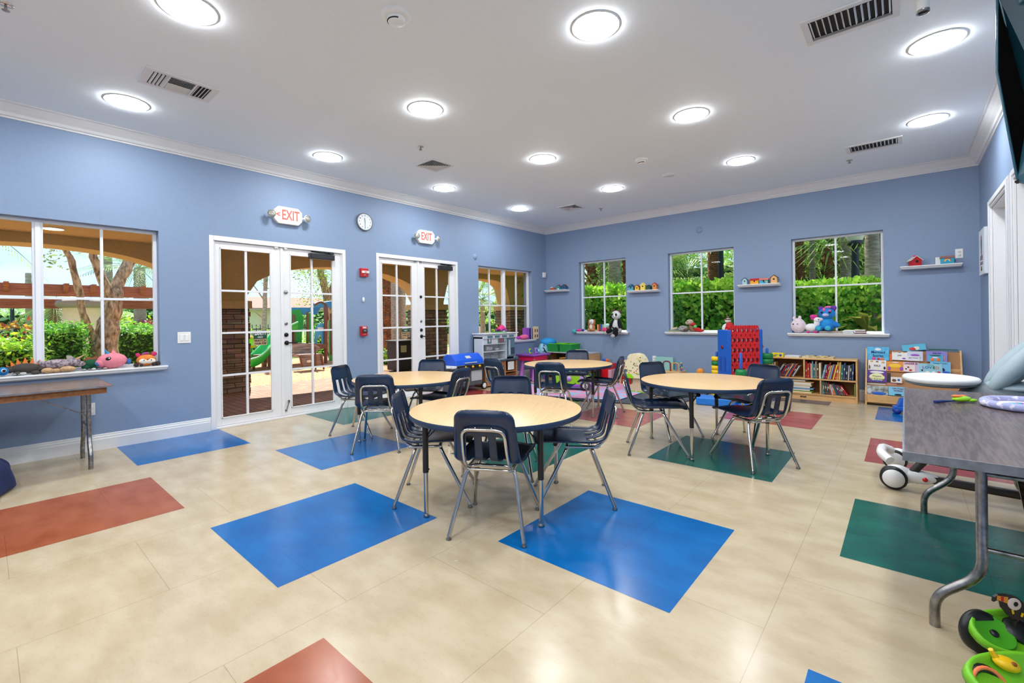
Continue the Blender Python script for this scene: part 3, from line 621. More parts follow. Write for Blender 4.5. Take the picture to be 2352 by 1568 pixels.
# ------------------------------------------------------------------ television
t = thing('television', 'black television with a glossy teal-tinted screen high in the top corner', 'television', (0, 0, 0))
def PD(u, v, dep):
    d = ray(u, v); return Vector((0, 0, CAM_H))+d*dep
d0, d1_ = 2.55, 2.2
A = [PD(2291, -60, d0), PD(2290, 165, d0), PD(2337, 412, d0), PD(2354, 290, d0), PD(2352, 235, d0), PD(2296, 0, d0), PD(2292, -60, d0)]
off = Vector((.13, .05, 0)); n_ = len(A)
MB().add([tuple(p) for p in A]+[tuple(p+off) for p in A], [tuple(range(n_))]+[(i, (i+1) % n_, n_+(i+1) % n_, n_+i) for i in range(n_)]+[tuple(range(2*n_-1, n_-1, -1))]).build('back_housing', mat('tv_black', (1, 1, 2), .9, spec=.1), t)
B = [PD(2293, -60, d0-.01), PD(2296.5, 0, d0-.01), PD(2353, 238, d0-.01), PD(2440, 300, 2.2), PD(2440, -60, 2.2)]
nb = len(B); o2 = Vector((.04, .04, 0))
MB().add([tuple(p) for p in B]+[tuple(p+o2) for p in B], [tuple(range(nb)), tuple(range(2*nb-1, nb-1, -1))]+[(i, (i+1) % nb, nb+(i+1) % nb, nb+i) for i in range(nb)]).build('screen', mat('tv_screen', (10, 58, 72), .07, coat=1, spec=.9), t)
BZ = mat('tv_bezel', (40, 84, 100), .25)
MB().tube([A[0], A[1], A[2]], .006, n=6).tube([B[1], B[2]], .005, n=6).build('bezel', BZ, t)
MB().add([tuple(PD(u, v, dd)) for u, v, dd in ((2338, 405, d0-.01), (2353, 296, d0-.01), (2420, 360, 2.2), (2420, 440, 2.2), (2341, 420, d0-.01))], [(0, 1, 2, 3, 4)]).build('lower_bezel', BZ, t, fix=False)
MB().tube([PD(2336, 418, d0), PD(2352, 405, d0), PD(2380, 395, d0)], .012).build('wall_bracket', BLACK, t)
# ------------------------------------------------------------------ wall fittings
def onL(u, v, off=0.0): p = PX(u, v, XL+off); return Vector((XL+off, p.y, p.z))
def onB(u, v, off=0.0): p = PY(u, v, YD-off); return Vector((p.x, YD-off, p.z))
def exit_sign(u, v, arrow, lab, w_=.34):
    p = onL(u, v); t = thing('exit_sign', lab, 'exit sign', p, PI/2); a, b = w_/2, .105
    o = [(-a+.03, -b), (a-.05, -b), (a-.035, -b+.03), (a, -b+.045), (a, b-.045), (a-.035, b-.03), (a-.05, b), (-a+.03, b), (-a+.03, b)]
    o = [(-a+.05, -b), (a-.05, -b), (a, -b+.05), (a, b-.05), (a-.05, b), (-a+.05, b), (-a, b-.05), (-a, -b+.05)]
    MB().prism(o, -.05, 0).build('housing', mat('sign_cream', (240, 238, 228), .4), t, bevel=.006)
    text('lettering', 'EXIT', .17, (.025 if arrow else 0, -.052, 0), FR, mat('exit_red', (232, 100, 88), .5), t, sx=.62, bold=.003)
    if arrow: text('arrow_mark', '<', .09, (-.125, -.052, 0), FR, mat('exit_red', (232, 100, 88), .5), t, bold=.003)
    for sx in (-1, 1):
        h = MB().lathe([(0, 0), (.02, 0), (.045, .02), (.048, .035), (.044, .042)], (sx*(a+.035), -.06, -.01), rot=(PI/2, 0, sx*.35)).cyl((sx*(a-.01), -.03, -.01), (sx*(a+.035), -.05, -.01), .014).build('lamp_head', WPLAST, t)
        MB().lathe([(0, .038), (.042, .04), (.03, .046), (0, .049)], (sx*(a+.035), -.06, -.01), rot=(PI/2, 0, sx*.35)).build('lens', mat('clear_lens', (190, 190, 180), .1, .5, var=.4, scale=120), h)
exit_sign(659, 497, True, 'EXIT sign with a left arrow and two lamp heads above the first french door')
exit_sign(975, 545, False, 'EXIT sign without an arrow above the second french door')
p = onL(836, 510); t = thing('wall_clock', 'round white wall clock with a grey rim between the two exit signs', 'clock', p, PI/2)
MB().lathe([(.125, 0), (.125, .03), (.118, .034), (.113, .03)], rot=(PI/2, 0, 0), n=40).build('rim', mat('clock_rim', (120, 124, 130), .35, .4), t)
MB().lathe([(0, .026), (.114, .026)], rot=(PI/2, 0, 0), n=40).build('dial', mat('clock_dial', (228, 234, 238), .4), t)
for k in range(12):
    a = PI/2-2*PI*(k+1)/12; text('numeral', str(k+1), .028, (.088*math.cos(a), -.029, .088*math.sin(a)), FR, mat('numeral_grey', (110, 112, 116), .6), t)
def hand(nm, ang, ln, wd):
    a = math.radians(90-ang); d = Vector((math.cos(a), 0, math.sin(a))); MB().tube([Vector((0, -.031, 0))-d*.015, Vector((0, -.031, 0))+d*ln], wd, n=6).build(nm, INK, t)
hand('hour_hand', -8, .055, .003); hand('minute_hand', 180, .085, .0022)
p = onL(834, 626); t = thing('fire_strobe', 'red fire strobe on the wall between the two french doors', 'fire alarm', p, PI/2)
MB().box(-.06, .06, -.045, 0, -.06, .06).build('housing', mat('alarm_red', (190, 22, 30), .35), t, bevel=.006); MB().box(-.05, .062, -.062, -.044, -.012, .022).build('strobe_lens', mat('strobe_clear', (235, 225, 215), .2), t, bevel=.004)
text('lettering', 'FIRE', .02, (.005, -.0635, .005), FR, REDINK, t); text('lettering', 'FIRE', .016, (0, -.0465, -.035), FR, WINK, t)
p = onL(834, 688); tag(MB().ell((0, -.01, 0), (.017, .018, .035)).build('wall_hook', WPLAST, loc=p, rotz=PI/2), 'small white oval hook on the wall below the fire strobe', 'hook')
p = onL(833, 760); t = thing('fire_pull_station', 'red FIRE pull station with a dark handle between the french doors', 'fire alarm', p, PI/2)
MB().box(-.048, .048, -.05, 0, -.07, .07).build('housing', mat('alarm_red', (190, 22, 30), .35), t, bevel=.006); MB().box(-.036, .04, -.068, -.05, -.02, .028).build('pull_handle', mat('pull_grey', (60, 64, 66), .4, .3), t, bevel=.005)
text('lettering', 'FIRE', .032, (0, -.0515, .048), FR, WINK, t, bold=.001); text('lettering', 'PULL', .016, (0, -.069, .005), FR, WINK, t); text('lettering', 'ALARM', .014, (0, -.0515, -.045), FR, WINK, t)
p = onL(423, 775); t = thing('light_switch', 'white double rocker light switch beside the dinosaur window', 'switch', p, PI/2)
MB().box(-.06, .06, -.006, 0, -.06, .06).build('cover_plate', WPLAST, t, bevel=.003)
for x in (-.023, .023): MB().obox((x, -.009, 0), (.032, .006, .066), (.06, 0, 0)).build('rocker', mat('rocker_white', (245, 245, 243), .3), t, bevel=.002)
def outlet(p, rz, lab, w_=.035, nm='power_outlet'):
    t = thing(nm, lab, 'outlet', p, rz); MB().box(-w_, w_, -.006, 0, -.058, .058).build('cover_plate', WPLAST, t, bevel=.003)
    for z in (-.022, .022):
        s = MB().lathe([(0, .006), (.0165, .006), (.016, .009), (0, .009)], (0, 0, z), rot=(PI/2, 0, 0), n=18).build('socket', mat('rocker_white', (245, 245, 243), .3), t)
        MB().box(-.007, -.004, -.0095, -.0085, z-.005, z+.007).box(.004, .007, -.0095, -.0085, z-.005, z+.007).build('slot', INK, s)
outlet(onL(207, 940), PI/2, 'white power outlet under the window, behind the folding table leg'); outlet(onB(2203, 582), 0, 'white power outlet at the right end of the shelf with the red birdhouse')
outlet(onB(1503, 824), 0, 'white power outlet low on the wall above the tree toy')
p = onL(1255, 632, .002); t = thing('motion_sensor', 'small white motion sensor in the far room corner', 'sensor', (XL, YD-.09, onB(1257, 632).z), PI/2)
MB().box(-.04, .04, -.045, 0, -.055, .055).build('housing', WPLAST, t, bevel=.008); MB().ell((0, -.045, -.015), (.028, .01, .03)).build('lens', mat('sensor_lens', (215, 215, 212), .4), t)
for u, v, f, lab in ((1606, 528, onB, 'round blue-painted cover plate high above the second small window'), (1091, 590, onL, 'round blue-painted cover plate above the window behind the play kitchen')):
    tag(MB().lathe([(.055, 0), (.054, .004), (0, .005)], rot=(PI/2, 0, 0), n=28).build('cover_plate_disc', WB, loc=f(u, v), rotz=0 if f is onB else PI/2), lab, 'cover plate')
# canvas on the right wall
zt, zb, ya, yb = 2.13, 1.62, 7.62, 7.16
t = thing('wall_canvas', 'white canvas with a grey drawn figure beside the door casing', 'picture', (XR, (ya+yb)/2, (zt+zb)/2), -PI/2); hw, hh = (ya-yb)/2, (zt-zb)/2
MB().box(-hw, hw, -.035, 0, -hh, hh).build('stretcher_block', mat('canvas_white', (222, 228, 236), .7), t, bevel=.002)
m_ = MB(); m_.ell((0, -.037, .10), (.05, .002, .09)); m_.ell((0, -.037, .02), (.035, .002, .07)); m_.build('printed_figure', mat('print_grey', (120, 118, 130), .8), t)
text('lettering', 'LITTLE', .07, (0, -.0365, -.07), FR, mat('print_grey', (120, 118, 130), .8), t, bold=.001); text('lettering', 'DREAMS', .055, (0, -.0365, -.13), FR, mat('print_grey', (120, 118, 130), .8), t); text('lettering', 'BIG', .07, (0, -.0365, -.19), FR, mat('print_brown', (120, 90, 80), .8), t)
# ------------------------------------------------------------------ floating shelves with birdhouses
def shelf(u0, u1, v, lab):
    a, b = onB(u0, v), onB(u1, v); x0, x1 = a.x, b.x; z = (onB(u0, v).z+onB(u1, v-(u1-u0)*.05).z)/2
    return x0, x1, z
def wall_shelf(x0, x1, z, lab):
    w_ = x1-x0; b = MB(); pr = [(0, 0), (-.125, 0), (-.125, -.012), (-.112, -.02), (-.105, -.032), (-.09, -.04), (0, -.04)]; n = len(pr); vs = []
    for x, s in ((0, 1), (w_, -1)): vs += [(x+s*(.125+p[0])*(.4 if p[1] < -.013 and p[0] < 0 else 0), p[0], p[1]) for p in pr]
    b.add(vs, [(i, (i+1) % n, n+(i+1) % n, n+i) for i in range(n)]+[tuple(range(n)), tuple(range(2*n-1, n-1, -1))])
    tag(b.build('floating_shelf', WHITE, loc=(x0, YD, z)), lab, 'shelf', 'white floating shelves on the far wall')
SH = [(-5.79, -5.23, 1.775), (-3.89, -3.30, 1.675), (-2.00, -1.42, 1.675), (-.04, .54, 1.80)]
for (a, b, z), lab in zip(SH, ['white floating shelf in the room corner with the blue birdhouse on it', 'white floating shelf with five birdhouses between the first two small windows', 'white floating shelf with four birdhouses between the second and third windows', 'white floating shelf with only two birdhouses, nearest the room doors']): wall_shelf(a, b, z, lab)
def birdhouse(sh, fx, w_, h, d, wall, roof, lab, side=0, yaw=0.0, roofh=None):
    x0, x1, z = SH[sh]; x = x0+(x1-x0)*fx; t = thing('birdhouse', lab, 'birdhouse', (x, YD-.065, z), yaw, 'small painted birdhouses'); a, e = w_/2, d/2; rh = roofh or w_*.45
    wm = mat('paint_%d_%d_%d' % wall, wall, .6); rm = mat('paint_%d_%d_%d' % roof, roof, .6)
    if not side:
        MB().prism([(-a, 0), (a, 0), (a, h), (0, h+rh), (-a, h)], -e, e).build('house_body', wm, t)
        r = MB(); k = 1.3; dz = rh*(k-1)
        for s in (-1, 1): r.add([(0, -e-.008, h+rh), (s*a*k, -e-.008, h-dz), (s*a*k, e+.008, h-dz), (0, e+.008, h+rh), (0, -e-.008, h+rh+.007), (s*(a*k+.003), -e-.008, h-dz+.006), (s*(a*k+.003), e+.008, h-dz+.006), (0, e+.008, h+rh+.007)], [(0, 1, 2, 3), (4, 7, 6, 5), (0, 4, 5, 1), (3, 2, 6, 7), (1, 5, 6, 2)])
        r.build('roof', rm, t)
    else:
        MB().prism([(-e, 0), (e, 0), (e, h), (0, h+rh), (-e, h)], -a, a, plane='YZ').build('house_body', wm, t)
        r = MB(); k = 1.25; dz = rh*(k-1)
        for s in (-1, 1): r.add([(-a-.008, 0, h+rh), (-a-.008, s*e*k, h-dz), (a+.008, s*e*k, h-dz), (a+.008, 0, h+rh), (-a-.008, 0, h+rh+.007), (-a-.008, s*(e*k+.003), h-dz+.006), (a+.008, s*(e*k+.003), h-dz+.006), (a+.008, 0, h+rh+.007)], [(0, 1, 2, 3), (4, 7, 6, 5), (0, 4, 5, 1), (3, 2, 6, 7), (1, 5, 6, 2)])
        r.build('roof', rm, t)
    MB().lathe([(w_*(.16 if not side else .1), 0), (w_*(.16 if not side else .1), .002), (0, .002)], (0, -e-.001, h*.72), rot=(PI/2, 0, 0), n=14).build('entrance_hole', INK, t)
    MB().cyl((0, -e, h*.4), (0, -e-.014, h*.4), .002, n=6).build('perch', MAPLE, t); return t
tag(MB().box(-.03, .03, -.004, 0, 0, .07).build('photo_card', WPLAST, loc=(SH[0][0]+.13, YD-.03, SH[0][2]), rotz=.1), 'white card propped at the corner end of the first shelf', 'card')
tag(MB().box(-.03, .03, -.004, 0, 0, .075).build('photo_card', WPLAST, loc=(SH[0][0]+.30, YD-.03, SH[0][2]), rotz=.1), 'white card standing beside the teal-fronted birdhouse', 'card')
birdhouse(0, .32, .085, .032, .06, (225, 120, 70), (205, 90, 50), 'low orange birdhouse on the corner shelf', side=1, roofh=.012)
birdhouse(0, .60, .075, .065, .06, (60, 170, 185), (130, 70, 60), 'teal birdhouse with a white clock face on the corner shelf')
MB().lathe([(0, .031), (.02, .031), (.02, .033), (0, .033)], (0, 0, .022), rot=(PI/2, 0, 0), n=18).build('clock_face', WPLAST, bpy.data.objects['birdhouse.001'])
birdhouse(0, .85, .09, .058, .07, (30, 100, 160), (90, 60, 60), 'dark blue birdhouse at the window end of the corner shelf')
t = birdhouse(1, .11, .09, .075, .07, (90, 170, 190), (30, 90, 120), 'round blue birdhouse with a teal cap, first on the five-house shelf'); MB().lathe([(.055, 0), (.05, .012), (.02, .032), (0, .04)], (0, 0, .075), n=20).build('cap', mat('paint_30_90_120', (30, 90, 120), .6), t)
birdhouse(1, .31, .075, .062, .06, (240, 195, 60), (170, 40, 40), 'yellow birdhouse with a dark red roof on the five-house shelf')
birdhouse(1, .50, .085, .095, .06, (240, 215, 90), (235, 220, 190), 'tall pale yellow birdhouse in the middle of the five-house shelf')
birdhouse(1, .69, .06, .055, .06, (30, 90, 80), (20, 60, 60), 'dark green birdhouse with a small teal ball on the five-house shelf')
birdhouse(1, .87, .07, .085, .06, (215, 140, 70), (190, 50, 50), 'orange birdhouse with a steep red roof on the five-house shelf')
birdhouse(2, .17, .065, .075, .06, (170, 205, 215), (35, 90, 90), 'pale blue birdhouse with a green roof, first on its shelf')
birdhouse(2, .41, .115, .062, .06, (245, 170, 30), (200, 40, 40), 'wide orange birdhouse with a red roof', side=1, roofh=.02)
t = birdhouse(2, .63, .12, .058, .07, (70, 170, 200), (235, 130, 120), 'wide sky blue birdhouse with painted flowers and a pink roof', side=1, roofh=.022)
for i, m_ in enumerate((BLUE, LIME, YELLOW)): MB().ell((.01+i*.018, -.037, .02+.01*(i % 2)), (.009, .002, .009), n=10, k=6).build('painted_flower', m_, t)
birdhouse(2, .87, .08, .085, .06, (240, 180, 110), (90, 60, 50), 'natural orange wooden birdhouse at the far end of its shelf')
t = birdhouse(3, .25, .10, .075, .10, (190, 22, 34), (225, 215, 205), 'red birdhouse with a green leaf and pink flower on its roof', yaw=.35)
MB().ell((.04, 0, .11), (.02, .03, .006), rot=(0, .7, 0)).build('green_leaf', LIME, t); MB().ell((-.015, -.03, .125), (.02, .015, .008)).build('pink_flower', PINK, t)
t = birdhouse(3, .77, .12, .075, .06, (30, 160, 190), (165, 110, 100), 'turquoise birdhouse painted with a rainbow', side=1, roofh=.018)
for i, m_ in enumerate((mat('paint_rainbow_a', (200, 120, 110), .6), YELLOW, WPLAST)): MB().torus((0, -.031, .03), .034-.007*i, .0035, rot=(PI/2, 0, 0), n=16, k=6, a0=0, a1=PI).build('rainbow_stripe', m_, t)
tag(MB().box(-.05, .05, -.004, 0, 0, .095).build('photo_card', WPLAST, loc=(SH[3][0]+.39, YD-.015, SH[3][2])), 'white plate standing behind the rainbow birdhouse', 'card')
# ------------------------------------------------------------------ bookcase
def book_mats(): 
    cs = [(165, 30, 38), (196, 60, 40), (226, 110, 50), (205, 160, 90), (222, 205, 170), (60, 110, 90), (40, 70, 110), (90, 60, 50), (130, 30, 60), (180, 180, 186), (110, 150, 60), (40, 40, 52), (120, 160, 190), (238, 200, 60)]
    nm = ['red', 'brick red', 'orange', 'tan', 'cream', 'green', 'navy', 'brown', 'plum', 'grey', 'olive', 'black', 'pale blue', 'yellow']
    return [(n, mat('cover_'+n.replace(' ', '_'), c, .45)) for n, c in zip(nm, cs)]
BM = book_mats(); PAGE = mat('book_pages', (236, 228, 210), .8)
def book(w_, d, h, mi, lab, loc, rot=(0, 0, 0), grp=None, title=None):
    b = MB(); b.box(0, w_, 0, .003, 0, h, 0); b.box(0, .0018, 0, d, 0, h, 0); b.box(w_-.0018, w_, 0, d, 0, h, 0); b.box(.0018, w_-.0018, .003, d-.004, .003, h-.003, 1)
    q_ = rnd.uniform(.35, .6)
    if rnd.random() < .7: b.box(w_*.3, w_*.7, -.0006, 0, h*q_, h*(q_+rnd.uniform(.1, .3)), 2); b.box(w_*.3, w_*.7, -.0006, 0, h*.12, h*.15, 2)
    o = b.build('book', [BM[mi][1], PAGE, mat('spine_print', (225, 215, 190), .6)]); o.location = loc; o.rotation_euler = rot; tag(o, lab, 'book', grp); return o
bx0, bx1 = PY(1768, 905, 7.58).x-.0, PY(1970, 921, 7.58).x; by0, by1 = 7.58, YD-.022
BH = PY(1768, 822, 7.58).z+.0
t = thing('bookcase', 'low maple bookcase with five open compartments full of books', 'bookcase', (bx0, by0, 0)); w_ = bx1-bx0; dp = by1-by0; th = .018
MB().box(0, th, 0, dp, 0, BH).build('side_panel', MAPLE, t, bevel=.002); MB().box(w_-th, w_, 0, dp, 0, BH).build('side_panel', MAPLE, t, bevel=.002)
MB().box(0, w_, -.005, dp, BH, BH+th).build('top_board', MAPLE, t, bevel=.003); zm = BH*.50; zb_ = .085
MB().box(th, w_-th, 0, dp, zm, zm+th).build('shelf_board', MAPLE, t); MB().box(th, w_-th, 0, dp, zb_-th, zb_).build('shelf_board', MAPLE, t); MB().box(th, w_-th, .01, .025, 0, zb_-th).build('kick_board', MAPLE, t)
MB().box(th, w_-th, dp-.008, dp, zb_, BH).build('back_board', mat('maple_back', (170, 120, 75), .6), t)
xm_ = w_*.42; xa, xb = w_*.245, w_*.605
MB().box(xm_-th/2, xm_+th/2, 0, dp-.008, zm+th, BH).build('divider', MAPLE, t); MB().box(xa-th/2, xa+th/2, 0, dp-.008, zb_, zm).build('divider', MAPLE, t); MB().box(xb-th/2, xb+th/2, 0, dp-.008, zb_, zm).build('divider', MAPLE, t)
MB().box(w_*.37, w_*.44, .0085, .0098, .022, .042).build('maker_plate', mat('plate_dark', (60, 50, 40), .5), t)
text('plate_lettering', 'JONTI', .013, (w_*.405, .0078, .032), FR, mat('plate_gold', (190, 150, 90), .5), t)
def row(x0, x1, z, hmax, where, leans, seed, cols, dens=.021):
    r = random.Random(seed); x = x0+.003; k = 0; ords = ['first', 'second', 'third', 'fourth', 'fifth', 'sixth', 'seventh', 'eighth', 'ninth', 'tenth', 'eleventh', 'twelfth', 'thirteenth', 'fourteenth', 'fifteenth', 'sixteenth', 'seventeenth', 'eighteenth', 'nineteenth', 'twentieth', 'twenty-first', 'twenty-second', 'twenty-third', 'twenty-fourth', 'twenty-fifth', 'twenty-sixth']
    while k < 26:
        w1 = r.uniform(.013, dens); h = hmax*r.uniform(.74, .93); ln = leans(k); mi = cols[r.randrange(len(cols))]
        adv = w1/math.cos(ln)+.0012
        reach = x+adv+(math.sin(ln)*h if ln > 0 else 0)
        if reach > x1-.002: break
        px = x if ln >= 0 else x+math.sin(-ln)*0
        zz = z+.0008+(math.sin(abs(ln))*w1 if ln > 0 else 0)
        book(w1, .19, h*math.cos(ln), mi, '%s book, %s from the start of %s' % (BM[mi][0], ords[k], where), (bx0+px, by0+.02+r.uniform(0, .012), zz), (0, ln, 0), 'books in the maple bookcase')
        x += adv; k += 1
warm = [0, 1, 2, 3, 8, 7, 4, 0, 9, 6, 11, 3, 12, 13]
row(th, xm_-th/2, zm+th, BH-zm-th, 'the upper row beside the yellow box', lambda k: 0 if k < 3 else .5 if k < 14 else .18, 3, warm, .022)
row(xm_+th/2, w_-th, zm+th, BH-zm-th, 'the longer upper row', lambda k: 0 if k < 9 else .22 if k < 17 else .06, 5, warm+[5, 12], .026)
r_ = random.Random(9); z = zb_
for k, (ww, hh_, mi) in enumerate([(.23, .014, 13), (.25, .012, 10), (.22, .02, 9), (.24, .018, 12), (.21, .024, 6), (.24, .02, 4), (.22, .03, 9), (.25, .012, 3), (.16, .02, 7), (.20, .01, 9)]):
    xx = bx0+xa+th/2+.015+r_.uniform(0, .02); b = MB(); b.box(0, ww, 0, .2, 0, .002, 0); b.box(0, ww, 0, .2, hh_-.002, hh_, 0); b.box(0, ww, 0, .003, .002, hh_-.002, 0 if k % 2 else 1); b.box(.002, ww-.002, .003, .198, .002, hh_-.002, 1)
    tag(b.build('book', [BM[mi][1], PAGE], loc=(xx, by0+.02+r_.uniform(0, .01), z+.0008)), '%s book lying flat, layer %s up in the lower middle pile' % (BM[mi][0], ['one', 'two', 'three', 'four', 'five', 'six', 'seven', 'eight', 'nine', 'ten'][k]), 'book', 'books in the maple bookcase'); z += hh_+.001
row(xb+th/2, w_-th-.05, zb_, zm-zb_, 'the lower compartment by the display rack', lambda k: -.1-.045*max(0, k-3) if k else 0, 12, [9, 8, 5, 10, 13, 0, 2, 5, 4, 7, 12, 6], .026)
book(.016, .18, .17, 10, 'lime green book upright against the end panel, lower compartment', (bx0+w_-th-.022, by0+.03, zb_+.0008), grp='books in the maple bookcase')
for k in range(3): book(.012, .2, .20, [9, 11, 12][k], '%s book leaning low in the half-hidden lower left compartment' % BM[[9, 11, 12][k]][0], (bx0+xa-.20+.015*k, by0+.02, zb_+.06-.02*k), (0, 1.15, 0), 'books in the maple bookcase')
# on top
u = lambda px, y=7.62: PY(px, 815, y).x
t = thing('game_box', 'yellow game box on the bookcase beside the ring stack', 'box', (u(1772), 7.60, BH+th)); MB().box(0, u(1800)-u(1772), 0, .12, 0, .058).build('box_body', mat('box_yellow', (240, 215, 30), .5), t, bevel=.002)
text('lettering', 'Magic', .022, (.065, -.0012, .036), FR, BLUE, t); MB().lathe([(.018, 0), (.018, .002), (0, .002)], (.12, 0, .028), rot=(PI/2, 0, 0)).build('printed_dot', BLUE, t); MB().ell((.04, -.0005, .016), (.03, .001, .008)).build('printed_patch', mat('olive_print', (90, 110, 20), .6), t)
def flat(x0, x1, y0, y1, z0, n, nm, lab, cat, mts, rz=0.0):
    t = thing(nm, lab, cat, ((x0+x1)/2, (y0+y1)/2, z0), rz); a, b = (x1-x0)/2, (y1-y0)/2
    for i in range(n): MB().box(-a+.004*i, a-.003*i, -b, b, i*.014, i*.014+.011).build('cover_board' if i == n-1 else 'page_block', mts[i % len(mts)], t, bevel=.001)
    return t
flat(u(1802), u(1836), 7.60, 7.80, BH+th, 2, 'board_book', 'white board book lying on the bookcase beside the yellow box', 'book', [PAGE, WPLAST])
pz = flat(u(1842), u(1915), 7.60, 7.82, BH+th, 2, 'wooden_puzzle', 'wooden peg puzzle lying on the bookcase top', 'puzzle', [mat('puzzle_wood', (225, 205, 160), .6), mat('puzzle_print', (238, 226, 190), .6, rgb2=(180, 150, 60), scale=30)])
for i in range(6): MB().ell((-.13+.05*i, -.03+.05*(i % 2), .030), (.018, .015, .006), n=10, k=6).build('puzzle_piece', [WPLAST, YELLOW, mat('brown_felt', (120, 80, 50), .8)][i % 3], pz)
# ------------------------------------------------------------------ display rack
rx0, rx1 = PY(1987, 922, 7.56).x, PY(2190, 930, 7.70).x+.0; ry = 7.56
RH = PY(1987, 800, 7.80).z
w_ = .93; t = thing('display_rack', 'sloping maple book display rack with covers facing out', 'book rack', (rx0, ry, 0))
for x in (0, w_-.018): MB().prism([(0, 0), (.31, 0), (.31, RH), (.27, RH), (0, .14)], x, x+.018, plane='YZ').build('side_panel', MAPLE, t, bevel=.002)
tiers = [(0.005, .03, .14), (.08, .17, .235), (.15, .31, .365), (.205, .44, .50)]
for y, z0, z1 in tiers: MB().box(.018, w_-.018, y, y+.012, z0, z1).build('front_board', MAPLE, t, bevel=.002); MB().box(.018, w_-.018, y, y+.07, z0, z0+.01).build('tier_shelf', MAPLE, t)
MB().add([(.018, .075, .14), (w_-.018, .075, .14), (w_-.018, .30, RH-.02), (.018, .30, RH-.02), (.018, .085, .13), (w_-.018, .085, .13), (w_-.018, .31, RH-.03), (.018, .31, RH-.03)], [(0, 1, 2, 3), (7, 6, 5, 4), (0, 4, 5, 1), (2, 6, 7, 3), (1, 5, 6, 2), (0, 3, 7, 4)]).build('back_board', mat('maple_back', (170, 120, 75), .6), t)
def cover(tier, u0, u1, v0, v1, rgb, lab, title=None, tc_=INK, size=.04, tsx=1, roll=0.0, dy=0.0, rgb2=None, extra=None, tz=.6):
    yb_ = ry+tiers[tier][0]+.022+dy; p0, p1 = PY(u0, v1, yb_), PY(u1, v1, yb_); h = PY(u0, v0, yb_).z-p0.z; ww = p1.x-p0.x
    t = thing('picture_book', lab, 'book', (p0.x+ww/2, yb_, max(p0.z, tiers[tier][1]+.012)), 0, 'picture books on the display rack'); t.rotation_euler = (-.16, roll, 0)
    key = 'art_%d_%d_%d' % rgb
    MB().box(-ww/2, ww/2, 0, .006, 0, h).build('front_cover', mat(key, rgb, .35, rgb2=rgb2, scale=22) if rgb2 else mat(key, rgb, .35), t); MB().box(-ww/2+.002, ww/2-.002, .006, .012, .002, h-.002).build('pages', PAGE, t)
    if title:
        for i, ln in enumerate(title.split('\n')): text('title_lettering', ln, size, (0, -.0015, h*tz-i*size*1.05), FR, tc_, t, sx=tsx, bold=size*.02)
    for e_ in (extra or []): MB().ell((e_[0]*ww, -.001, e_[1]*h), (e_[2]*ww, .0015, e_[3]*h), n=14, k=6).build('cover_picture', e_[4], t)
cover(3, 1992, 2042, 796, 826, (60, 165, 215), 'bright blue Mermaid picture book at the corner of the top tier', 'Mermaid\nStories', mat('deep_navy_ink', (20, 30, 80), .6), .045, .9, rgb2=(90, 190, 230), extra=[(-.2, .12, .09, .12, PINK), (.02, .1, .07, .1, RED), (.2, .1, .09, .1, ORANGE), (0, .82, .15, .1, WPLAST)])
cover(3, 2043, 2050, 812, 828, (230, 110, 50), 'slim orange book peeking out beside the Mermaid book', dy=.012)
cover(3, 2049, 2084, 808, 826, (238, 236, 232), 'white book with a black and yellow dotted border', 'Jobs', mat('grey_ink', (110, 110, 120), .6), .03, .8, extra=[(.28, .22, .12, .1, PURPLE), (-.35, .92, .1, .03, YELLOW), (0, .95, .1, .03, INK), (.3, .95, .1, .03, YELLOW)])
cover(3, 2084, 2120, 806, 828, (205, 210, 228), 'pale lilac book behind the white ABC book, top tier', None, extra=[(0, .6, .3, .12, PURPLE), (.1, .35, .3, .1, LGREY)])
cover(3, 2084, 2112, 817, 828, (230, 226, 235), 'small white book with fine dark lettering, top tier', 'ABC DANCE', mat('grey_ink', (110, 110, 120), .6), .02, .8, dy=-.008)
cover(3, 2128, 2176, 806, 830, (140, 130, 205), 'violet book at the right end of the top tier', 'Little Owl', mat('deep_navy_ink', (20, 30, 80), .6), .024, .8, tz=.82, extra=[(.32, .4, .1, .2, mat('mauve_art', (190, 150, 170), .6))])
cover(3, 2131, 2166, 814, 830, (70, 175, 210), 'turquoise book with orange crab claws in front of the violet book', None, dy=-.009, extra=[(-.2, .3, .13, .25, ORANGE), (.2, .3, .13, .25, ORANGE), (0, .9, .4, .1, mat('forest_art', (30, 100, 80), .6)), (0, .6, .2, .1, WPLAST)])
cover(3, 2073, 2128, 790, 804, (80, 180, 215), 'tilted sky blue book lying on top of the rack', None, dy=.05, roll=-.14, extra=[(.0, .3, .22, .25, RED), (.1, .35, .15, .3, PAGE)])
tag(MB().box(0, .27, 0, .02, 0, .012).build('book', mat('forest_art', (30, 100, 80), .6), loc=(PY(2133, 801, 7.83).x, 7.84, RH+.001)), 'dark green book lying along the top edge of the display rack', 'book')
cover(2, 1994, 2036, 826, 849, (235, 230, 222), 'white BIBLE picture book with small animals round its edge', 'BIBLE', mat('grey_ink', (110, 110, 120), .6), .032, .9, tz=.45, extra=[(-.3, .88, .09, .08, MAPLE), (0, .85, .08, .06, mat('brown_felt', (120, 80, 50), .8)), (.33, .8, .1, .1, MAPLE), (-.42, .3, .05, .2, GREY), (.4, .25, .06, .15, INK)])
cover(2, 2037, 2076, 829, 852, (232, 150, 60), 'orange book with a purple frame, second tier', None, extra=[(0, .55, .4, .2, YELLOW), (-.36, .3, .1, .22, PURPLE), (.36, .3, .1, .22, PURPLE), (0, .9, .2, .05, WPLAST)])
cover(2, 2075, 2111, 831, 853, (214, 190, 215), 'book lettered UNDER BI in dark red, second tier', 'UNDER BI', mat('dark_red_ink', (140, 20, 40), .5), .03, .95, tz=.84)
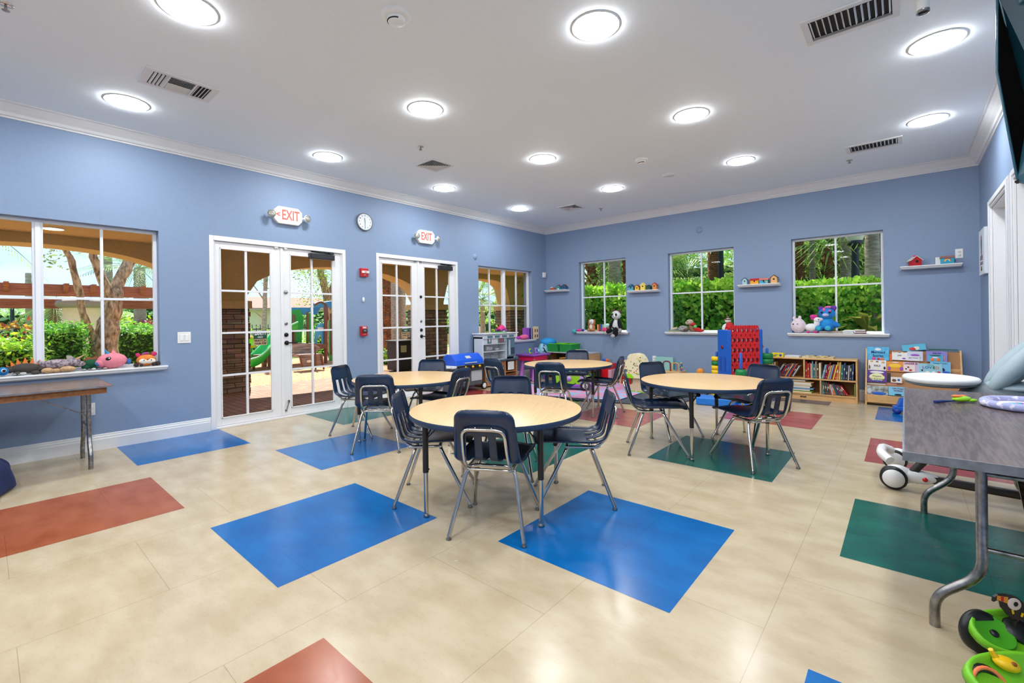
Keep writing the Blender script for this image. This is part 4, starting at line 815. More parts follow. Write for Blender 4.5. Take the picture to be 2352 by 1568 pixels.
cover(2, 2076, 2102, 837, 853, (240, 220, 214), 'small pale pink book with red ladybirds, second tier', None, dy=-.009, extra=[(-.1, .65, .1, .12, mat('brown_felt', (120, 80, 50), .8)), (.1, .25, .14, .15, RED), (-.3, .4, .08, .1, INK)])
cover(2, 2110, 2165, 834, 856, (150, 205, 215), 'pale blue LOVED book in front of the high chair tray', "You're", mat('teal_ink', (40, 130, 140), .6), .022, 1, tz=.85, dy=-.006, extra=[(-.35, .3, .04, .1, INK), (-.12, .12, .1, .12, PAGE), (.14, .12, .08, .12, WPLAST), (.35, .15, .08, .1, RED)])
lb = [o for o in bpy.data.objects if o.name.startswith('picture_book')][-1]
for o in bpy.data.objects:
    if o.get('label', '').startswith('pale blue LOVED'): lb = o
for i, (ch, m_) in enumerate(zip('LOVED', [PURPLE, BLUE, mat('teal_ink', (40, 130, 140), .6), GREEN, ORANGE])): text('title_letter', ch, .042, (-.064+.032*i, -.0015, .072), FR, m_, lb, bold=.0018)
cover(2, 2137, 2184, 830, 856, (120, 190, 225), 'light blue boat book at the end of the second tier', "Bobbie Turtle's\nTale", mat('teal_ink', (40, 130, 140), .6), .026, .8, tz=.86, extra=[(.1, .3, .12, .18, mat('deep_navy_ink', (20, 30, 80), .6)), (0, .12, .5, .1, BLUE)])
cover(1, 1992, 2037, 849, 876, (92, 50, 140), 'purple Prayers book, third tier', 'Prayers\nfor Everyone', mat('olive_ink', (110, 120, 30), .6), .034, .85, tz=.5, extra=[(0, .42, .42, .34, mat('cream_art', (235, 232, 180), .6)), (0, .84, .38, .1, WPLAST), (.33, .6, .05, .05, RED), (0, .14, .25, .05, BLUE)])
cover(1, 2038, 2046, 856, 877, (36, 26, 30), 'narrow dark book beside the purple Prayers book', dy=.01)
cover(1, 2046, 2072, 865, 878, (235, 225, 215), 'small cream book with a blue square, third tier', None, extra=[(-.2, .4, .2, .25, mat('brown_felt', (120, 80, 50), .8)), (.2, .5, .12, .2, BLUE)])
cover(0, 1989, 2040, 884, 905, (90, 90, 84), 'dark photo book with a blue band, bottom tier', None, rgb2=(190, 200, 190), extra=[(.1, .2, .32, .18, BLUE), (-.35, .4, .12, .3, LGREY)])
cover(0, 2041, 2085, 887, 907, (120, 200, 230), 'sky blue book with red lettering, bottom tier', "Let's Travel\nWORLD", mat('dark_red_ink', (140, 20, 40), .5), .028, .85, tz=.8, extra=[(0, .12, .2, .1, INK)])
cover(1, 1990, 2034, 878, 882, (230, 226, 218), 'white book edge lying along the third tier board', None, dy=.02); cover(1, 2035, 2060, 878, 883, (225, 150, 130), 'coral pink booklet edge on the third tier board', None, dy=.02)
# ------------------------------------------------------------------ giant connect game and ring stacks
cy = 6.95
def xat(px, y, v=800): return PY(px, v, y).x
g0, g1 = PY(1672, 760, 6.72), PY(1742, 760, 7.10)
A_, B_ = Vector((xat(1668, 6.78), 6.78, 0)), Vector((xat(1741, 7.12), 7.12, 0))
dv = B_-A_; W_ = dv.length; rz = math.atan2(dv.y, dv.x)
Ht = PY(1700, 742, 6.95).z; W_ = .86; Hs = PY(1668, 757, 6.8).z
t = thing('giant_connect_game', 'tall red grid connect game between two blue side posts', 'game', (A_.x, A_.y, 0), rz)
W_ = dv.length
post = MB(); 
# left post seen broadside: a wide blue upright set across the grid end
for sx, x in ((0, -.055), (1, W_)):
    b = MB(); b.box(x, x+.055, -.13 if sx == 0 else -.03, .13 if sx == 0 else .10, .05, Hs)
    o = b.build('side_post', BLUE, t, bevel=.012)
    fx = x-.004 if sx == 0 else x+.059
    for z0 in (.30, Hs-.24): MB().lathe([(.026, 0), (.026, .008), (0, .008)], (x-.001 if sx == 0 else x+.056, 0, z0), rot=(0, -PI/2 if sx == 0 else PI/2, 0), n=18).build('round_hole', mat('hole_red', (120, 16, 26), .5), o)
    for yy in ((-.06, .06) if sx == 0 else ()): MB().box(*( (x-.003, x+.002) if sx == 0 else (x+.053, x+.058)), yy-.025, yy+.025, .42, Hs-.38).build('recess', mat('blue_recess', (16, 78, 168), .35), o)
    MB().prism([(-.17, 0), (.17, 0), (.17, .03), (.12, .08), (-.12, .08), (-.17, .03)], x-.01, x+.065, plane='YZ').build('foot', BLUE, t, bevel=.008)
# red grid: seven columns by six rows of round windows
cols_, rws = 7, 6; cw = W_/cols_; z0 = .22; chh = (Ht-.03-z0)/rws; N = 20
for yy0, yy1, nm in ((-.032, -.02, 'front_grid'), (.02, .032, 'rear_grid')):
    b = MB()
    for i in range(cols_):
        for j in range(rws):
            cx_, cz_ = cw*(i+.5), z0+chh*(j+.5); rr_ = min(cw, chh)*.40; sqv, cir = [], []
            for k in range(N):
                a = 2*PI*k/N; c_, s__ = math.cos(a), math.sin(a); m_ = max(abs(c_), abs(s__)); zz = cz_+s__/m_*chh/2
                xx = cx_+c_/m_*cw/2
                if j == rws-1 and s__ > 0: zz = cz_+chh/2*s__*1.0; xx = cx_+cw/2*c_
                sqv.append((xx, zz)); cir.append((cx_+rr_*c_, cz_+rr_*1.15*s__))
            vs = [(x, yy0, z) for x, z in sqv]+[(x, yy0, z) for x, z in cir]+[(x, yy1, z) for x, z in sqv]+[(x, yy1, z) for x, z in cir]
            b.add(vs, [(k, (k+1) % N, N+(k+1) % N, N+k) for k in range(N)]+[(3*N+k, 3*N+(k+1) % N, 2*N+(k+1) % N, 2*N+k) for k in range(N)]+[(N+k, N+(k+1) % N, 3*N+(k+1) % N, 3*N+k) for k in range(N)]+([(k, 2*N+k, 2*N+(k+1) % N, (k+1) % N) for k in range(N)] if j == rws-1 or j == 0 else []), 0, False)
    b.build(nm, RED, t)
b = MB()
for i in range(cols_+1): b.box(cw*i-.005, cw*i+.005, -.02, .02, z0, Ht-.09)
b.build('column_rib', RED, t); MB().box(0, W_, -.03, .03, z0-.03, z0).build('bottom_rail', RED, t)
def ring_stack(px, v0, y, n, colors, lab, R=.062, zb=.0, peg=.07, top=None):
    p = PY(px, v0, y); t = thing('ring_stack', lab, 'toy', (p.x, y, zb), 0, 'ring stacks beside the giant game'); z = .04
    MB().lathe([(0, 0), (R*1.15, 0), (R*1.15, .025), (R*.9, .04), (0, .04)], n=28).build('base', BLUE, t); hh = (top-zb-.04)/n
    for i in range(n):
        MB().lathe([(.02, .0), (R-.012, 0), (R, hh*.2), (R, hh*.75), (R-.012, hh*.96), (.02, hh*.96)], (0, 0, z), n=28).build('ring', colors[i], t); z += hh
    MB().lathe([(.017, 0), (.017, peg), (.01, peg+.012), (0, peg+.014)], (0, 0, z), n=16).build('peg', BLUE, t)
Y, G = YELLOW, GREEN
yL = 6.9
ring_stack(1646, 818, yL, 9, [Y, G, Y, Y, G, Y, Y, G, Y], 'tall stack of yellow and green rings left of the giant game', R=.072, top=PY(1646, 818, yL).z, peg=.055)
ring_stack(1762, 814, 7.2, 8, [G, Y, Y, Y, Y, Y, G, G], 'ring stack topped by two green rings beside the bookcase', R=.074, top=PY(1762, 810, 7.2).z, peg=.055)
ring_stack(1702, 848, 6.55, 3, [G, G, G], 'short ring stack of green rings on a long blue peg before the game', R=.07, top=PY(1702, 847, 6.55).z, peg=PY(1702, 812, 6.55).z-PY(1702, 847, 6.55).z)
tag(MB().box(-.24, .24, -.12, .12, 0, .11).build('storage_bin', mat('bin_blue', (28, 120, 215), .35), loc=(PZ(1675, 915).x, 6.42, .0), rotz=.15, bevel=.02), 'blue plastic bin on the floor in front of the giant game', 'bin')
# ------------------------------------------------------------------ carpet and rug
CARP = mat('charcoal_carpet', (86, 94, 106), .95, rgb2=(50, 56, 66), scale=90, detail=2, bump=.3)
c1, c2, c3 = PZ(1100, 930), PZ(1520, 928), PZ(1640, 900)
poly = [(-5.35, 5.95), (-4.75, 5.62), (-3.35, 5.52), (PZ(1562, 931).x, PZ(1562, 931).y), (PZ(1660, 895).x, PZ(1660, 895).y), (-2.0, 7.86), (-5.2, 7.86)]
poly = [(-5.15, 5.86), (PZ(1330, 921).x, PZ(1330, 921).y), (PZ(1545, 934).x, PZ(1545, 934).y), (PZ(1650, 897).x, PZ(1650, 897).y), (-2.05, 7.87), (-5.15, 7.87)]
tag(MB().prism(poly, .0008, .008, plane='XY').build('carpet', CARP), 'charcoal speckled carpet under the toys along the far wall', 'carpet')
bd = MB()
pp = [Vector((x, y, .007)) for x, y in poly]
bd.tube([pp[0], pp[1], pp[2], pp[3], pp[4]], .006, n=6); o = bd.build('bound_edge', INK); o.parent = bpy.data.objects['carpet']
RUGM = mat('pastel_rug', (236, 140, 176), .95, rgb2=(150, 190, 225), scale=6, stretch=(1, 1.4, 1), detail=2, lo=.42, hi=.58)
q = [PZ(u_, v_) for u_, v_ in ((1195, 906), (1345, 918), (1420, 921), (1480, 902), (1432, 880), (1200, 884))]
m_ = MB(); m_.prism([(p.x, p.y) for p in q], .009, .016, plane='XY'); rg = m_.build('play_rug', RUGM); tag(rg, 'pink and blue pastel rug under the toy car', 'rug')
o = MB().tube([Vector((p.x, p.y, .0135)) for p in (q[0], q[1], q[2], q[3])], .004, n=6).build('fringe', mat('navy_fringe', (34, 44, 84), .9)); o.parent = rg
# ------------------------------------------------------------------ play kitchen against the left wall
KW = mat('kitchen_white', (215, 220, 224), .45); KG = mat('kitchen_slate', (96, 128, 146), .45); KD = mat('kitchen_dark', (58, 72, 88), .45); KB = mat('kitchen_brown', (182, 122, 78), .5)
kx = XL+.03; yk0, yk1 = PX(1113, 800, kx+.28).y, PX(1186, 800, kx+.28).y
zt_ = PX(1150, 764, kx+.28).z; zc_ = PX(1150, 826, kx+.30).z
t = thing('play_kitchen', 'white toy kitchen with grey counter standing before the far left window', 'play kitchen', (kx, yk0, 0), PI/2); w_ = yk1-yk0
K = lambda x0, x1, d0, d1, z0, z1: (x0, x1, -d1, -d0, z0, z1)
b = MB(); b.box(*K(0, w_, 0, .03, zc_, zt_-.06)); b.box(*K(0, .02, 0, .24, zc_, zt_-.06)); b.box(*K(w_*.72, w_*.74, 0, .24, zc_, zt_-.06)); b.box(*K(w_*.98, w_, 0, .24, zc_, zt_-.06))
kh = zt_-zc_; b.box(*K(0, w_*.73, 0, .22, zc_+kh*.30, zc_+kh*.33)); b.box(*K(.003, w_*.727, .005, .243, zc_+kh*.58, zt_-.063)); b.build('upper_cabinet', KW, t, bevel=.006)
b = MB(); b.box(*K(-.03, w_+.05, 0, .30, zt_-.02, zt_)); b.box(*K(0, w_, 0, .27, zt_-.10, zt_-.02)); b.build('cornice', KW, t, bevel=.008)
for i in range(4): MB().box(*K(w_*(.10+.225*i), w_*(.25+.225*i), .268, .275, zt_-.085, zt_-.045)).build('cornice_slot', KG, t)
o = MB().box(*K(w_*.13, w_*.25, .24, .247, zc_+kh*.62, zc_+kh*.84)).build('picture_panel', KG, t); MB().ell((w_*.19, -.25, zc_+kh*.73), (.018, .002, .03)).build('printed_mark', PAGE, o)
o = MB().box(*K(w_*.45, w_*.70, .24, .252, zc_+kh*.62, zc_+kh*.83)).build('microwave_door', KG, t, bevel=.004); MB().box(*K(w_*.48, w_*.60, .252, .256, zc_+kh*.65, zc_+kh*.80)).build('microwave_window', mat('soft_mauve', (150, 90, 90), .5), o); MB().box(*K(w_*.64, w_*.67, .252, .26, zc_+kh*.65, zc_+kh*.80)).build('microwave_handle', LGREY, o)
o = MB().box(*K(w_*.75, w_*.99, .0, .25, zc_+.03, zt_-.10)).build('fridge', KG, t, bevel=.006); MB().box(*K(w_*.78, w_*.81, .25, .275, zc_+.06, zt_-.14)).build('fridge_handle', LGREY, o, bevel=.004); MB().box(*K(w_*.86, w_*.97, .25, .258, zc_+.08, zc_+.20)).build('water_dispenser', KD, o)
b = MB()
for i in range(5): b.lathe([(0, 0), (.045, 0), (.05, .004), (.05, .006)], (w_*.22+.03*i, -.12, zc_+kh*.33+.052), rot=(0, PI/2-.25, 0), n=20)
b.build('toy_plates', KW, t); MB().lathe([(.02, 0), (.05, .02), (.055, .035)], (w_*.56, -.12, zc_+kh*.33+.002), n=20).build('toy_bowl', KW, t)
b = MB(); b.box(*K(-.02, w_*1.03, 0, .33, zc_-.03, zc_)); b.build('counter', KD, t, bevel=.01)
MB().tube(arc_pts([(w_*.45, -.06, zc_), (w_*.45, -.06, zc_+.10), (w_*.45, -.13, zc_+.10), (w_*.45, -.13, zc_+.07)], .03), .008).build('faucet', CHROME, t)
MB().lathe([(.09, 0), (.085, .004), (.05, .005), (0, .003)], (w_*.6, -.17, zc_), n=24).build('burner', LGREY, t)
b = MB(); b.box(*K(0, w_*.12, 0, .29, .04, zc_-.03)); b.box(*K(w_*.58, w_*.62, 0, .30, .04, zc_-.03)); b.box(*K(w_*.96, w_, 0, .30, .04, zc_-.03)); b.box(*K(0, w_, 0, .03, .04, zc_-.03)); b.box(*K(0, w_, 0, .3, .02, .05)); b.box(*K(w_*.62, w_*.96, 0, .3, zc_-.24, zc_-.225)); b.build('lower_cabinet', KB, t, bevel=.004)
o = MB().box(*K(w_*.14, w_*.57, .26, .285, .08, zc_-.12)).build('oven_door', KG, t, bevel=.004); MB().box(*K(w_*.22, w_*.5, .285, .29, .14, .26)).build('oven_window', KD, o); MB().cyl((w_*.18, -.31, zc_-.16), (w_*.53, -.31, zc_-.16), .008).build('oven_handle', LGREY, o)
o = MB().box(*K(w_*.14, w_*.57, .25, .29, zc_-.11, zc_-.035)).build('control_panel', KB, t)
for i, m_ in enumerate((RED, KD, RED)): MB().lathe([(0, 0), (.018, 0), (.016, .012), (0, .014)], (w_*(.22+.13*i), -.29, zc_-.07), rot=(PI/2, 0, 0), n=14).build('control_knob', m_, o)
MB().box(*K(w_*.68, w_*.88, .30, .304, zc_-.20, zc_-.05)).build('paper_note', WPLAST, t); MB().box(*K(w_*.66, w_*.92, .22, .28, .10, zc_-.27)).build('storage_basket', mat('basket_brown', (120, 70, 40), .6), t)
tb_ = thing('toy_toaster', 'small black toy appliance at the end of the play kitchen counter', 'toy', (kx+.17, yk0+w_*.96, zc_+.0005), PI/2)
MB().box(-.05, .05, -.05, .05, 0, .115).build('appliance_body', BLACK, tb_, bevel=.012); MB().box(-.035, .035, -.053, -.05, .03, .085).build('front_print', mat('print_rose', (200, 110, 110), .5), tb_)
p = Vector((kx+.12, PX(1152, 760, kx+.12).y, zt_)); tt = thing('toy_car', 'magenta toy car on top of the play kitchen', 'toy', p, PI/2)
MB().ell((0, 0, .055), (.10, .06, .045)).ell((0, 0, .09), (.055, .05, .035)).build('car_body', PINK, tt)
for x in (-.06, .06):
    for y in (-.055, .055): MB().lathe([(0, -.01), (.025, -.01), (.025, .01), (0, .01)], (x, y, .026), rot=(PI/2, 0, 0), n=14).build('wheel', PURPLE, tt)
tag(MB().lathe([(0, 0), (.14, 0), (.14, .012), (0, .014)], n=24).build('toy_plate', mat('leaf_green', (70, 170, 90), .5), loc=(kx+.15, yk0+w_*.62, zt_+.0005)), 'flat green toy leaf plate on top of the play kitchen', 'toy')
bpy.data.objects['toy_car'].location.z = zt_+.014
# grill
gx = PZ(1062, 898).x; gy_ = PX(1080, 850, -5.35).y
ga, gb = PX(1048, 850, -5.40).y, PX(1112, 850, -5.40).y
t = thing('toy_grill', 'toy barbecue grill with a blue lid beside the play kitchen', 'toy grill', (XL+.05, ga, 0), PI/2); w_ = gb-ga
zl = PX(1080, 834, -5.42).z; GD = mat('grill_charcoal', (84, 92, 98), .5)
b = MB(); b.prism([(-.02, 0), (.05, 0), (.07, .10), (w_-.05, .10), (w_-.03, .10), (w_, zl-.06), (.02, zl-.06)], -.36, -.33); b.box(.02, w_, -.33, -.05, .10, zl-.06); b.box(.0, .05, -.36, -.05, 0, .12); b.build('cabinet', GD, t, bevel=.006)
for i in range(2): MB().box(.06+i*(w_/2-.03), .02+(i+1)*(w_/2-.03), -.37, -.358, .17, zl-.13).build('door', LGREY, t, bevel=.004)
MB().box(w_*.42, w_*.5, -.366, -.36, .125, .155).build('badge', mat('badge_red', (190, 60, 70), .5), t)
o = MB().box(-.09, w_+.06, -.40, -.02, zl-.06, zl-.02).build('shelf_deck', KW, t, bevel=.012); MB().prism([(-.02, zl-.075), (w_+.02, zl-.075), (w_, zl-.02), (0, zl-.02)], -.43, -.39).build('control_strip', BLACK, t)
for i in range(3): MB().lathe([(0, 0), (.02, 0), (.018, .016), (0, .018)], (w_*(.25+.25*i), -.43, zl-.05), rot=(PI/2, 0, 0), n=14).build('control_knob', YELLOW, t)
pr = [(-.38, zl-.02), (-.06, zl-.02), (-.06, zl+.10), (-.12, zl+.15), (-.26, zl+.15), (-.36, zl+.06)]
o = MB().prism(pr, .0, w_, plane='YZ').build('lid', mat('lid_blue', (24, 90, 215), .3), t, bevel=.015); MB().box(w_*.3, w_*.72, -.395, -.375, zl+.005, zl+.02).build('lid_handle', LGREY, o); MB().obox((w_*.5, -.32, zl+.10), (.11, .006, .06), (-.9, 0, 0)).build('thermometer_plate', LGREY, o)
for s in (0, 1): MB().box(*((-.16, -.02) if s == 0 else (w_+.02, w_+.14)), -.35, -.1, zl-.05, zl-.03).build('side_shelf', KW, t, bevel=.006)
wl = MB().lathe([(0, -.02), (.06, -.02), (.065, -.012), (.065, .012), (.06, .02), (0, .02)], (w_+.03, -.34, .065), rot=(PI/2, 0, 0), n=24).build('wheel', BLACK, t); MB().lathe([(0, .021), (.042, .021), (.044, .018)], (w_+.03, -.34, .065), rot=(PI/2, 0, 0), n=20).build('hub_cap', WPLAST, wl)
tag(MB().box(-.15, .15, -.012, .0, 0, .33).build('side_board', mat('soft_plum', (120, 96, 130), .6), loc=(XL+.05, gb+.14, 0), rotz=PI/2), 'small grey-purple toy panel between the grill and the play kitchen', 'toy')
# vanity desk: pink and purple
vx = XL+.33; p0 = PX(1225, 860, vx); tz = PX(1225, 828, vx).z
t = thing('toy_vanity', 'purple and pink plastic play table beside the play kitchen', 'play table', (vx, p0.y, 0), PI/2)
tz = .50
MB().prism([(-.26, tz-.03), (.26, tz-.03), (.30, tz), (-.28, tz)], -.22, .22).build('tabletop', PURPLE, t, bevel=.01); MB().box(-.22, .18, -.20, .20, tz-.12, tz-.03).build('drawer_box', mat('magenta_red', (225, 30, 90), .4), t, bevel=.01)
for x in (-.17, .17):
    for y in (-.15, .15): MB().tube([(x*.7, y, tz-.10), (x*1.1, y*1.1, .0)], [.035, .05]).build('leg', PURPLE if x > 0 else mat('orchid_plastic', (200, 120, 215), .4), t)
for i, (x, y, m_, s) in enumerate(((-.15, -.05, LIME, .05), (-.09, 0, PINK, .05), (.0, -.08, mat('orchid_plastic', (200, 120, 215), .4), .055), (.10, -.05, TEAL, .05))):
    tt = thing('toy_phone', ['lime green', 'pink', 'lilac', 'teal'][i]+' toy gadget standing on the purple play table', 'toy', (vx+(-y), p0.y+x, tz+.0005), PI/2)
    MB().obox((0, 0, s+.012), (s*1.2, .02, s*2), (-.25, 0, 0)).build('case', m_, tt, bevel=.008); MB().obox((0, -.013, s+.014), (s*.7, .006, s*.9), (-.25, 0, 0)).build('screen', BLUE if i % 2 == 0 else WPLAST, tt)
# ------------------------------------------------------------------ corner: toy shelf with green bins, blue stroller
sx0, sx1 = PY(1250, 812, 7.45).x, PY(1352, 812, 7.45).x; sz = PY(1300, 811, 7.45).z
t = thing('toy_shelf', 'light wood toy shelf in the room corner holding green fabric bins', 'shelf', (sx0, 7.45, 0)); w_ = sx1-sx0
for x in (0, w_-.02): MB().box(x, x+.02, 0, .42, 0, sz).build('side_panel', MAPLE, t, bevel=.002)
MB().box(-.01, w_+.01, -.01, .42, sz, sz+.015).build('top_board', mat('grey_laminate', (190, 192, 195), .4), t)
for z in (.05, sz*.5, sz-.17): MB().box(.02, w_-.02, .01, .41, z, z+.015).build('shelf_board', MAPLE, t)
MB().box(.02, w_-.02, .40, .41, .05, sz).build('back_board', mat('shelf_dark', (110, 92, 76), .7), t)
MB().obox((w_*.65, .02, sz-.07), (w_*.6, .01, .02), (0, -.12, 0)).build('front_rail', mat('amber_wood', (225, 150, 50), .5), t)
FG = mat('green_fabric', (24, 140, 60), .8, var=.08, scale=12); FP = mat('lime_piping', (120, 220, 50), .7)
for i, (px0, px1, lab) in enumerate(((1258, 1287, 'open green fabric bin nearest the room corner'), (1281, 1313, 'open green fabric bin with an orange toy inside'))):
    xa_, xb_ = PY(px0, 800, 7.5).x, PY(px1, 800, 7.5).x; tt = thing('fabric_bin', lab, 'bin', ((xa_+xb_)/2, 7.64-.0*i, sz+.016), 0, 'green fabric bins on the corner shelf'); a = (xb_-xa_)/2; b = MB()
    o1 = [(-a*.95, -.14), (a*.95, -.14), (a*.95, .14), (-a*.95, .14)]; o2 = [(-a*1.08, -.16), (a*1.08, -.16), (a*1.08, .16), (-a*1.08, .16)]; h_ = .16
    vs = [(x, y, 0) for x, y in o1]+[(x, y, h_) for x, y in o2]+[(x*.96, y*.96, h_) for x, y in o2]+[(x*.94, y*.94, .012) for x, y in o1]
    b.add(vs, [(0, 1, 5, 4), (1, 2, 6, 5), (2, 3, 7, 6), (3, 0, 4, 7), (8, 9, 13, 12), (9, 10, 14, 13), (10, 11, 15, 14), (11, 8, 12, 15), (3, 2, 1, 0), (12, 13, 14, 15), (4, 5, 9, 8), (5, 6, 10, 9), (6, 7, 11, 10), (7, 4, 8, 11)]); b.build('bin_body', FG, tt)
    MB().tube([Vector((x, y, h_)) for x, y in o2+[o2[0]]], .006, n=6).build('piping', FP, tt)
tag(MB().box(-.05, .05, -.05, .05, 0, .10).build('toy_block', ORANGE, loc=(PY(1303, 795, 7.6).x, 7.66, sz+.03)), 'orange block sticking out of the second green bin', 'toy')
tx = PY(1258, 800, 7.25).x; t = thing('doll_stroller', 'blue doll stroller with printed hood squeezed into the room corner', 'doll stroller', (-5.55, 7.55, 0), .9)
SBL = mat('stroller_blue', (30, 150, 215), .6); SPR = mat('stroller_print', (150, 205, 225), .7, rgb2=(60, 80, 110), scale=14, lo=.55, hi=.6)
MB().torus((0, 0, .60), .17, .010, rot=(PI/2, 0, 0), a0=.2, a1=2.6).build('hood_rim', INK, t)
g = MB(); g.X = Matrix.Translation((.02, 0, .70)) @ Matrix.Diagonal((.17, .11, .09, 1)); g.ell((0, 0, 0), 1, n=20, k=12); g.build('hood', SBL, t)
g = MB(); g.X = Matrix.Translation((-.10, -.02, .52)) @ Matrix.Diagonal((.10, .11, .18, 1)); g.ell((0, 0, 0), 1, n=20, k=12); g.build('seat_fabric', SPR, t)
for y in (-.13, .13): MB().tube([(-.12, y, .60), (.05, y, .30), (.16, y, .07)], .010).tube([(.10, y, .55), (-.05, y, .30), (-.14, y, .07)], .010).build('frame_tube', mat('stroller_black', (30, 30, 34), .4), t)
for x in (-.15, .17):
    for y in (-.13, .13): MB().torus((x, y, .065), .05, .014, rot=(PI/2, 0, 0)).build('wheel', SBL, t)
# tan folding toy behind far chair, bins, toy car under far table
p = PY(1336, 812, 7.55); t = thing('cream_toy_chair', 'cream coloured small seat back showing behind the far blue chair', 'toy chair', (p.x, 7.5, 0)); z = PY(1336, 803, 7.5).z
MB().box(-.13, .13, 0, .04, .25, z).build('backrest', mat('cream_plastic', (225, 212, 170), .5), t, bevel=.02); MB().box(-.13, .13, -.25, .02, .24, .27).build('seat', mat('cream_plastic', (225, 212, 170), .5), t, bevel=.01)
for x in (-.11, .11):
    for y in (-.23, .01): MB().cyl((x, y, 0), (x, y, .25), .014).build('leg', mat('cream_plastic', (225, 212, 170), .5), t)
cx_, cyy = PZ(1320, 905).x, PZ(1320, 905).y; p = PZ(1323, 906)
t = thing('ride_on_car', 'lime and lilac toy car with chunky black wheels on the pastel rug', 'toy car', (-4.13, 6.36, .016), .42)
MB().box(-.30, .30, -.13, .13, .05, .10).build('chassis', PURPLE, t, bevel=.015); MB().prism([(-.29, .09), (.29, .09), (.31, .20), (.10, .23), (.05, .30), (-.27, .31), (-.30, .2)], -.12, .12).build('car_body', LIME, t, bevel=.015)
MB().prism([(.10, .10), (.29, .10), (.30, .22), (.10, .24)], -.126, -.119).build('fender', LILAC, t)
MB().lathe([(0, 0), (.045, 0), (.05, .008), (0, .012)], (-.08, -.12, .19), rot=(PI/2, 0, 0), n=10).build('flower_badge', LILAC, t)
for x in (-.19, .19):
    for y in (-.135, .135):
        wq = MB().lathe([(0, -.025), (.07, -.025), (.08, -.015), (.08, .015), (.07, .025), (0, .025)], (x, y, .08), rot=(PI/2, 0, 0), n=26).build('wheel', BLACK, t)
        h_ = MB().lathe([(0, .026), (.042, .026), (.045, .02)], (x, y, .08), rot=(PI/2, 0, 0), n=20).build('hub_cap', WPLAST, wq); 
        for k in range(3): a = k*2*PI/3; MB().tube([(x, y-.028, .08), (x+.036*math.cos(a), y-.028, .08+.036*math.sin(a))], .008, n=6).build('spoke', GREY, wq)
t = thing('toy_organizer', 'black open toy rack holding blue and white boxes under the far table', 'toy rack', (-4.55, 7.15, .009), .25)
for z in (.03, .22): MB().box(-.38, .38, -.15, .15, z, z+.02).build('shelf_board', BLACK, t)
for x in (-.38, .36): MB().box(x, x+.02, -.15, .15, 0, .25).build('side_panel', BLACK, t)
for i in range(4):
    tt = thing('toy_box', ['blue box with a yellow edge', 'green and blue box', 'white box with a doll picture', 'blue and lime box'][i]+' on the black toy rack', 'box', (0, 0, 0)); tt.location = Vector((-4.55, 7.15, .009))+Matrix.Rotation(.25, 3, 'Z') @ Vector((-.27+.18*i, -.02, .051)); tt.rotation_euler.z = .25
    MB().box(-.05, .05, -.08, .08, 0, .13).build('box_body', [BLUE, mat('grassy_print', (110, 170, 80), .5), WPLAST, LIME][i], tt, bevel=.002); MB().box(-.045, -.015, -.0815, -.08, .01, .12).build('printed_side', [YELLOW, BLUE, mat('print_rose', (200, 110, 110), .5), BLUE][i], tt)
for i, (px0, px1, m_, lab) in enumerate(((1358, 1376, RED, 'red fabric crate with pink straps under the far table'), (1381, 1398, RED, 'red fabric crate nearest the far chair in profile'), (1396, 1404, LILAC, 'pale see-through toy box beside the red crates'))):
    xa_, xb_ = PY(px0, 870, 7.35).x, PY(px1, 870, 7.35).x; tt = thing('toy_crate', lab, 'crate', ((xa_+xb_)/2, 7.5, .009)); a = (xb_-xa_)/2; hh = .34 if i < 2 else .24
    MB().box(-a, a, -.15, .15, 0, hh).build('crate_body', m_ if i < 2 else mat('clear_rose', (205, 150, 160), .3), tt, bevel=.01)
    if i == 0: MB().box(-a*.6, -a*.3, -.156, -.15, .0, hh).box(a*.3, a*.6, -.156, -.15, 0, hh).build('strap', mat('strap_pink', (240, 130, 160), .6), tt)
    if i == 1:
        for k in range(3): tag(MB().obox((0, 0, 0), (.06, .05, .07), (.3, .2, k)).build('toy_block', [BLUE, ORANGE, GREY][k], loc=((xa_+xb_)/2-.06+.06*k, 7.45, .009+hh+.04)), ['blue', 'orange', 'grey'][k]+' toy heaped on the second red crate', 'toy')
# tree shaped wooden toy, doll house, bead maze, small wall-side toys
p = PZ(1467, 902); TRW = mat('toy_tree_wood', (226, 200, 160), .55); TRP = mat('toy_tree_print', (238, 226, 185), .5, rgb2=(150, 165, 70), scale=11, lo=.60, hi=.66, detail=3)
s_x = PY(1466, 880, 6.75).x; t = thing('wooden_tree_toy', 'tree shaped wooden activity toy printed with leaves and owls', 'toy', (s_x, 6.72, .009), .0)
mpp = .0063
def TP(px, v): return ((px-1466)*mpp, max(0, (904-v)*mpp))
def zz(v): return PY(1466, v, 6.72).z-.009
trunk = [(-.155, .0), (.155, .0), (.155, .03), (.07, .14), (.05, .30), (-.05, .30), (-.07, .14), (-.155, .03)]
MB().prism(trunk, -.03, .03).build('trunk', TRW, t, bevel=.004); MB().box(-.16, .16, -.034, .034, .0, .02).build('green_base_strip', LIME, t)
cr_ = [(-.16, .20), (.16, .20), (.20, .27), (.19, .36), (.155, .43), (.13, .48), (.08, .53), (0, .545), (-.08, .535), (-.12, .50), (-.125, .46), (-.165, .43), (-.165, .38), (-.195, .35), (-.19, .26)]
k_ = zz(811)/.545
cr_ = [(x, z*k_) for x, z in cr_]
MB().prism(cr_, -.09, .09).build('crown_panel', TRP, t, bevel=.006); MB().prism([(-.19, .26*k_), (-.16, .20*k_), (.0, .20*k_), (-.06, .26*k_)], -.096, .0).build('green_leaf_strip', LIME, t)
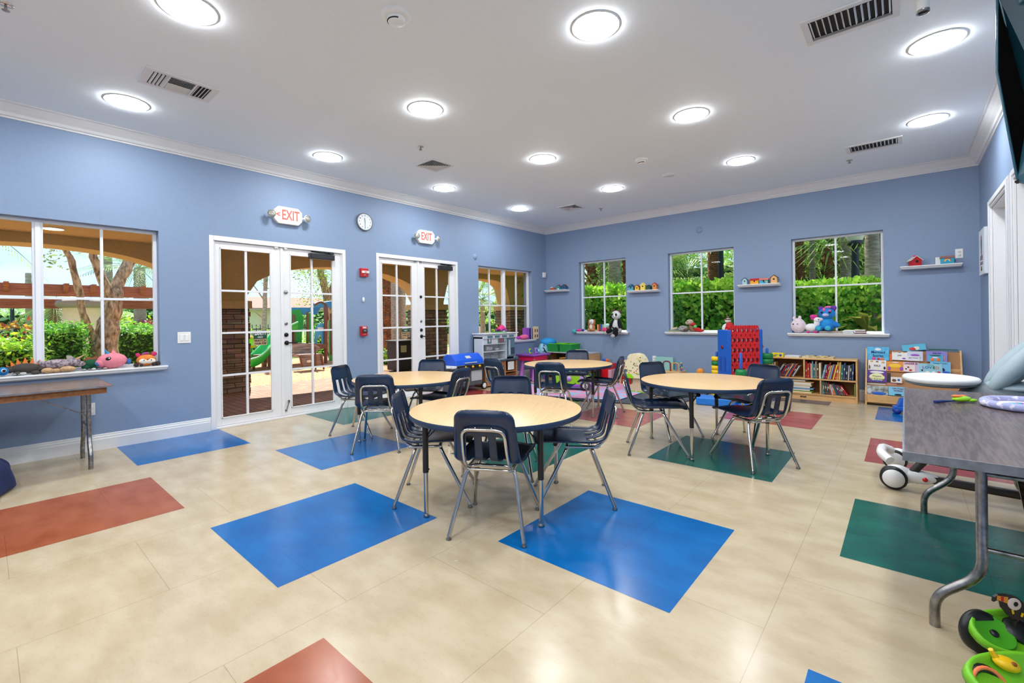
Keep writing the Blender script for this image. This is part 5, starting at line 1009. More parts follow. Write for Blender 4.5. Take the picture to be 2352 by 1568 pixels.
for i in range(30):
    x, z = rnd.uniform(-.15, .15), rnd.uniform(.24, .50)*k_; MB().lathe([(.009, 0), (.009, .003), (0, .003)], (x, -.09, z), rot=(PI/2, 0, 0), n=10).build('printed_fruit', [mat('brown_felt', (120, 80, 50), .8), RED, YELLOW, GREEN][i % 4], t)
MB().cyl((.05, -.15, 0), (.05, -.15, .06), .008).build('toy_peg', PAGE, t)
x_ = PY(1441, 870, 7.3).x; t = thing('doll_house', 'wooden doll house with red furniture partly hidden by the tree toy', 'doll house', (x_, 7.3, .009))
b = MB(); b.box(-.15, -.135, 0, .24, 0, .40); b.box(.135, .15, 0, .24, 0, .40); b.box(-.135, .135, .225, .24, 0, .40); b.box(-.135, .135, 0, .225, 0, .015); b.box(-.135, .135, 0, .225, .2, .212); b.box(-.16, .16, -.01, .25, .40, .415); b.build('house_shell', TRW, t)
MB().box(-.12, -.03, .05, .15, .26, .34).build('pink_bed', PINK, t); b = MB(); b.box(-.12, .04, .03, .15, .12, .13); b.box(-.12, -.105, .03, .05, .015, .12); b.box(.025, .04, .03, .05, .015, .12); b.box(-.12, .04, .14, .15, .13, .20); b.build('red_bench', RED, t)
x_ = PY(1548, 850, 7.5).x; t = thing('bead_maze', 'wooden bead maze cube with looped coloured wires by the wall', 'toy', (x_, 7.5, .009)); zz_ = PY(1548, 850, 7.5).z-.02
MB().box(-.15, .15, -.15, .15, 0, zz_).build('cube_body', MAPLE, t, bevel=.006); MB().box(-.148, -.02, -.153, -.15, .05, zz_-.03).build('blue_yellow_panel', TEAL, t); MB().box(.02, .14, -.153, -.15, .05, zz_-.03).build('brown_panel', mat('basket_brown', (120, 70, 40), .6), t)
for i, (m_, a, h_) in enumerate(((mat('wire_burgundy', (120, 40, 60), .4), -.10, .16), (YELLOW, .03, .14), (TEAL, .08, .16), (ORANGE, -.02, .12))):
    MB().tube(arc_pts([(a-.06, -.05+.03*i, zz_), (a-.06, -.05+.03*i, zz_+h_), (a+.06, -.05+.03*i, zz_+h_), (a+.06, -.05+.03*i, zz_)], .06, 8), .005 if i else .012, n=6).build('wire_loop', m_, t)
for i in range(7): MB().ell((.14-.012*(i % 2), -.05+.02*(i % 3), zz_+.02+.02*i), .013, n=10, k=7).build('bead', [BLUE, RED, YELLOW, GREEN][i % 4], t)
x_ = PY(1523, 820, 7.8).x; tag(MB().box(-.16, .16, 0, .02, 0, .47).build('toy_easel', mat('mint_board', (150, 205, 195), .5), loc=(x_, 7.84, .009)), 'pale mint board leaning on the wall behind the blue chair', 'board')
x_ = PY(1611, 852, 7.7).x; t = thing('toy_bird', 'orange stuffed bird on the carpet by the far wall', 'stuffed toy', (x_, 7.65, .009)); MB().ell((0, 0, .13), (.10, .09, .13)).build('body', mat('plush_orange', (235, 150, 50), .9), t); MB().ell((0, 0, .27), (.06, .06, .06)).build('head', mat('plush_orange', (235, 150, 50), .9), t)
MB().ell((-.08, 0, .10), (.12, .06, .06)).ell((.09, 0, .10), (.12, .06, .06)).build('wing', mat('plush_brown', (140, 110, 80), .9), t)
x_ = PY(1635, 866, 7.5).x; tag(MB().ell((0, 0, .09), (.12, .1, .09)).build('toy_cushion', mat('rose_fabric', (225, 130, 170), .8), loc=(x_, 7.5, .009)), 'pink cushion on the carpet behind the tall ring stack', 'cushion')
# blue fabric heap bottom left, blue toy right of rack
p = PZ(0, 1085); t = thing('bean_bag', 'navy blue fabric bean bag slumped under the folding table', 'bean bag', (-5.05, -.16, 0), .3)
BF = mat('navy_fabric', (12, 32, 82), .8, var=.18, scale=5, bump=.2)
g = MB(); n1, n2 = 28, 12; vs = []
for j in range(n2+1):
    f_ = j/n2
    for i in range(n1):
        a = 2*PI*i/n1; rr_ = (1-.22*f_**2)*(1+.07*math.sin(3*a+1)+.05*math.sin(7*a+5*f_)) if f_ < .95 else .1
        rr_ *= math.sqrt(max(.02, 1-(max(0, f_-.55)/.47)**2)); vs.append((.37*rr_*math.cos(a), .33*rr_*math.sin(a), .29*f_*(1+.10*math.sin(2*a+.6))))
g.add(vs, [(j*n1+i, j*n1+(i+1) % n1, (j+1)*n1+(i+1) % n1, (j+1)*n1+i) for j in range(n2) for i in range(n1)]+[tuple(range(n2*n1, n2*n1+n1)), tuple(range(n1-1, -1, -1))], 0, True); g.build('bag_body', BF, t, sub=1)
p = PZ(2064, 952); t = thing('toy_truck', 'blue plastic toy on the floor beside the blue square, behind the table', 'toy', (p.x+.04, p.y+.1, 0), .2)
MB().box(-.09, .12, -.06, .06, .03, .09).build('truck_bed', BLUE, t, bevel=.01); MB().prism([(-.06, .09), (.10, .09), (.10, .19), (-.02, .19)], -.05, .05).build('cab', BLUE, t, bevel=.008)
for x in (-.06, .09):
    for y in (-.06, .06): MB().lathe([(0, -.012), (.03, -.012), (.03, .012), (0, .012)], (x, y, .031), rot=(PI/2, 0, 0), n=16).build('wheel', mat('deep_blue', (14, 50, 140), .4), t)
# ------------------------------------------------------------------ ride-on toys bottom right
GRN = mat('toy_apple_green', (120, 200, 40), .35); GRD = mat('toy_deep_green', (70, 160, 30), .4)
pa, pb = PZ(2282, 1512), PZ(2420, 1500)
def ovalshape(a, b, n=28, pw=2.4): return [(a*math.copysign(abs(math.cos(2*PI*i/n))**(2/pw), math.cos(2*PI*i/n)), b*math.copysign(abs(math.sin(2*PI*i/n))**(2/pw), math.sin(2*PI*i/n))) for i in range(n)]
c_ = PZ(2324, 1506); ax = math.atan2(Rv.y, Rv.x)
t = thing('toucan_ride_toy', 'green baby ride toy with a flat toucan figure and black wheels', 'toy', (c_.x, c_.y, 0), ax)
def dish(mb, a, b, z0, z1, rim, c=(0, 0)):
    o = ovalshape(a, b); n = len(o); i_ = [(x*(1-rim/a), y*(1-rim/b)) for x, y in o]
    vs = [(x+c[0], y+c[1], z0) for x, y in o]+[(x+c[0], y+c[1], z1) for x, y in o]+[(x+c[0], y+c[1], z1) for x, y in i_]+[(x*.9+c[0], y*.9+c[1], z0+.012) for x, y in i_]
    mb.add(vs, [(k, (k+1) % n, n+(k+1) % n, n+k) for k in range(n)]+[(n+k, n+(k+1) % n, 2*n+(k+1) % n, 2*n+k) for k in range(n)]+[(2*n+k, 2*n+(k+1) % n, 3*n+(k+1) % n, 3*n+k) for k in range(n)]+[tuple(range(3*n, 4*n)), tuple(range(n-1, -1, -1))], 0, True)
g = MB(); g.X = Matrix.Translation((.0, 0, .055)) @ Euler((.62, 0, 0)).to_matrix().to_4x4(); dish(g, .105, .052, 0, .022, .006); g.build('green_frame', GRN, t)
g = MB(); g.X = Matrix.Translation((-.055, 0, .057)) @ Euler((.62, 0, 0)).to_matrix().to_4x4(); dish(g, .043, .040, .004, .018, .003); g.build('wheel_guard', GRD, t)
for x in (-.062, .08):
    wh = MB().lathe([(0, -.012), (.042, -.012), (.052, -.006), (.052, .006), (.042, .012), (0, .012)], (x, .018, .052), rot=(PI/2-.15, 0, 0), n=30).build('wheel', BLACK, t)
    MB().lathe([(0, 0), (.010, 0), (.008, .006), (0, .007)], (x+.004, -.012, .066), rot=(PI/2-.95, 0, 0), n=16).build('axle_cap', BLACK, t)
MB().lathe([(0, .0), (.033, 0), (.03, .006), (0, .007)], (.012, -.006, .068), rot=(.62, 0, 0), n=26).build('turntable', BLACK, t)
MB().ell((.052, -.03, .066), (.018, .012, .018)).build('orange_bead', mat('coral_plastic', (250, 130, 80), .4), t)
MB().tube([(.006, .0, .07), (.004, .0, .095)], .007).build('stem', BLACK, t)
tz_ = .09; bk = [(-.002, 0), (.014, 0), (.020, .008), (.026, .007), (.024, .016), (.036, .014), (.035, .03), (.028, .05), (.012, .064), (-.012, .070), (-.036, .070), (-.046, .064), (-.048, .052), (-.038, .056), (-.030, .054), (-.026, .036), (-.016, .024), (-.010, .016), (-.004, .012)]
MB().prism([(x, z+tz_) for x, z in bk], -.003, .003).build('toucan_panel', BLACK, t)
MB().prism([(-.040, .058+tz_), (-.014, .048+tz_), (-.012, .064+tz_), (-.038, .068+tz_)], -.0045, -.003).build('toucan_beak', mat('beak_orange', (240, 150, 40), .5), t); MB().prism([(-.031, .0555+tz_), (-.025, .053+tz_), (-.024, .066+tz_), (-.031, .067+tz_)], -.0055, -.0044).build('beak_band', RED, t)
MB().ell((.004, -.004, .046+tz_), (.019, .0015, .015), rot=(0, .5, 0)).build('toucan_face', mat('face_cream', (236, 214, 200), .6), t); MB().ell((.006, -.006, .047+tz_), (.006, .0015, .006)).build('toucan_eye', INK, t)
MB().obox((.024, -.004, .018+tz_), (.004, .002, .010), (0, .3, 0)).obox((.0, -.004, .026+tz_), (.004, .002, .010), (0, -.2, 0)).build('feather_mark', YELLOW, t)
c_ = PZ(2345, 1622, .0); t = thing('green_ride_toy', 'lime green toy with a yellow locking lever in the bottom corner', 'toy', (c_.x, c_.y, 0), ax)
g = MB(); g.X = Matrix.Translation((0, 0, .05)) @ Euler((.5, 0, 0)).to_matrix().to_4x4(); dish(g, .12, .055, 0, .025, .008); g.build('green_frame', GRN, t)
o = MB().ell((-.015, .015, .085), (.028, .02, .014), rot=(0, .3, 0)).tube([(-.03, .02, .09), (-.042, .024, .112)], [.008, .005]).build('yellow_lever', YELLOW, t); MB().ell((-.013, .002, .093), (.007, .005, .005)).build('lever_hole', mat('hole_brown', (150, 80, 20), .5), o)
MB().torus((-.075, .0, .045), .035, .009, rot=(PI/2-.5, 0, 0)).build('tyre', BLACK, t); MB().torus((-.075, -.008, .05), .036, .004, rot=(PI/2-.5, 0, 0)).build('orange_ring', mat('coral_plastic', (250, 130, 80), .4), t)

for nm in ('toucan_ride_toy', 'green_ride_toy'): bpy.data.objects[nm].scale = (1.35, 1.35, 1.35)
# ------------------------------------------------------------------ stuffed toys and things on the window sills
def plush(name, lab, cat, loc, rz, s, parts, grp=None):
    t = thing(name, lab, cat, loc, rz, grp)
    for pn, lst, m_ in parts:
        b = MB()
        for it in lst:
            c, r = it[0], it[1]; rot = it[2] if len(it) > 2 else (0, 0, 0); r = r if isinstance(r, (tuple, list)) else (r, r, r)
            b.ell([k*s for k in c], [k*s for k in r], rot=rot, n=14, k=9)
        b.build(pn, m_, t)
    return t
def fur(n, c, v=.12): return mat('fur_'+n, c, .95, var=v, scale=60, bump=.3)
SW1 = XL-.02; z1 = W1[2]+.0035
def s1(u): return PX(u, 850, SW1).y
t = plush('stuffed_dinosaur', 'bright blue big-eyed stuffed toy at the cut left end of the sill', 'stuffed toy', (SW1+.03, s1(4)-.05, z1), PI/2, 1, [('body', [((-.02, 0, .03), (.09, .05, .03)), ((.055, -.01, .042), (.035, .04, .036))], fur('blue', (20, 120, 190)))])
o = MB().ell((.06, -.045, .05), (.016, .008, .016)).build('eye', WPLAST, t); MB().ell((.062, -.053, .05), (.011, .004, .012)).build('pupil', INK, o)
st = plush('stuffed_dinosaur', 'dark stuffed dinosaur with orange felt spikes along its back', 'stuffed toy', (SW1, s1(58), z1), PI/2, 1, [('body', [((0, 0, .055), (.095, .045, .045)), ((.085, 0, .04), (.06, .025, .018), (0, -.25, 0)), ((-.095, 0, .05), (.035, .03, .03)), ((-.05, -.03, .015), (.025, .025, .018)), ((.06, -.03, .015), (.03, .025, .018))], fur('charcoal', (70, 66, 62)))])
b = MB()
for i in range(7):
    a = PI*(.12+.76*i/6); x, z = -.10*math.cos(a), .05+.055*math.sin(a); b.prism([(x-.018*math.sin(a), z-.014), (x+.018, z-.006), (x*1.25, z+.038*math.sin(a)+.012)], -.004, .004)
b.build('back_spike', mat('felt_orange', (235, 130, 60), .9), st); MB().prism([(.11, .03), (.17, .045), (.165, .055), (.12, .05)], -.01, .01).build('tail_tip', fur('silver', (150, 155, 160)), st)
t = plush('stuffed_dinosaur', 'spotted grey stuffed dinosaur with a neck frill, three horns and tan feet', 'stuffed toy', (SW1+.0, s1(140), z1), PI/2, 1, [('body', [((-.02, 0, .075), (.115, .05, .045)), ((-.125, 0, .09), (.03, .02, .02), (0, .8, 0)), ((.09, -.01, .085), (.045, .045, .04)), ((.13, -.015, .065), (.035, .03, .025))], mat('fur_spotted', (168, 156, 162), .95, rgb2=(112, 98, 110), scale=45, lo=.5, hi=.54, bump=.3)), ('foot', [((-.09, -.045, .025), (.04, .03, .025)), ((.04, -.045, .028), (.055, .032, .026)), ((-.03, -.02, .02), (.04, .03, .02))], fur('tan', (196, 160, 120)))])
MB().prism([(.04, .08), (.035, .15), (.07, .145), (.10, .10)], -.02, -.005).build('frill', fur('grey_frill', (176, 164, 160)), t)
for q0, q1 in (((.10, -.03, .11), (.165, -.04, .155)), ((.11, .02, .10), (.15, .03, .14))): MB().tube([q0, q1], [.012, .002]).build('horn', fur('tan', (196, 160, 120)), t)
t = plush('stuffed_dinosaur', 'dark green stuffed dinosaur with a brown crest, behind the pink toy', 'stuffed toy', (SW1-.03, s1(213), z1), PI/2, 1, [('body', [((0, 0, .055), (.07, .035, .045)), ((.03, -.02, .018), (.03, .02, .018)), ((-.05, -.02, .03), (.03, .02, .02))], fur('green', (24, 84, 56)))]); MB().prism([(-.06, .09), (-.04, .125), (0, .115), (.03, .13), (.05, .10), (0, .09)], -.006, .006).build('crest', fur('rust', (140, 90, 60)), t)
t = plush('stuffed_narwhal', 'pink round stuffed toy with a blue horn and glossy black eye', 'stuffed toy', (SW1, s1(258), z1), PI/2, 1, [('body', [((0, 0, .078), (.115, .062, .074)), ((-.08, 0, .06), (.045, .045, .045))], fur('pink', (232, 136, 152), .05)), ('fin', [((-.105, -.025, .05), (.028, .012, .016), (0, .5, 0)), ((.125, 0, .06), (.02, .012, .03))], fur('blue_fin', (60, 110, 170)))])
MB().tube([(-.03, 0, .14), (-.055, 0, .19)], [.02, .002]).build('horn', fur('teal_horn', (50, 140, 180)), t); MB().tube([(.01, 0, .15), (.005, 0, .18)], [.02, .004]).build('ear', fur('pink', (232, 136, 152)), t)
o = MB().ell((-.035, -.055, .10), (.022, .008, .017), rot=(0, -.2, 0)).build('eye', INK, t); MB().ell((-.03, -.064, .105), (.007, .003, .006)).build('eye_glint', WPLAST, o)
t = plush('stuffed_fox', 'orange and white stuffed fox lying at the door end of the sill', 'stuffed toy', (SW1, s1(336), z1), PI/2, 1, [('body', [((0, 0, .062), (.08, .06, .058))], fur('fox', (222, 130, 56))), ('white_mask', [((-.024, -.047, .054), (.044, .014, .026)), ((.024, -.047, .054), (.044, .014, .026))], fur('cream', (240, 232, 216), .03)), ('paw', [((-.085, -.03, .02), (.022, .022, .02)), ((-.05, -.055, .016), (.014, .012, .014)), ((.05, -.055, .02), (.018, .014, .018)), ((.088, -.02, .022), (.028, .022, .022))], fur('dark_paw', (54, 46, 52))), ('ear', [((-.065, 0, .115), (.02, .012, .022), (0, -.5, 0)), ((.065, 0, .12), (.024, .012, .024), (0, .5, 0))], fur('magenta', (205, 50, 110))), ('hat', [((0, 0, .128), (.03, .025, .014)), ((-.02, 0, .12), (.02, .02, .014))], fur('mauve', (150, 70, 120)))])
for x in (-.03, .03): MB().ell((x, -.068, .065), (.005, .004, .006)).build('eye', INK, t)
MB().ell((0, -.068, .072), (.006, .005, .004)).build('nose', INK, t)
SC = [(150, 155, 160), (120, 120, 130), (190, 190, 185), (90, 95, 110), (170, 150, 140)]
for i, (uu, dx, sz_) in enumerate([(34, .035, .017), (42, .04, .014), (52, .035, .020), (100, .045, .014), (110, .04, .015), (192, .03, .014), (204, .04, .013), (214, .035, .016), (226, .045, .014), (240, .04, .016)]):
    tag(MB().ell((0, 0, sz_*.62), (sz_*1.3, sz_, sz_*.62), n=12, k=8).build('pebble', mat('stone_%d' % (i % 5), SC[i % 5], .5, var=.2, scale=30), loc=(SW1+dx, s1(uu), z1), rotz=i), ['smooth pebble between the blue and the spiked dinosaurs on the sill', 'smooth pebble on the sill before the green dinosaur'][0 if uu < 120 else 1], 'stone', 'pebbles before the spiked dinosaur' if uu < 120 else 'pebbles before the green dinosaur')
# far wall sills
def sf(uu, k): return PY(uu, 765, YD-.0).x
zf = [W_o[2]+.0035 for W_o in FW]; ys = YD-.01
plush('stuffed_unicorn', 'tiny pink and teal stuffed toy hanging over the corner end of the first sill', 'stuffed toy', (sf(1330, 0), ys-.02, zf[0]), 0, 1, [('body', [((0, 0, .025), (.05, .03, .025)), ((.06, 0, .022), (.04, .02, .018))], fur('hot_pink', (235, 60, 150))), ('teal_mane', [((-.08, -.03, .0), (.04, .025, .04)), ((-.06, -.02, .03), (.03, .02, .02))], fur('teal', (60, 190, 190))), ('blue_tail', [((.11, 0, .025), (.03, .03, .025))], fur('royal', (40, 60, 160)))])
t = plush('stuffed_dog', 'brown and white long-eared stuffed dog on the first small window sill', 'stuffed toy', (sf(1359, 0), ys+.02, zf[0]), 0, 1, [('body', [((0, 0, .08), (.07, .06, .085)), ((-.04, -.04, .03), (.04, .05, .03)), ((.045, -.04, .03), (.04, .05, .03))], fur('brown', (190, 130, 84))), ('head', [((.01, -.02, .19), (.055, .055, .055))], fur('white', (232, 226, 218), .04)), ('ear', [((-.045, -.02, .165), (.028, .03, .075)), ((.06, 0, .18), (.02, .03, .06))], fur('ginger', (176, 100, 56))), ('chest', [((.01, -.055, .09), (.03, .02, .05))], fur('white', (232, 226, 218), .04))])
for x in (-.01, .035): MB().ell((x, -.072, .19), .007).build('eye', INK, t)
MB().ell((.012, -.075, .17), (.009, .007, .006)).build('nose', INK, t)
for i, (m_, nm) in enumerate(((mat('card_orange', (220, 150, 90), .6), 'orange'), (mat('card_brown', (130, 70, 60), .6), 'brown'), (mat('card_blue', (70, 90, 170), .6), 'blue'), (mat('card_sage', (150, 190, 160), .6), 'sage green'))): tag(MB().box(0, .036, 0, .02, 0, .14).build('book', m_, loc=(sf(1369, 0)+.04*i, ys+.05, zf[0])), nm+' little book standing against the glass behind the stuffed dog', 'book')
plush('stuffed_kitten', 'small pink and mint stuffed toys between the little books and the panda', 'stuffed toy', (sf(1392, 0), ys+.0, zf[0]), 0, 1, [('body', [((-.03, 0, .04), (.06, .04, .04)), ((.03, -.02, .02), (.04, .03, .02))], fur('rose', (235, 70, 130))), ('head', [((.03, .02, .11), (.05, .04, .045))], fur('mint', (170, 215, 205))), ('paw', [((.08, 0, .06), (.03, .03, .05)), ((-.06, -.02, .02), (.02, .02, .02))], fur('brown', (190, 130, 84)))])
px_ = sf(1422, 0); t = plush('stuffed_panda', 'black and white stuffed panda dangling its legs over the window sill', 'stuffed toy', (px_-.03, ys-.035, zf[0]), -.15, 1, [('body', [((0, 0, .12), (.085, .065, .13))], fur('panda_white', (222, 222, 220), .04)), ('head', [((.01, -.02, .315), (.095, .07, .085)), ((.01, -.085, .295), (.04, .025, .03))], fur('panda_white', (222, 222, 220), .04)), ('arm', [((-.085, -.03, .15), (.035, .04, .10), (0, .55, 0)), ((.10, -.03, .14), (.04, .04, .11), (0, -.25, 0))], fur('panda_black', (22, 20, 24))), ('leg', [((-.08, -.09, .03), (.10, .05, .045), (0, -.55, .7)), ((.05, -.10, -.0), (.055, .05, .10), (.3, .35, 0))], fur('panda_black', (22, 20, 24))), ('paw', [((-.155, -.14, -.02), (.045, .03, .035)), ((.01, -.13, -.075), (.045, .035, .035)), ((-.045, -.08, .05), (.03, .03, .035)), ((.12, -.05, .03), (.03, .03, .04))], fur('panda_grey', (180, 180, 178))), ('ear', [((-.05, 0, .40), (.03, .02, .03)), ((.08, 0, .39), (.03, .02, .03))], fur('panda_ear', (120, 60, 70)))])
for x, m_ in ((-.025, INK), (.055, INK)): MB().ell((x, -.085, .325), (.022, .01, .026), rot=(0, .3 if x < 0 else -.3, 0)).build('eye', m_, t)
MB().ell((.01, -.108, .30), (.012, .008, .009)).build('nose', INK, t)
t = thing('soft_book', 'rumpled cream cloth book at the corner end of the middle sill', 'book', (sf(1548, 1), ys+.02, zf[1]), .2)
for i in range(4): MB().ell((0, 0, .012+.017*i), (.10-.012*i, .05, .010), rot=(0, -.08*i, 0)).build('cloth_page', mat('cloth_%d' % (i % 3), [(226, 214, 160), (120, 150, 150), (232, 226, 214)][i % 3], .9), t)
t = plush('stuffed_hedgehog', 'grey fluffy stuffed hedgehog on the middle window sill', 'stuffed toy', (sf(1571, 1), ys-.02, zf[1]), .1, 1, [('body', [((0, 0, .055), (.085, .06, .055))], mat('fur_hedgehog', (190, 188, 186), .95, rgb2=(110, 104, 104), scale=50, bump=.5)), ('face', [((.055, -.04, .035), (.04, .035, .03))], fur('umber', (110, 84, 70)))])
for x in (.05, .08): MB().ell((x, -.078, .04), .006).build('eye', INK, t)
t = plush('stuffed_dog', 'brown stuffed dog with a red scarf lying behind the hedgehog', 'stuffed toy', (sf(1592, 1), ys+.03, zf[1]), 0, 1, [('body', [((-.02, 0, .08), (.06, .05, .08)), ((.04, 0, .03), (.10, .05, .03))], fur('umber_light', (150, 116, 90))), ('head', [((-.05, -.03, .165), (.06, .05, .05)), ((-.09, -.05, .15), (.03, .03, .025))], fur('beige_fur', (190, 170, 150))), ('scarf', [((.0, -.03, .13), (.05, .04, .03)), ((.07, -.04, .05), (.06, .03, .03)), ((.12, -.04, .025), (.07, .03, .025))], fur('scarf_red', (200, 40, 44))), ('green_bow', [((.05, -.06, .09), (.03, .02, .03))], fur('lime', (110, 190, 100)))])
MB().ell((-.075, -.078, .175), .007).build('eye', INK, t)
t = plush('stuffed_snowman', 'stuffed snowman in a red coat behind the giant game post', 'stuffed toy', (sf(1673, 1), ys, zf[1]), 0, 1, [('body', [((-.02, 0, .07), (.075, .05, .07))], fur('snow', (235, 235, 235), .03)), ('red_coat', [((.03, -.02, .09), (.065, .05, .075))], fur('scarf_red', (200, 40, 44))), ('head', [((0, 0, .19), (.05, .045, .04))], fur('snow', (235, 235, 235), .03)), ('hat', [((0, 0, .205), (.065, .05, .018)), ((0, 0, .24), (.022, .022, .022))], fur('umber', (110, 84, 70)))])
t = plush('stuffed_hamster', 'pale pink round fluffy stuffed toy at the corner end of the widest sill', 'stuffed toy', (sf(1834, 2), ys, zf[2]), 0, 1, [('body', [((0, 0, .105), (.10, .075, .105)), ((0, 0, .16), (.07, .06, .06))], fur('blush', (230, 212, 220), .04)), ('ear', [((-.05, 0, .215), (.022, .015, .03)), ((.02, 0, .225), (.022, .015, .03))], fur('blush', (230, 212, 220), .04))])
for x in (-.055, .0): MB().ell((x, -.066, .13), .009).build('eye', INK, t)
t = plush('stuffed_llama', 'white stuffed llama with a bright pink and purple mane', 'stuffed toy', (sf(1868, 2), ys+.0, zf[2]), 0, 1, [('body', [((-.02, 0, .08), (.085, .055, .06)), ((.05, -.01, .15), (.04, .04, .08))], fur('snow', (235, 235, 235), .03)), ('head', [((.06, -.02, .19), (.05, .04, .04)), ((.10, -.02, .20), (.03, .025, .025))], fur('snow', (235, 235, 235), .03)), ('mane', [((.01, 0, .24), (.05, .04, .03)), ((-.0, .0, .215), (.03, .03, .03))], fur('mane_pink', (220, 60, 150))), ('hoof', [((-.06, -.03, .014), (.025, .02, .014)), ((.03, -.03, .014), (.025, .02, .014)), ((.07, -.01, .014), (.022, .02, .014))], fur('mane_pink', (220, 60, 150)))])
MB().ell((.075, -.055, .195), .008).build('eye', INK, t)
x5 = sf(1900, 2)
def stack(x0, x1, n, zb, lab, nm='puzzle_board', hh=.008, cols_s=((230, 225, 215), (120, 90, 70))):
    for i in range(n):
        b = MB().box(0, x1-x0-.01*(i % 2), -.05, .055, 0, hh); tag(b.build(nm, mat('board_%d_%d_%d' % cols_s[i % 2], cols_s[i % 2], .6), loc=(x0+.004*(i % 3), ys, zb+i*(hh+.0006))), lab % ['bottom', 'second', 'third', 'fourth', 'fifth'][i], 'puzzle', 'puzzle boards piled on the widest sill')
stack(sf(1882, 2), sf(1936, 2), 4, zf[2], '%s board of the puzzle pile under the blue stuffed bear', hh=.008)
stack(sf(1937, 2), sf(1962, 2), 3, zf[2], '%s grey-white board of the pile beside the blue bear', hh=.014, cols_s=((225, 228, 232), (200, 205, 212)))
stack(sf(1964, 2), sf(1990, 2), 4, zf[2], '%s dark-edged board of the pile by the yellow leaves', hh=.012, cols_s=((120, 70, 66), (225, 225, 225)))
UB = mat('fur_bear_blue', (40, 150, 215), .95, rgb2=(30, 110, 200), scale=8, bump=.3)
t = plush('stuffed_bear', 'bright blue stuffed bear with pink tuft sitting on the puzzle pile', 'stuffed toy', (x5, ys-.0, zf[2]+.0345), -.1, 1, [('body', [((.01, 0, .09), (.09, .07, .10))], UB), ('head', [((0, -.01, .245), (.105, .08, .085))], UB), ('ear', [((-.075, 0, .32), (.032, .02, .034)), ((.085, 0, .325), (.034, .02, .034))], fur('violet_ear', (110, 60, 160))), ('leg', [((-.085, -.05, .035), (.05, .05, .042)), ((.03, -.06, .04), (.05, .05, .045)), ((.10, -.01, .09), (.06, .035, .04), (0, .5, 0)), ((-.08, 0, .12), (.05, .035, .05), (0, -.6, 0))], UB), ('foot_pad', [((-.085, -.095, .035), (.033, .008, .030)), ((.03, -.105, .04), (.035, .008, .033))], fur('pad', (60, 175, 200))), ('muzzle', [((-.0, -.08, .225), (.04, .03, .025))], fur('muzzle', (190, 190, 225))), ('tuft', [((.02, -.02, .335), (.045, .03, .02)), ((-.02, -.07, .30), (.02, .02, .03)), ((.05, -.07, .28), (.018, .015, .02))], fur('tuft', (225, 110, 180)))])
for x in (-.045, .05): MB().ell((x, -.086, .262), (.016, .008, .014)).build('eye', INK, t)
# far-left window sill
SW2 = XL-.01; z2 = W2[2]+.0035
def s2(u): return PX(u, 778, SW2).y
t = thing('toy_flower_basket', 'orange and yellow toy flowers at the near end of the sill behind the kitchen', 'toy', (SW2, s2(1106), z2), PI/2)
for i in range(7): MB().ell((rnd.uniform(-.05, .05), rnd.uniform(-.03, .03), rnd.uniform(.03, .12)), .028, n=10, k=7).build('flower', [mat('petal_orange', (245, 150, 30), .7), YELLOW, LIME][i % 3], t)
MB().ell((0, 0, .03), (.07, .045, .03)).build('orange_basket', mat('petal_orange', (245, 150, 30), .7), t)
plush('stuffed_whale', 'pink stuffed whale with a magenta tail on the sill by the toy kitchen', 'stuffed toy', (SW2+.03, s2(1200), z2), PI/2, 1, [('body', [((0, 0, .05), (.12, .05, .05)), ((.06, 0, .055), (.08, .048, .05))], fur('whale_pink', (240, 110, 160), .05)), ('tail', [((-.13, 0, .05), (.05, .03, .02), (0, .4, 0)), ((-.17, 0, .045), (.02, .05, .03))], fur('whale_tail', (190, 60, 190)))])
MB().box(0, .11, -.04, .04, 0, .22).build('x', INK) if 0 else None
tag(MB().box(-.055, .055, -.045, .045, 0, .235).build('storage_box', PURPLE, loc=(SW2-.02, s2(1210)+.0, z2), rotz=PI/2), 'tall purple box standing on the sill behind the pink whale', 'box')
t = thing('picture_book', 'navy book with a white spine band beside the purple box', 'book', (SW2-.01, s2(1216)+.02, z2), PI/2); MB().box(-.012, .03, -.05, .04, 0, .225).build('cover', mat('book_navy', (40, 30, 110), .5), t); MB().box(-.011, .004, -.0515, -.05, .0, .224).build('spine_band', WPLAST, t)
t = thing('toy_castle_tower', 'cream cardboard castle tower with windows at the corner end of the sill', 'toy', (SW2, s2(1226)+.03, z2), PI/2); CW = mat('castle_cream', (232, 205, 165), .6)
MB().box(-.075, .075, -.045, .045, 0, .235).box(-.075, -.045, -.045, .045, .235, .255).box(-.015, .015, -.045, .045, .235, .255).box(.045, .075, -.045, .045, .235, .255).build('tower_body', CW, t)
for x in (-.035, .035):
    for z in (.03, .14): MB().box(x-.016, x+.016, -.047, -.045, z, z+.05).lathe([(.016, 0), (.016, .002), (0, .002)], (x, -.045, z+.05), rot=(PI/2, 0, 0), n=14).build('arched_window', mat('castle_window', (120, 84, 60), .6), t)
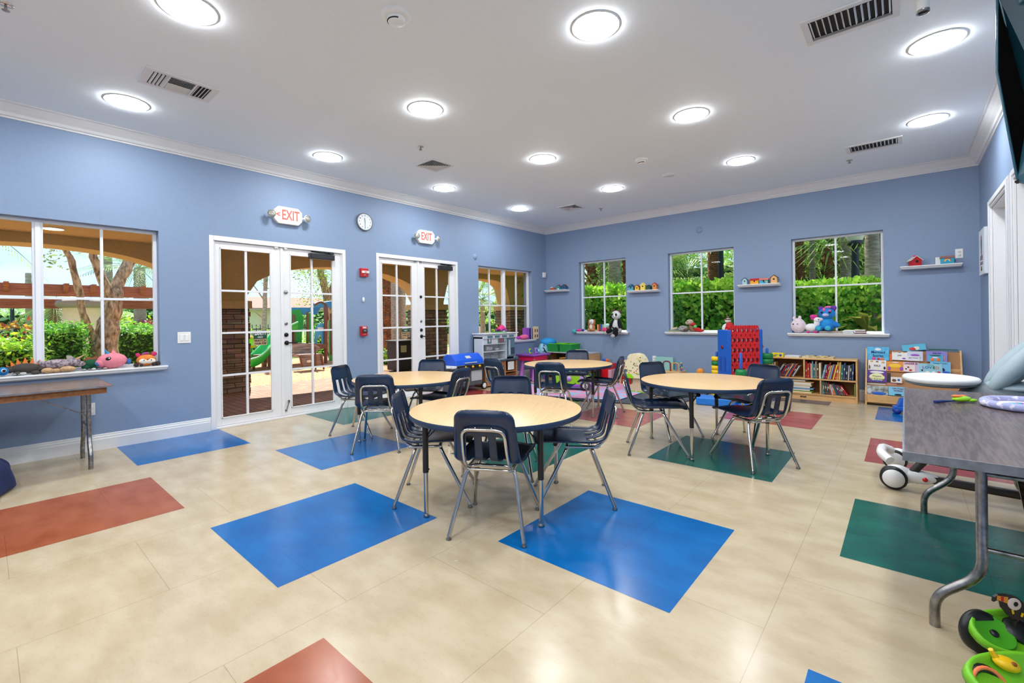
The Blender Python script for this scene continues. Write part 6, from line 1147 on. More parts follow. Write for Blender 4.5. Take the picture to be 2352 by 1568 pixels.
# ================================================================== outdoors
OUTX = XL-TW
STUCCO = mat('tan_stucco', (206, 184, 124), .9, var=.05, scale=20, bump=.15)
CREAM = mat('cream_stucco', (232, 216, 184), .9, var=.04, scale=12)
BRICKP = brick_mat('brick_paver', (176, 128, 104), (150, 104, 84), (96, 74, 62), 1, .21, .105, .006)
MULCH = mat('bark_mulch', (214, 160, 112), .95, rgb2=(150, 98, 62), scale=30, detail=6, bump=.6, lo=.42, hi=.58)
LAWN = mat('lawn_green', (120, 150, 70), .95, rgb2=(84, 118, 50), scale=3, detail=8)
def gslab(name, x0, x1, y0, y1, z, m, th=.05): return struct(MB().box(x0, x1, y0, y1, z-th, z).build(name, m))
gslab('ground', -70, 60, -50, 90, -.12, LAWN)
gslab('terrace', -9.42, OUTX, -12, 16, -.03, BRICKP); gslab('mulch_bed', -15.5, -9.42, -12, 20, -.045, MULCH); gslab('soil_bed', XL-.5, 8, YD+TW, 26, -.05, mat('soil_bed', (120, 92, 66), .95, var=.2, scale=12))
# porch roof and arcade
AX, AT = -8.9, .5
struct(MB().box(AX-AT, OUTX, -8, 9.2, 2.44, 2.70).box(AX-AT, -7.9, 9.2, 11.8, 2.44, 2.70).build('porch_ceiling', STUCCO))
struct(MB().box(XL-1.2, XR+.8, YB-1, YD+.55, ZC+.22, ZC+.5).build('roof', mat('roof_grey', (120, 110, 100), .9)))
def arch_beam(name, bays, zc_, zs, zt, x0, x1):
    b = MB(); n = 20
    for y0, y1 in bays:
        pts = []
        for i in range(n+1):
            t_ = i/n; y = y0+(y1-y0)*t_; u_ = 2*t_-1; z = zs+(zc_-zs)*math.sqrt(max(0, 1-abs(u_)**(2.2 if y0 < 7 else 5))); pts.append((y, z))
        for (ya_, za), (yb_, zb2) in zip(pts, pts[1:]):
            b.add([(x0, ya_, za), (x0, yb_, zb2), (x0, yb_, zt), (x0, ya_, zt), (x1, ya_, za), (x1, yb_, zb2), (x1, yb_, zt), (x1, ya_, zt)], [(0, 1, 2, 3), (7, 6, 5, 4), (0, 4, 5, 1), (3, 2, 6, 7)])
    for (a0, a1), (b0, b1) in zip(bays, bays[1:]): b.box(x0, x1, a1, b0, 1.5, zt)
    b.box(x0, x1, bays[0][0]-.9, bays[0][0], 1.5, zt); b.box(x0, x1, bays[-1][1], bays[-1][1]+1.2, 1.5, zt)
    return struct(b.build(name, STUCCO))
bays = [(-6.3, -2.0), (-1.3, 2.32), (3.07, 7.03), (7.68, 10.25)]
arch_beam('arcade_wall', bays, 2.30, 1.62, 2.46, AX-AT, AX)
STONE = brick_mat('stacked_stone', (190, 160, 132), (128, 108, 92), (66, 54, 46), 1, .24, .085, .006, axes='Z', noise=.55)
for i, (y0, y1) in enumerate([(-2.0, -1.3), (2.32, 3.07), (7.03, 7.68), (10.25, 11.3)]):
    t = thing('stone_column', ['stone-clad porch column beyond the stuffed toy window', 'shaded stone-clad porch column behind the first french door', 'sunlit stone-clad porch column behind the second french door', 'dark stone-clad porch column behind the last left window'][i], 'column', (AX-AT/2, (y0+y1)/2, -.03), 0); h = (y1-y0)/2+.04
    b = MB(); r_ = random.Random(i); z = 0
    while z < 1.44:
        hh_ = r_.choice((.07, .09, .11)); o_ = r_.uniform(0, .02); b.box(-AT/2-.05-o_, AT/2+.05+o_, -h-o_, h+o_, z, min(1.46, z+hh_-.004)); z += hh_
    b.build('stone_facing', STONE, t, bevel=.006); MB().box(-AT/2-.09, AT/2+.09, -h-.04, h+.04, 1.46, 1.60).build('cap_band', STUCCO, t, bevel=.01)
for u_, v_ in ((120, 524), (236, 519)):
    p = PZ(u_, v_, 2.44); t = thing('porch_light', 'round warm porch ceiling light seen through the dinosaur window%s' % ('' if u_ < 200 else ' behind the muntin'), 'ceiling light', (p.x, p.y, 2.44))
    MB().lathe([(.13, 0), (.13, -.01), (.11, -.012)], n=24).build('trim_ring', WPLAST, t); e_ = mat('porch_lamp', (255, 225, 170), .5, emit=2.2); MB().lathe([(0, -.014), (.11, -.012)], n=24).build('diffuser', e_, t)
# leaves
def leaf_mat(n, a, b, tr=.35, sc=2.5): return mat('leaf_'+n, a, .45, rgb2=b, scale=sc, detail=3, trans=tr, lo=.4, hi=.6)
LF_MID = leaf_mat('mid', (92, 166, 44), (160, 214, 76)); LF_LIME = leaf_mat('lime', (150, 200, 40), (196, 220, 70)); LF_DARK = leaf_mat('dark', (66, 124, 40), (120, 176, 66)); LF_CROTON = leaf_mat('croton', (190, 190, 50), (200, 90, 60), sc=8)
LF_PALM = leaf_mat('palm', (104, 150, 64), (176, 200, 104)); LF_OLIVE = leaf_mat('olive', (110, 136, 70), (160, 176, 100)); LF_FAR = leaf_mat('far', (140, 176, 100), (170, 200, 130))
BARK = mat('bark_brown', (196, 168, 136), .95, rgb2=(104, 80, 58), scale=9, stretch=(2.2, 2.2, .8), detail=8, bump=.9); BARKP = mat('bark_pale', (190, 176, 158), .95, rgb2=(140, 124, 106), scale=9, stretch=(1, 1, 6), detail=8, bump=.6)
PALMB = mat('palm_boots', (170, 110, 64), .95, rgb2=(90, 56, 32), scale=14, stretch=(1, 1, 3), detail=6, bump=.9)
RN = np.random.default_rng(5)
def leafmesh(name, P, size, m, parent=None, asp=.45, up=.5, extra=None, ext_m=None):
    n = len(P); d = RN.normal(size=(n, 3)); d[:, 2] = d[:, 2]*.5+up*.6; d /= np.linalg.norm(d, axis=1)[:, None]
    q = RN.normal(size=(n, 3)); w_ = np.cross(d, q); w_ /= np.linalg.norm(w_, axis=1)[:, None]; nn = np.cross(d, w_); s = size*RN.uniform(.6, 1.3, n)[:, None]
    v = np.stack([P, P+d*s*.5+w_*s*asp*.5+nn*s*.08, P+d*s, P+d*s*.5-w_*s*asp*.5+nn*s*.08], 1).reshape(-1, 3)
    f = np.arange(n*4).reshape(-1, 4); me = bpy.data.meshes.new(name); me.from_pydata(v.tolist(), [], f.tolist()); mm = m if isinstance(m, list) else [m]
    for x in mm: me.materials.append(x)
    if len(mm) > 1: me.polygons.foreach_set('material_index', RN.integers(0, len(mm), n).tolist())
    o = bpy.data.objects.new(name, me); COL.objects.link(o)
    if extra is not None:
        eo = extra.build('stem_core', ext_m or BARK, o)
    if parent: o.parent = parent
    return o
def hedge(lab, x0, x1, y0, y1, z0, z1, n, size, m, name='hedge', cat='hedge', asp=.5, core=True, lumps=.06):
    cx, cy, cz, a, b, c = (x0+x1)/2, (y0+y1)/2, (z0+z1)/2, (x1-x0)/2, (y1-y0)/2, (z1-z0)/2
    t = thing(name, lab, cat, (cx, cy, z0))
    P = RN.uniform(-1, 1, (n, 3)); k = RN.integers(0, 5, n)
    for ax_, sg, idx in ((0, -1, 0), (0, 1, 1), (1, -1, 2), (1, 1, 3), (2, 1, 4)):
        P[k == idx, ax_] = sg*(1-RN.uniform(0, .12, (k == idx).sum()))
    P = P*np.array([a, b, c])+np.array([0, 0, c]); P += RN.normal(size=P.shape)*lumps
    leafmesh('foliage', P, size, m, t, asp=asp)
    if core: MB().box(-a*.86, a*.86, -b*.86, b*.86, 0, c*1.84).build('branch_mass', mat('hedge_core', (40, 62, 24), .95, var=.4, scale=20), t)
    return t
def bush(lab, x, y, z, r, n, size, m, name='shrub', cat='shrub', fl=1.0, asp=.5):
    t = thing(name, lab, cat, (x, y, z)); P = RN.normal(size=(n, 3)); P /= np.linalg.norm(P, axis=1)[:, None]; P *= (r*RN.uniform(.55, 1, n)[:, None]); P[:, 2] = np.abs(P[:, 2])*fl
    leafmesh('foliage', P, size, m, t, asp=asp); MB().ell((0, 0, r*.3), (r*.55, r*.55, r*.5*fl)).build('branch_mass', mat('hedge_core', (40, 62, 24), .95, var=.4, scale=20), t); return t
def fronds(n, L_, seed, droop=.9, up0=.9, lw=.03, nl=22, fan=False):
    r = random.Random(seed); b = MB()
    for i in range(n):
        a = 2*PI*i/n*2.4+r.uniform(-.2, .2); e = r.uniform(-.5, up0); ln = L_*r.uniform(.8, 1.1); h = Vector((math.cos(a), math.sin(a), 0)); sd = Vector((-math.sin(a), math.cos(a), 0))
        if fan:
            base = h*ln*.35*math.cos(e)+Vector((0, 0, ln*.35*math.sin(e))); b.tube([(0, 0, 0), base], .012, n=4, cap=False)
            for j in range(18):
                g_ = -1.35+2.7*j/17; d = (h*math.cos(g_)*math.cos(e)+sd*math.sin(g_)+Vector((0, 0, math.cos(g_)*math.sin(e)))); tip = base+d*ln*.6+Vector((0, 0, -ln*.16)); mid = base+d*ln*.32; wv = d.cross(Vector((0, 0, 1))); wv = wv.normalized()*lw*.6 if wv.length > 1e-3 else sd*lw*.6
                b.add([base, mid+wv, tip, mid-wv], [(0, 1, 2, 3)])
            continue
        pts = []
        for k in range(9):
            q = k/8; pts.append(h*(ln*q*math.cos(e*(1-q*.3)))+Vector((0, 0, ln*(math.sin(e)*q-droop*.55*q*q))))
        b.tube(pts, [.014*(1-k/9.5) for k in range(9)], n=4, cap=False)
        for k in range(nl):
            q = .12+.86*k/nl; i0 = min(7, int(q*8)); p = pts[i0].lerp(pts[i0+1], q*8-i0); tl_ = ln*.30*math.sin(PI*min(1, .15+q*.85))+.05
            dr = (pts[i0+1]-pts[i0]).normalized()
            for sg in (-1, 1):
                d = (sd*sg*.8+dr*.55+Vector((0, 0, -.35))).normalized(); wv = dr*lw*.5; b.add([p-wv, p+d*tl_*.5+wv, p+d*tl_, p+d*tl_*.5-wv], [(0, 1, 2, 3)])
    return b
def palm(lab, x, y, z, h, r, crown=1.6, nf=16, seed=1, bark=BARKP, m=LF_PALM, fan=False, boots=0, lean=0.0, swell=1.0):
    t = thing('palm_tree', lab, 'palm tree', (x, y, z)); n = 26; pts = [(lean*(i/n)**1.5, 0, h*i/n) for i in range(n+1)]; rs = [r*(1.25*swell if i == 0 else 1)*(1+(.05 if i % 2 else -.03))*(1-.18*i/n) for i in range(n+1)]
    MB().tube(pts, rs, n=14).build('trunk', bark, t)
    if boots:
        b = MB(); rr = random.Random(seed); k = 0
        nb_ = int(h*boots*1.6)
        for j in range(nb_):
            zz_ = j*h/nb_; a = j*2.4
            c_ = Vector((r*1.05*math.cos(a)+lean*(zz_/h)**1.5, r*1.05*math.sin(a), zz_)); b.obox(c_+Vector((.1*r*math.cos(a), .1*r*math.sin(a), 0)), (r*.35, r*.8, r*1.1), (0, .45, a))
        b.build('leaf_boots', PALMB, t)
    if crown:
        o = fronds(nf, crown, seed, fan=fan).build('crown', m, t, fix=False); o.location = (lean, 0, h)
    return t
def tree(lab, x, y, z, segs, m, bark, leafs, name='tree'):
    t = thing(name, lab, 'tree', (x, y, z)); b = MB()
    for pts, r0, r1 in segs:
        pts = [Vector(p) for p in pts]; n = len(pts); fine = []
        for i in range(n-1):
            for j in range(4): fine.append(pts[i].lerp(pts[i+1], j/4))
        fine.append(pts[-1]); k = len(fine); rr = random.Random(k)
        b.tube([p+Vector((rr.uniform(-1, 1), rr.uniform(-1, 1), 0))*r0*.12 for p in fine], [(r0+(r1-r0)*i/(k-1))*rr.uniform(.9, 1.1) for i in range(k)], n=12)
    b.build('trunk', bark, t)
    P = []
    for (c, r, n_) in leafs:
        q = RN.normal(size=(n_, 3)); q /= np.linalg.norm(q, axis=1)[:, None]; P.append(q*(RN.uniform(.2, 1, n_)[:, None])*np.array(r)+np.array(c))
    if P: leafmesh('foliage', np.concatenate(P), .085, m, t, asp=.45)
    return t
# --- through the big left window
X1 = -12.2
def at(u_, v_, X): p = PX(u_, v_, X); return p
def loc_of(pts, X, dx=None): return [at(a, b, X+(dx[i] if dx else 0)) for i, (a, b) in enumerate(pts)]
o = at(245, 840, X1); O = Vector((X1, o.y, -.05))
def rel(lst, dx=0.0): return [at(a, b, X1+dx*(i/max(1, len(lst)-1)))-O for i, (a, b) in enumerate(lst)]
def px2m(X, y, n): P = Vector((X, y, 1)); return ((P-Vector((0, 0, CAM_H))).dot(Fv))/FOC*n
pm = px2m(X1, o.y, 1)
tree('gnarled three-stemmed tree with rough bark beyond the stuffed toy window', X1, o.y, -.05,
     [([Vector((0, 0, 0)), at(240, 800, X1)-O, at(250, 740, X1)-O, at(258, 690, X1)-O], 32*pm, 15*pm), (rel([(258, 700), (268, 660), (290, 610), (320, 560), (350, 500)], -.4), 15*pm, 9*pm), (rel([(258, 690), (235, 640), (215, 590), (205, 520)], .2), 10*pm, 7*pm), (rel([(222, 800), (205, 755), (190, 720), (180, 660), (165, 600), (145, 560), (130, 500)], .5), 8*pm, 5*pm)],
     LF_OLIVE, BARK, [((at(120, 590, X1)-O), (.5, .35, .35), 60), ((at(190, 560, X1)-O), (.5, .5, .3), 60), ((at(170, 520, X1-.3)-O), (.7, 1.0, .4), 120), ((at(260, 480, X1)-O), (1.2, 1.6, .6), 900)])
p0, p1 = at(100, 757, -11.6), at(196, 860, -11.6); hedge('clipped dense green hedge block left of the gnarled tree', -12.6, -11.5, p0.y-.0, p1.y, -.05, p0.z+.02, 5200, .07, [LF_MID, LF_DARK])
p0, p1 = at(268, 755, -12.8), at(372, 860, -12.8); hedge('clipped green hedge block right of the gnarled tree', -13.8, -12.7, p0.y, p1.y, -.05, p0.z, 4200, .075, [LF_DARK, LF_MID])
p0, p1 = at(-60, 795, -10.2), at(78, 870, -10.2); hedge('low bright-leaved shrub row at the cut left edge', -10.9, -10.1, p0.y, p1.y, -.05, p0.z-.02, 2600, .085, [LF_LIME, LF_MID], lumps=.1)
p0 = at(112, 838, -10.4); bush('yellow and green croton shrub in front of the clipped hedge', -10.5, p0.y, -.05, .34, 500, .10, [LF_LIME, LF_CROTON]); p0 = at(300, 835, -11.4); bush('small bright green shrub below the hedge behind the pink narwhal', -11.4, p0.y, -.05, .38, 420, .10, [LF_LIME, LF_MID])
# pergola
XP = -17.5; ya_, yb_ = at(-120, 700, XP).y, at(430, 700, XP).y; PW = mat('pergola_redwood', (176, 104, 72), .7, rgb2=(140, 78, 52), scale=3, stretch=(1, 1, 14), detail=6)
t = thing('pergola', 'reddish wood pergola with scalloped rafter ends beyond the trees', 'pergola', (XP, ya_, 0)); zt0, zt1 = at(0, 650, XP).z, at(0, 680, XP).z
zA = at(120, 648, XP).z; zB = at(120, 680, XP).z; zC_ = at(120, 705, XP).z
MB().box(0, .12, 0, yb_-ya_, zB, zA-.06).build('front_beam', PW, t); MB().box(-1.6, -1.48, 0, yb_-ya_, zC_, zC_+.28).build('back_beam', PW, t)
for i in range(9):
    y = .35+i*(yb_-ya_-.5)/8; MB().prism([(-2.2, zA-.05), (.55, zA-.05), (.55, zA-.09), (.48, zA-.12), (.45, zA-.18), (.36, zA-.18), (.32, zA-.24), (.2, zA-.28), (-2.2, zA-.28)], y, y+.09).build('rafter', PW, t)
p0, p1 = at(138, 705, XP), at(262, 780, XP); t2 = thing('stucco_pier', 'round cream stucco pier with a grey ring cap under the pergola', 'column', (XP-.9, (p0.y+p1.y)/2, -.05)); rr_ = (p1.y-p0.y)/2*.80
zq = at(190, 700, XP).z; MB().lathe([(rr_, 0), (rr_, zq+.05)], n=36).build('pier_body', CREAM, t2); MB().torus((0, 0, zq+.10), rr_*1.08, .12, n=36).build('ring_cap', mat('cast_stone', (150, 148, 140), .8), t2); MB().lathe([(0, zq+.14), (rr_*1.05, zq+.14)], n=30).build('cap_top', mat('cast_stone', (150, 148, 140), .8), t2)
gslab('garden_wall', -16.6, -16.3, at(195, 780, -16.3).y, at(420, 780, -16.3).y, at(250, 770, -16.3).z, CREAM, th=at(250, 770, -16.3).z+.05)
def fence(lab, X, u0, u1, vt, pl, z0=-.05, picket=.13, rail2=True):
    ya, yb2 = at(u0, vt, X).y, at(u1, vt, X).y; zt_ = at(pl, vt, X).z; FM = mat('fence_black', (22, 24, 26), .5); t = thing('iron_fence', lab, 'fence', (X, ya, z0)); h = zt_-z0; Lf = yb2-ya
    for z in ((.14, h*.84) if rail2 else (h*.84,)): MB().box(-.015, .015, 0, Lf, z, z+.035).build('rail', FM, t)
    n = min(90, int(Lf/picket))
    for i in range(n+1):
        y = Lf*i/n; big = i % 14 == 0; w2 = .03 if big else .009; MB().box(-w2, w2, y-w2, y+w2, 0, h*(1.04 if big else 1)).build('post' if big else 'picket', FM, t)
fence('black iron fence behind the shrubs in the big left window', -13.5, -60, 95, 765, 40)
# distant tropical plants
p = at(262, 690, -20); bpy.context.view_layer.update()
for i, (u_, v_, X, h_, r, cr_, lab) in enumerate([(66, 700, -24, 0, .10, 0, 'slim pale palm trunk seen at the window mullion'), (125, 700, -23, 0, .28, 1.9, 'short brown palm between the mullion and the cream pier'), (246, 560, -22, 0, .16, 2.4, 'tall grey palm trunk behind the gnarled tree'), (262, 740, -26, 0, .2, 2.0, 'small palm beyond the right clipped hedge')]):
    b_ = at(u_, v_, X); palm(lab, X, b_.y, -.05, max(1.2, b_.z+(1.2 if i in (0, 2) else .2)), r, cr_, 12, i+3, BARKP if i in (0, 2) else PALMB)
p = at(320, 600, -21); palm('pale feathery fan palm filling the right end of the big window', -21, p.y, -.05, p.z-.2, .2, 2.3, 20, 11, BARKP, LF_FAR, fan=False)
p = at(-75, 545, -15); palm('palm whose fronds hang into the top of the first left pane', -15, p.y, -.05, p.z+.45, .10, 1.5, 12, 12, BARKP, LF_PALM)
for i, (u_, v_, X, r, m_, lab) in enumerate([(30, 762, -19, 1.1, LF_CROTON, 'yellow and red croton bush behind the iron fence'), (110, 762, -20, .9, LF_CROTON, 'croton bush beside the cream pier'), (330, 748, -22, 1.5, LF_LIME, 'large yellow-green shrub beyond the right hedge'), (345, 752, -20.5, .8, leaf_mat('burgundy', (150, 50, 60), (190, 90, 90)), 'burgundy leaved shrub beyond the right hedge'), (285, 745, -24, 1.5, LF_LIME, 'yellow flowering shrub between the tree and the red shrub')]):
    b_ = at(u_, v_, X); bush(lab, X, b_.y, max(-.05, b_.z-r*.7), r, 900, .16, m_)
b_ = at(28, 715, -24); LPB = mat('lamp_post_dark', (44, 52, 60), .5, .3)
def lamp_post(lab, x, y, h, r=.04, globe=True, base=-.05):
    t = thing('lamp_post', lab, 'street lamp', (x, y, base)); MB().tube([(0, 0, 0), (0, 0, h)], [r*1.6, r], n=14).build('post', LPB, t); MB().lathe([(r, h-.06), (r*2.4, h), (r*2.2, h+.05), (r*1.2, h+.06)], n=16).build('collar', LPB, t)
    if globe: MB().lathe([(r*2.0, h+.05), (r*3.2, h+.2), (r*2.6, h+.34), (r*.9, h+.42), (0, h+.47)], n=16).build('globe', mat('frosted_globe', (235, 230, 215), .3), t)
    else: MB().lathe([(r*2, h), (r*4, h+.08), (r*4, h+.12), (0, h+.2)], n=12).build('lamp_head', LPB, t)
lamp_post('thin dark lamp post far away in the first left pane', -24, b_.y, b_.z+.4, .05, False)
for i, (u_, w_u, X) in enumerate([(-200, 900, -60), (300, 900, -58), (900, 700, -60), (1250, 500, -56)]):
    b_ = at(min(max(u_, -100), 1300), 745, X)
for i in range(12):
    y = -20+i*10; t = hedge('distant pale treeline, clump %s beyond the garden' % ['one', 'two', 'three', 'four', 'five', 'six', 'seven', 'eight', 'nine', 'ten', 'eleven', 'twelve'][i], -66, -61, y, y+8.2, -.1, 2.2+1.2*math.sin(i*1.7)**2, 1200, .8, LF_FAR, 'treeline', 'trees', lumps=.3); t['group'] = 'distant treeline'; t['label'] = 'pale distant treeline on the horizon beyond the garden'
# --- through the doors: playground
SL = mat('slide_green', (40, 190, 70), .3); XS = -12.6
t = thing('playground_slide', 'bright green curved playground slide behind the first french door', 'slide', (0, 0, 0)); pts = [at(560, 842, XS), at(585, 835, XS), at(606, 815, XS-.1), at(625, 793, XS-.2), (at(650, 765, XS-.3)), at(672, 755, XS-.3)]
b = MB(); pts2 = arc_pts(pts, .3, 4); hw = .34
prof = [(-hw, .17), (-hw, .20), (-hw+.04, .17), (-hw+.06, .03), (0, 0), (hw-.06, .03), (hw-.04, .17), (hw, .20), (hw, .17), (hw-.03, -.02), (0, -.05), (-hw+.03, -.02)]
vs = [tuple(p+Vector((o_, 0, z_))) for p in pts2 for o_, z_ in prof]; k = len(prof)
b.add(vs, [(i*k+j, i*k+(j+1) % k, (i+1)*k+(j+1) % k, (i+1)*k+j) for i in range(len(pts2)-1) for j in range(k)]+[tuple(range(k))], 0, True); b.build('slide_chute', SL, t)
for sgn in (-hw, hw): MB().tube([p+Vector((sgn, 0, .19)) for p in pts2], .022, n=8).build('white_edge', mat('slide_pale', (150, 230, 170), .35), t)
MB().cyl((pts2[-8].x, pts2[-8].y, 0), (pts2[-8].x, pts2[-8].y, pts2[-8].z), .03).build('leg', mat('play_brown', (120, 76, 60), .5), t)
PB = mat('play_brown', (120, 76, 60), .5); PBL = mat('play_blue', (60, 140, 195), .4); PGR = mat('play_green', (40, 165, 70), .4)
t = thing('play_structure', 'green, blue and brown playground climber behind the first french door', 'playground', (0, 0, 0)); XQ = -12.9
def panel(nm, poly, m_, X=XQ, th_=.05):
    P = [at(a, b_, X) for a, b_ in poly]; n = len(P); MB().add([tuple(p) for p in P]+[tuple(p+Vector((-th_, 0, 0))) for p in P], [tuple(range(n)), tuple(range(2*n-1, n-1, -1))]+[(i, (i+1) % n, n+(i+1) % n, n+i) for i in range(n)]).build(nm, m_, t)
panel('green_panel', [(668, 712), (690, 711), (697, 730), (692, 787), (668, 787)], PGR); panel('green_panel', [(706, 720), (718, 716), (722, 785), (706, 785)], PGR); panel('blue_roof', [(668, 706), (736, 706), (728, 722), (700, 723), (690, 714), (668, 712)], PBL, XQ-.2, 1.0)
panel('blue_arch_panel', [(724, 790), (726, 752), (736, 742), (748, 742), (748, 790), (741, 790), (739, 772), (734, 768), (729, 776), (728, 790)], mat('play_sky', (90, 180, 225), .4)); panel('white_print', [(729, 751), (744, 752), (743, 757), (730, 756)], WINK, XQ+.03, .01)
panel('green_panel', [(757, 735), (770, 732), (770, 840), (758, 830)], PGR, XQ-.6); panel('blue_roof', [(744, 694), (770, 690), (770, 706), (750, 706)], PBL, XQ-.5, .8)
for a, v0, v1 in ((675, 722, 790), (706, 716, 790), (748, 702, 836), (762, 720, 815)): p_, q_ = at(a, v0, XQ+.06), at(a, v1, XQ+.06); MB().cyl(p_, q_, .05 if a > 740 else .035, n=12).build('support_post', PB, t)
MB().tube(arc_pts([at(722, 700, XQ), at(736, 692, XQ), at(750, 700, XQ), at(752, 735, XQ)], .1), .035).build('top_tube', PB, t)
panel('deck', [(668, 788), (752, 790), (752, 800), (668, 798)], PB, XQ+.3, 1.2)
MB().box(-13.6, -12.7, at(575, 835, -13).y, at(668, 835, -13).y, .28, .34).build('ground_deck', PB, t)
for u_ in (582, 618, 650): p = at(u_, 835, -12.75); MB().box(p.x-.03, p.x+.03, p.y-.03, p.y+.03, -.04, .28).build('deck_leg', PB, t)
t = thing('play_bench', 'weathered grey wood play boat bench before the climber', 'bench', (0, 0, 0)); GW = mat('grey_wood', (176, 160, 152), .8, rgb2=(120, 100, 94), scale=4, stretch=(1, 1, 12)); XBQ = -11.3
panel('back_board', [(672, 792), (722, 788), (738, 800), (720, 812), (676, 818)], GW, XBQ-.3, .04); panel('front_board', [(692, 820), (742, 818), (744, 838), (696, 842)], GW, XBQ+.1, .04); panel('seat_board', [(690, 814), (740, 812), (744, 818), (692, 821)], GW, XBQ+.1, .5)
panel('porthole', [(705, 828), (712, 826), (716, 829), (711, 833), (705, 832)], WINK, XBQ+.13, .01)
for u_, v0 in ((694, 815), (743, 812), (724, 795)): MB().tube([at(u_-6 if u_ != 724 else u_, v0, XBQ+.12), at(u_+1, 848, XBQ+.12)], .022, n=8).build('bench_tube', PB, t)
p = at(575, 762, -14.5); p2 = at(577, 785, -13.2)
t = thing('play_flower', 'yellow and green flower shaped play panel above the slide foot', 'playground', p2); MB().lathe([(0, 0), (.16, 0), (.16, .04), (0, .04)], rot=(0, PI/2, 0), n=8).build('flower_disc', YELLOW, t); MB().lathe([(0, .045), (.10, .045), (.10, .05)], rot=(0, PI/2, 0), n=20).build('flower_centre', LIME, t); MB().cyl((0, 0, -.14), (0, 0, -p2.z), .025).build('stem', PGR, t)
fence('black iron fence with pickets behind the playground', -18, 560, 700, 745, 600)
o2 = at(606, 800, -13.4); tree('slim mottled young tree beside the green slide', -13.4, o2.y, -.05, [([Vector((0, 0, 0)), at(607, 760, -13.4)-Vector((-13.4, o2.y, -.05)), at(609, 680, -13.4)-Vector((-13.4, o2.y, -.05)), at(610, 600, -13.4)-Vector((-13.4, o2.y, -.05))], .07, .05)]+[([at(606, 733, -13.4)-Vector((-13.4, o2.y, -.05)), at(575, 705, -13.4)-Vector((-13.4, o2.y, -.05)), at(560, 690, -13.4)-Vector((-13.4, o2.y, -.05))], .02, .01), ([at(607, 690, -13.4)-Vector((-13.4, o2.y, -.05)), at(590, 665, -13.4)-Vector((-13.4, o2.y, -.05)), at(575, 645, -13.4)-Vector((-13.4, o2.y, -.05))], .02, .01)], LF_OLIVE, BARKP, [((at(620, 640, -13.4)-Vector((-13.4, o2.y, -.05))), (.4, .5, .4), 90)], 'young_tree')
o3 = at(760, 700, -15.5); Oo = Vector((-15.5, o3.y, -.05)); tree('leafy branching tree with yellow-green leaves over the climber', -15.5, o3.y, -.05, [([Vector((0, 0, 0)), at(752, 680, -15.5)-Oo, at(738, 630, -15.5)-Oo, at(728, 560, -15.5)-Oo], .16, .10), ([at(752, 690, -15.5)-Oo, at(765, 650, -15.5)-Oo, at(775, 600, -15.5)-Oo], .09, .05)], [LF_OLIVE, LF_LIME], BARK, [((at(740, 640, -15.5)-Oo), (1.0, 1.1, .8), 900), ((at(700, 620, -15.5)-Oo), (.7, .9, .4), 420), ((at(720, 690, -15.5)-Oo), (.7, .9, .35), 260)])
XB_ = -21; gslab('cream_building', XB_-3, XB_, at(590, 750, XB_).y, at(692, 750, XB_).y, at(640, 712, XB_).z, CREAM, th=at(640, 712, XB_).z); 
t = thing('garden_house_roof', 'brown tiled roof edge of the low garden building beyond the slide', 'roof', (XB_, at(575, 700, XB_).y, at(640, 712, XB_).z)); w2 = at(800, 700, XB_).y-at(575, 700, XB_).y; hh_ = at(640, 688, XB_).z-at(640, 712, XB_).z; MB().box(-3, .3, 0, w2, 0, .08).build('eave_gutter', mat('gutter_grey', (180, 178, 172), .6), t); MB().prism([(.35, .08), (-3, hh_+.25), (-3, .08)], 0, w2).build('tile_slope', mat('roof_tile_brown', (160, 96, 74), .85, rgb2=(120, 70, 56), scale=14), t)
for i, (u_, v_, X, r, m_, lab) in enumerate([(590, 755, -16.5, .7, [LF_MID, LF_LIME], 'green shrub with yellow blooms beside the stone column'), (585, 790, -15.2, .7, [LF_DARK, LF_MID], 'dark green shrub behind the slide foot'), (640, 770, -17, .7, [LF_DARK, LF_MID], 'low shrub behind the slide, first door'), (735, 800, -16.5, .9, [LF_MID, LF_LIME], 'green shrub behind the blue climber arch')]):
    b_ = at(u_, v_, X); bush(lab, X, b_.y, -.05, max(r, b_.z+.1), 700, .12, m_)
# --- second door: palms, bin, cans
p = PZ(930, 852, -.03); t = thing('trash_bin', 'dark square outdoor trash bin behind the second french door', 'trash bin', (-9.2, PX(916, 800, -8.96).y+.235, -.03)); yy0, yy1 = PX(916, 800, p.x+.12).y, PX(953, 800, p.x+.12).y
hb = PX(930, 781, -9.0).z+.03; TBM = mat('bin_charcoal', (46, 44, 44), .6, var=.2, scale=20); a = .24; MB().box(-a, a, -a, a, .03, hb-.04).build('bin_body', TBM, t, bevel=.02); MB().box(-a-.03, a+.03, -a-.03, a+.03, hb-.05, hb).build('lid', TBM, t, bevel=.015)
MB().box(a, a+.004, -.18, -.02, hb-.28, hb-.12).build('notice_sticker', mat('sticker_sage', (190, 200, 150), .6), t)
X2 = -13.2
for i, (u_, X, r, boots, lab) in enumerate([(893, -12.6, .20, 9, 'palm trunk wrapped in criss-cross leaf boots behind the second door'), (908, -11.9, .13, 0, 'smooth pale leaning palm trunk beside the bin'), (922, -12.6, .17, 0, 'mottled pale palm trunk just left of the trash bin')]):
    b_ = at(u_, 770, X); palm(lab, X, b_.y, -.05, 4.6, r, 1.9, 14, 20+i, BARKP if i else PALMB, LF_PALM, boots=boots, lean=0)
b_ = at(888, 800, -11.2); bush('bright green low plant at the foot of the booted palm', -11.2, b_.y, -.05, .42, 420, .12, [LF_LIME, LF_MID])
b_ = at(945, 745, -30); hedge('pale distant shrubs in the second door pane', -33, -30, b_.y-6, b_.y+9, -.1, b_.z+.4, 1500, .35, LF_FAR, lumps=.3)
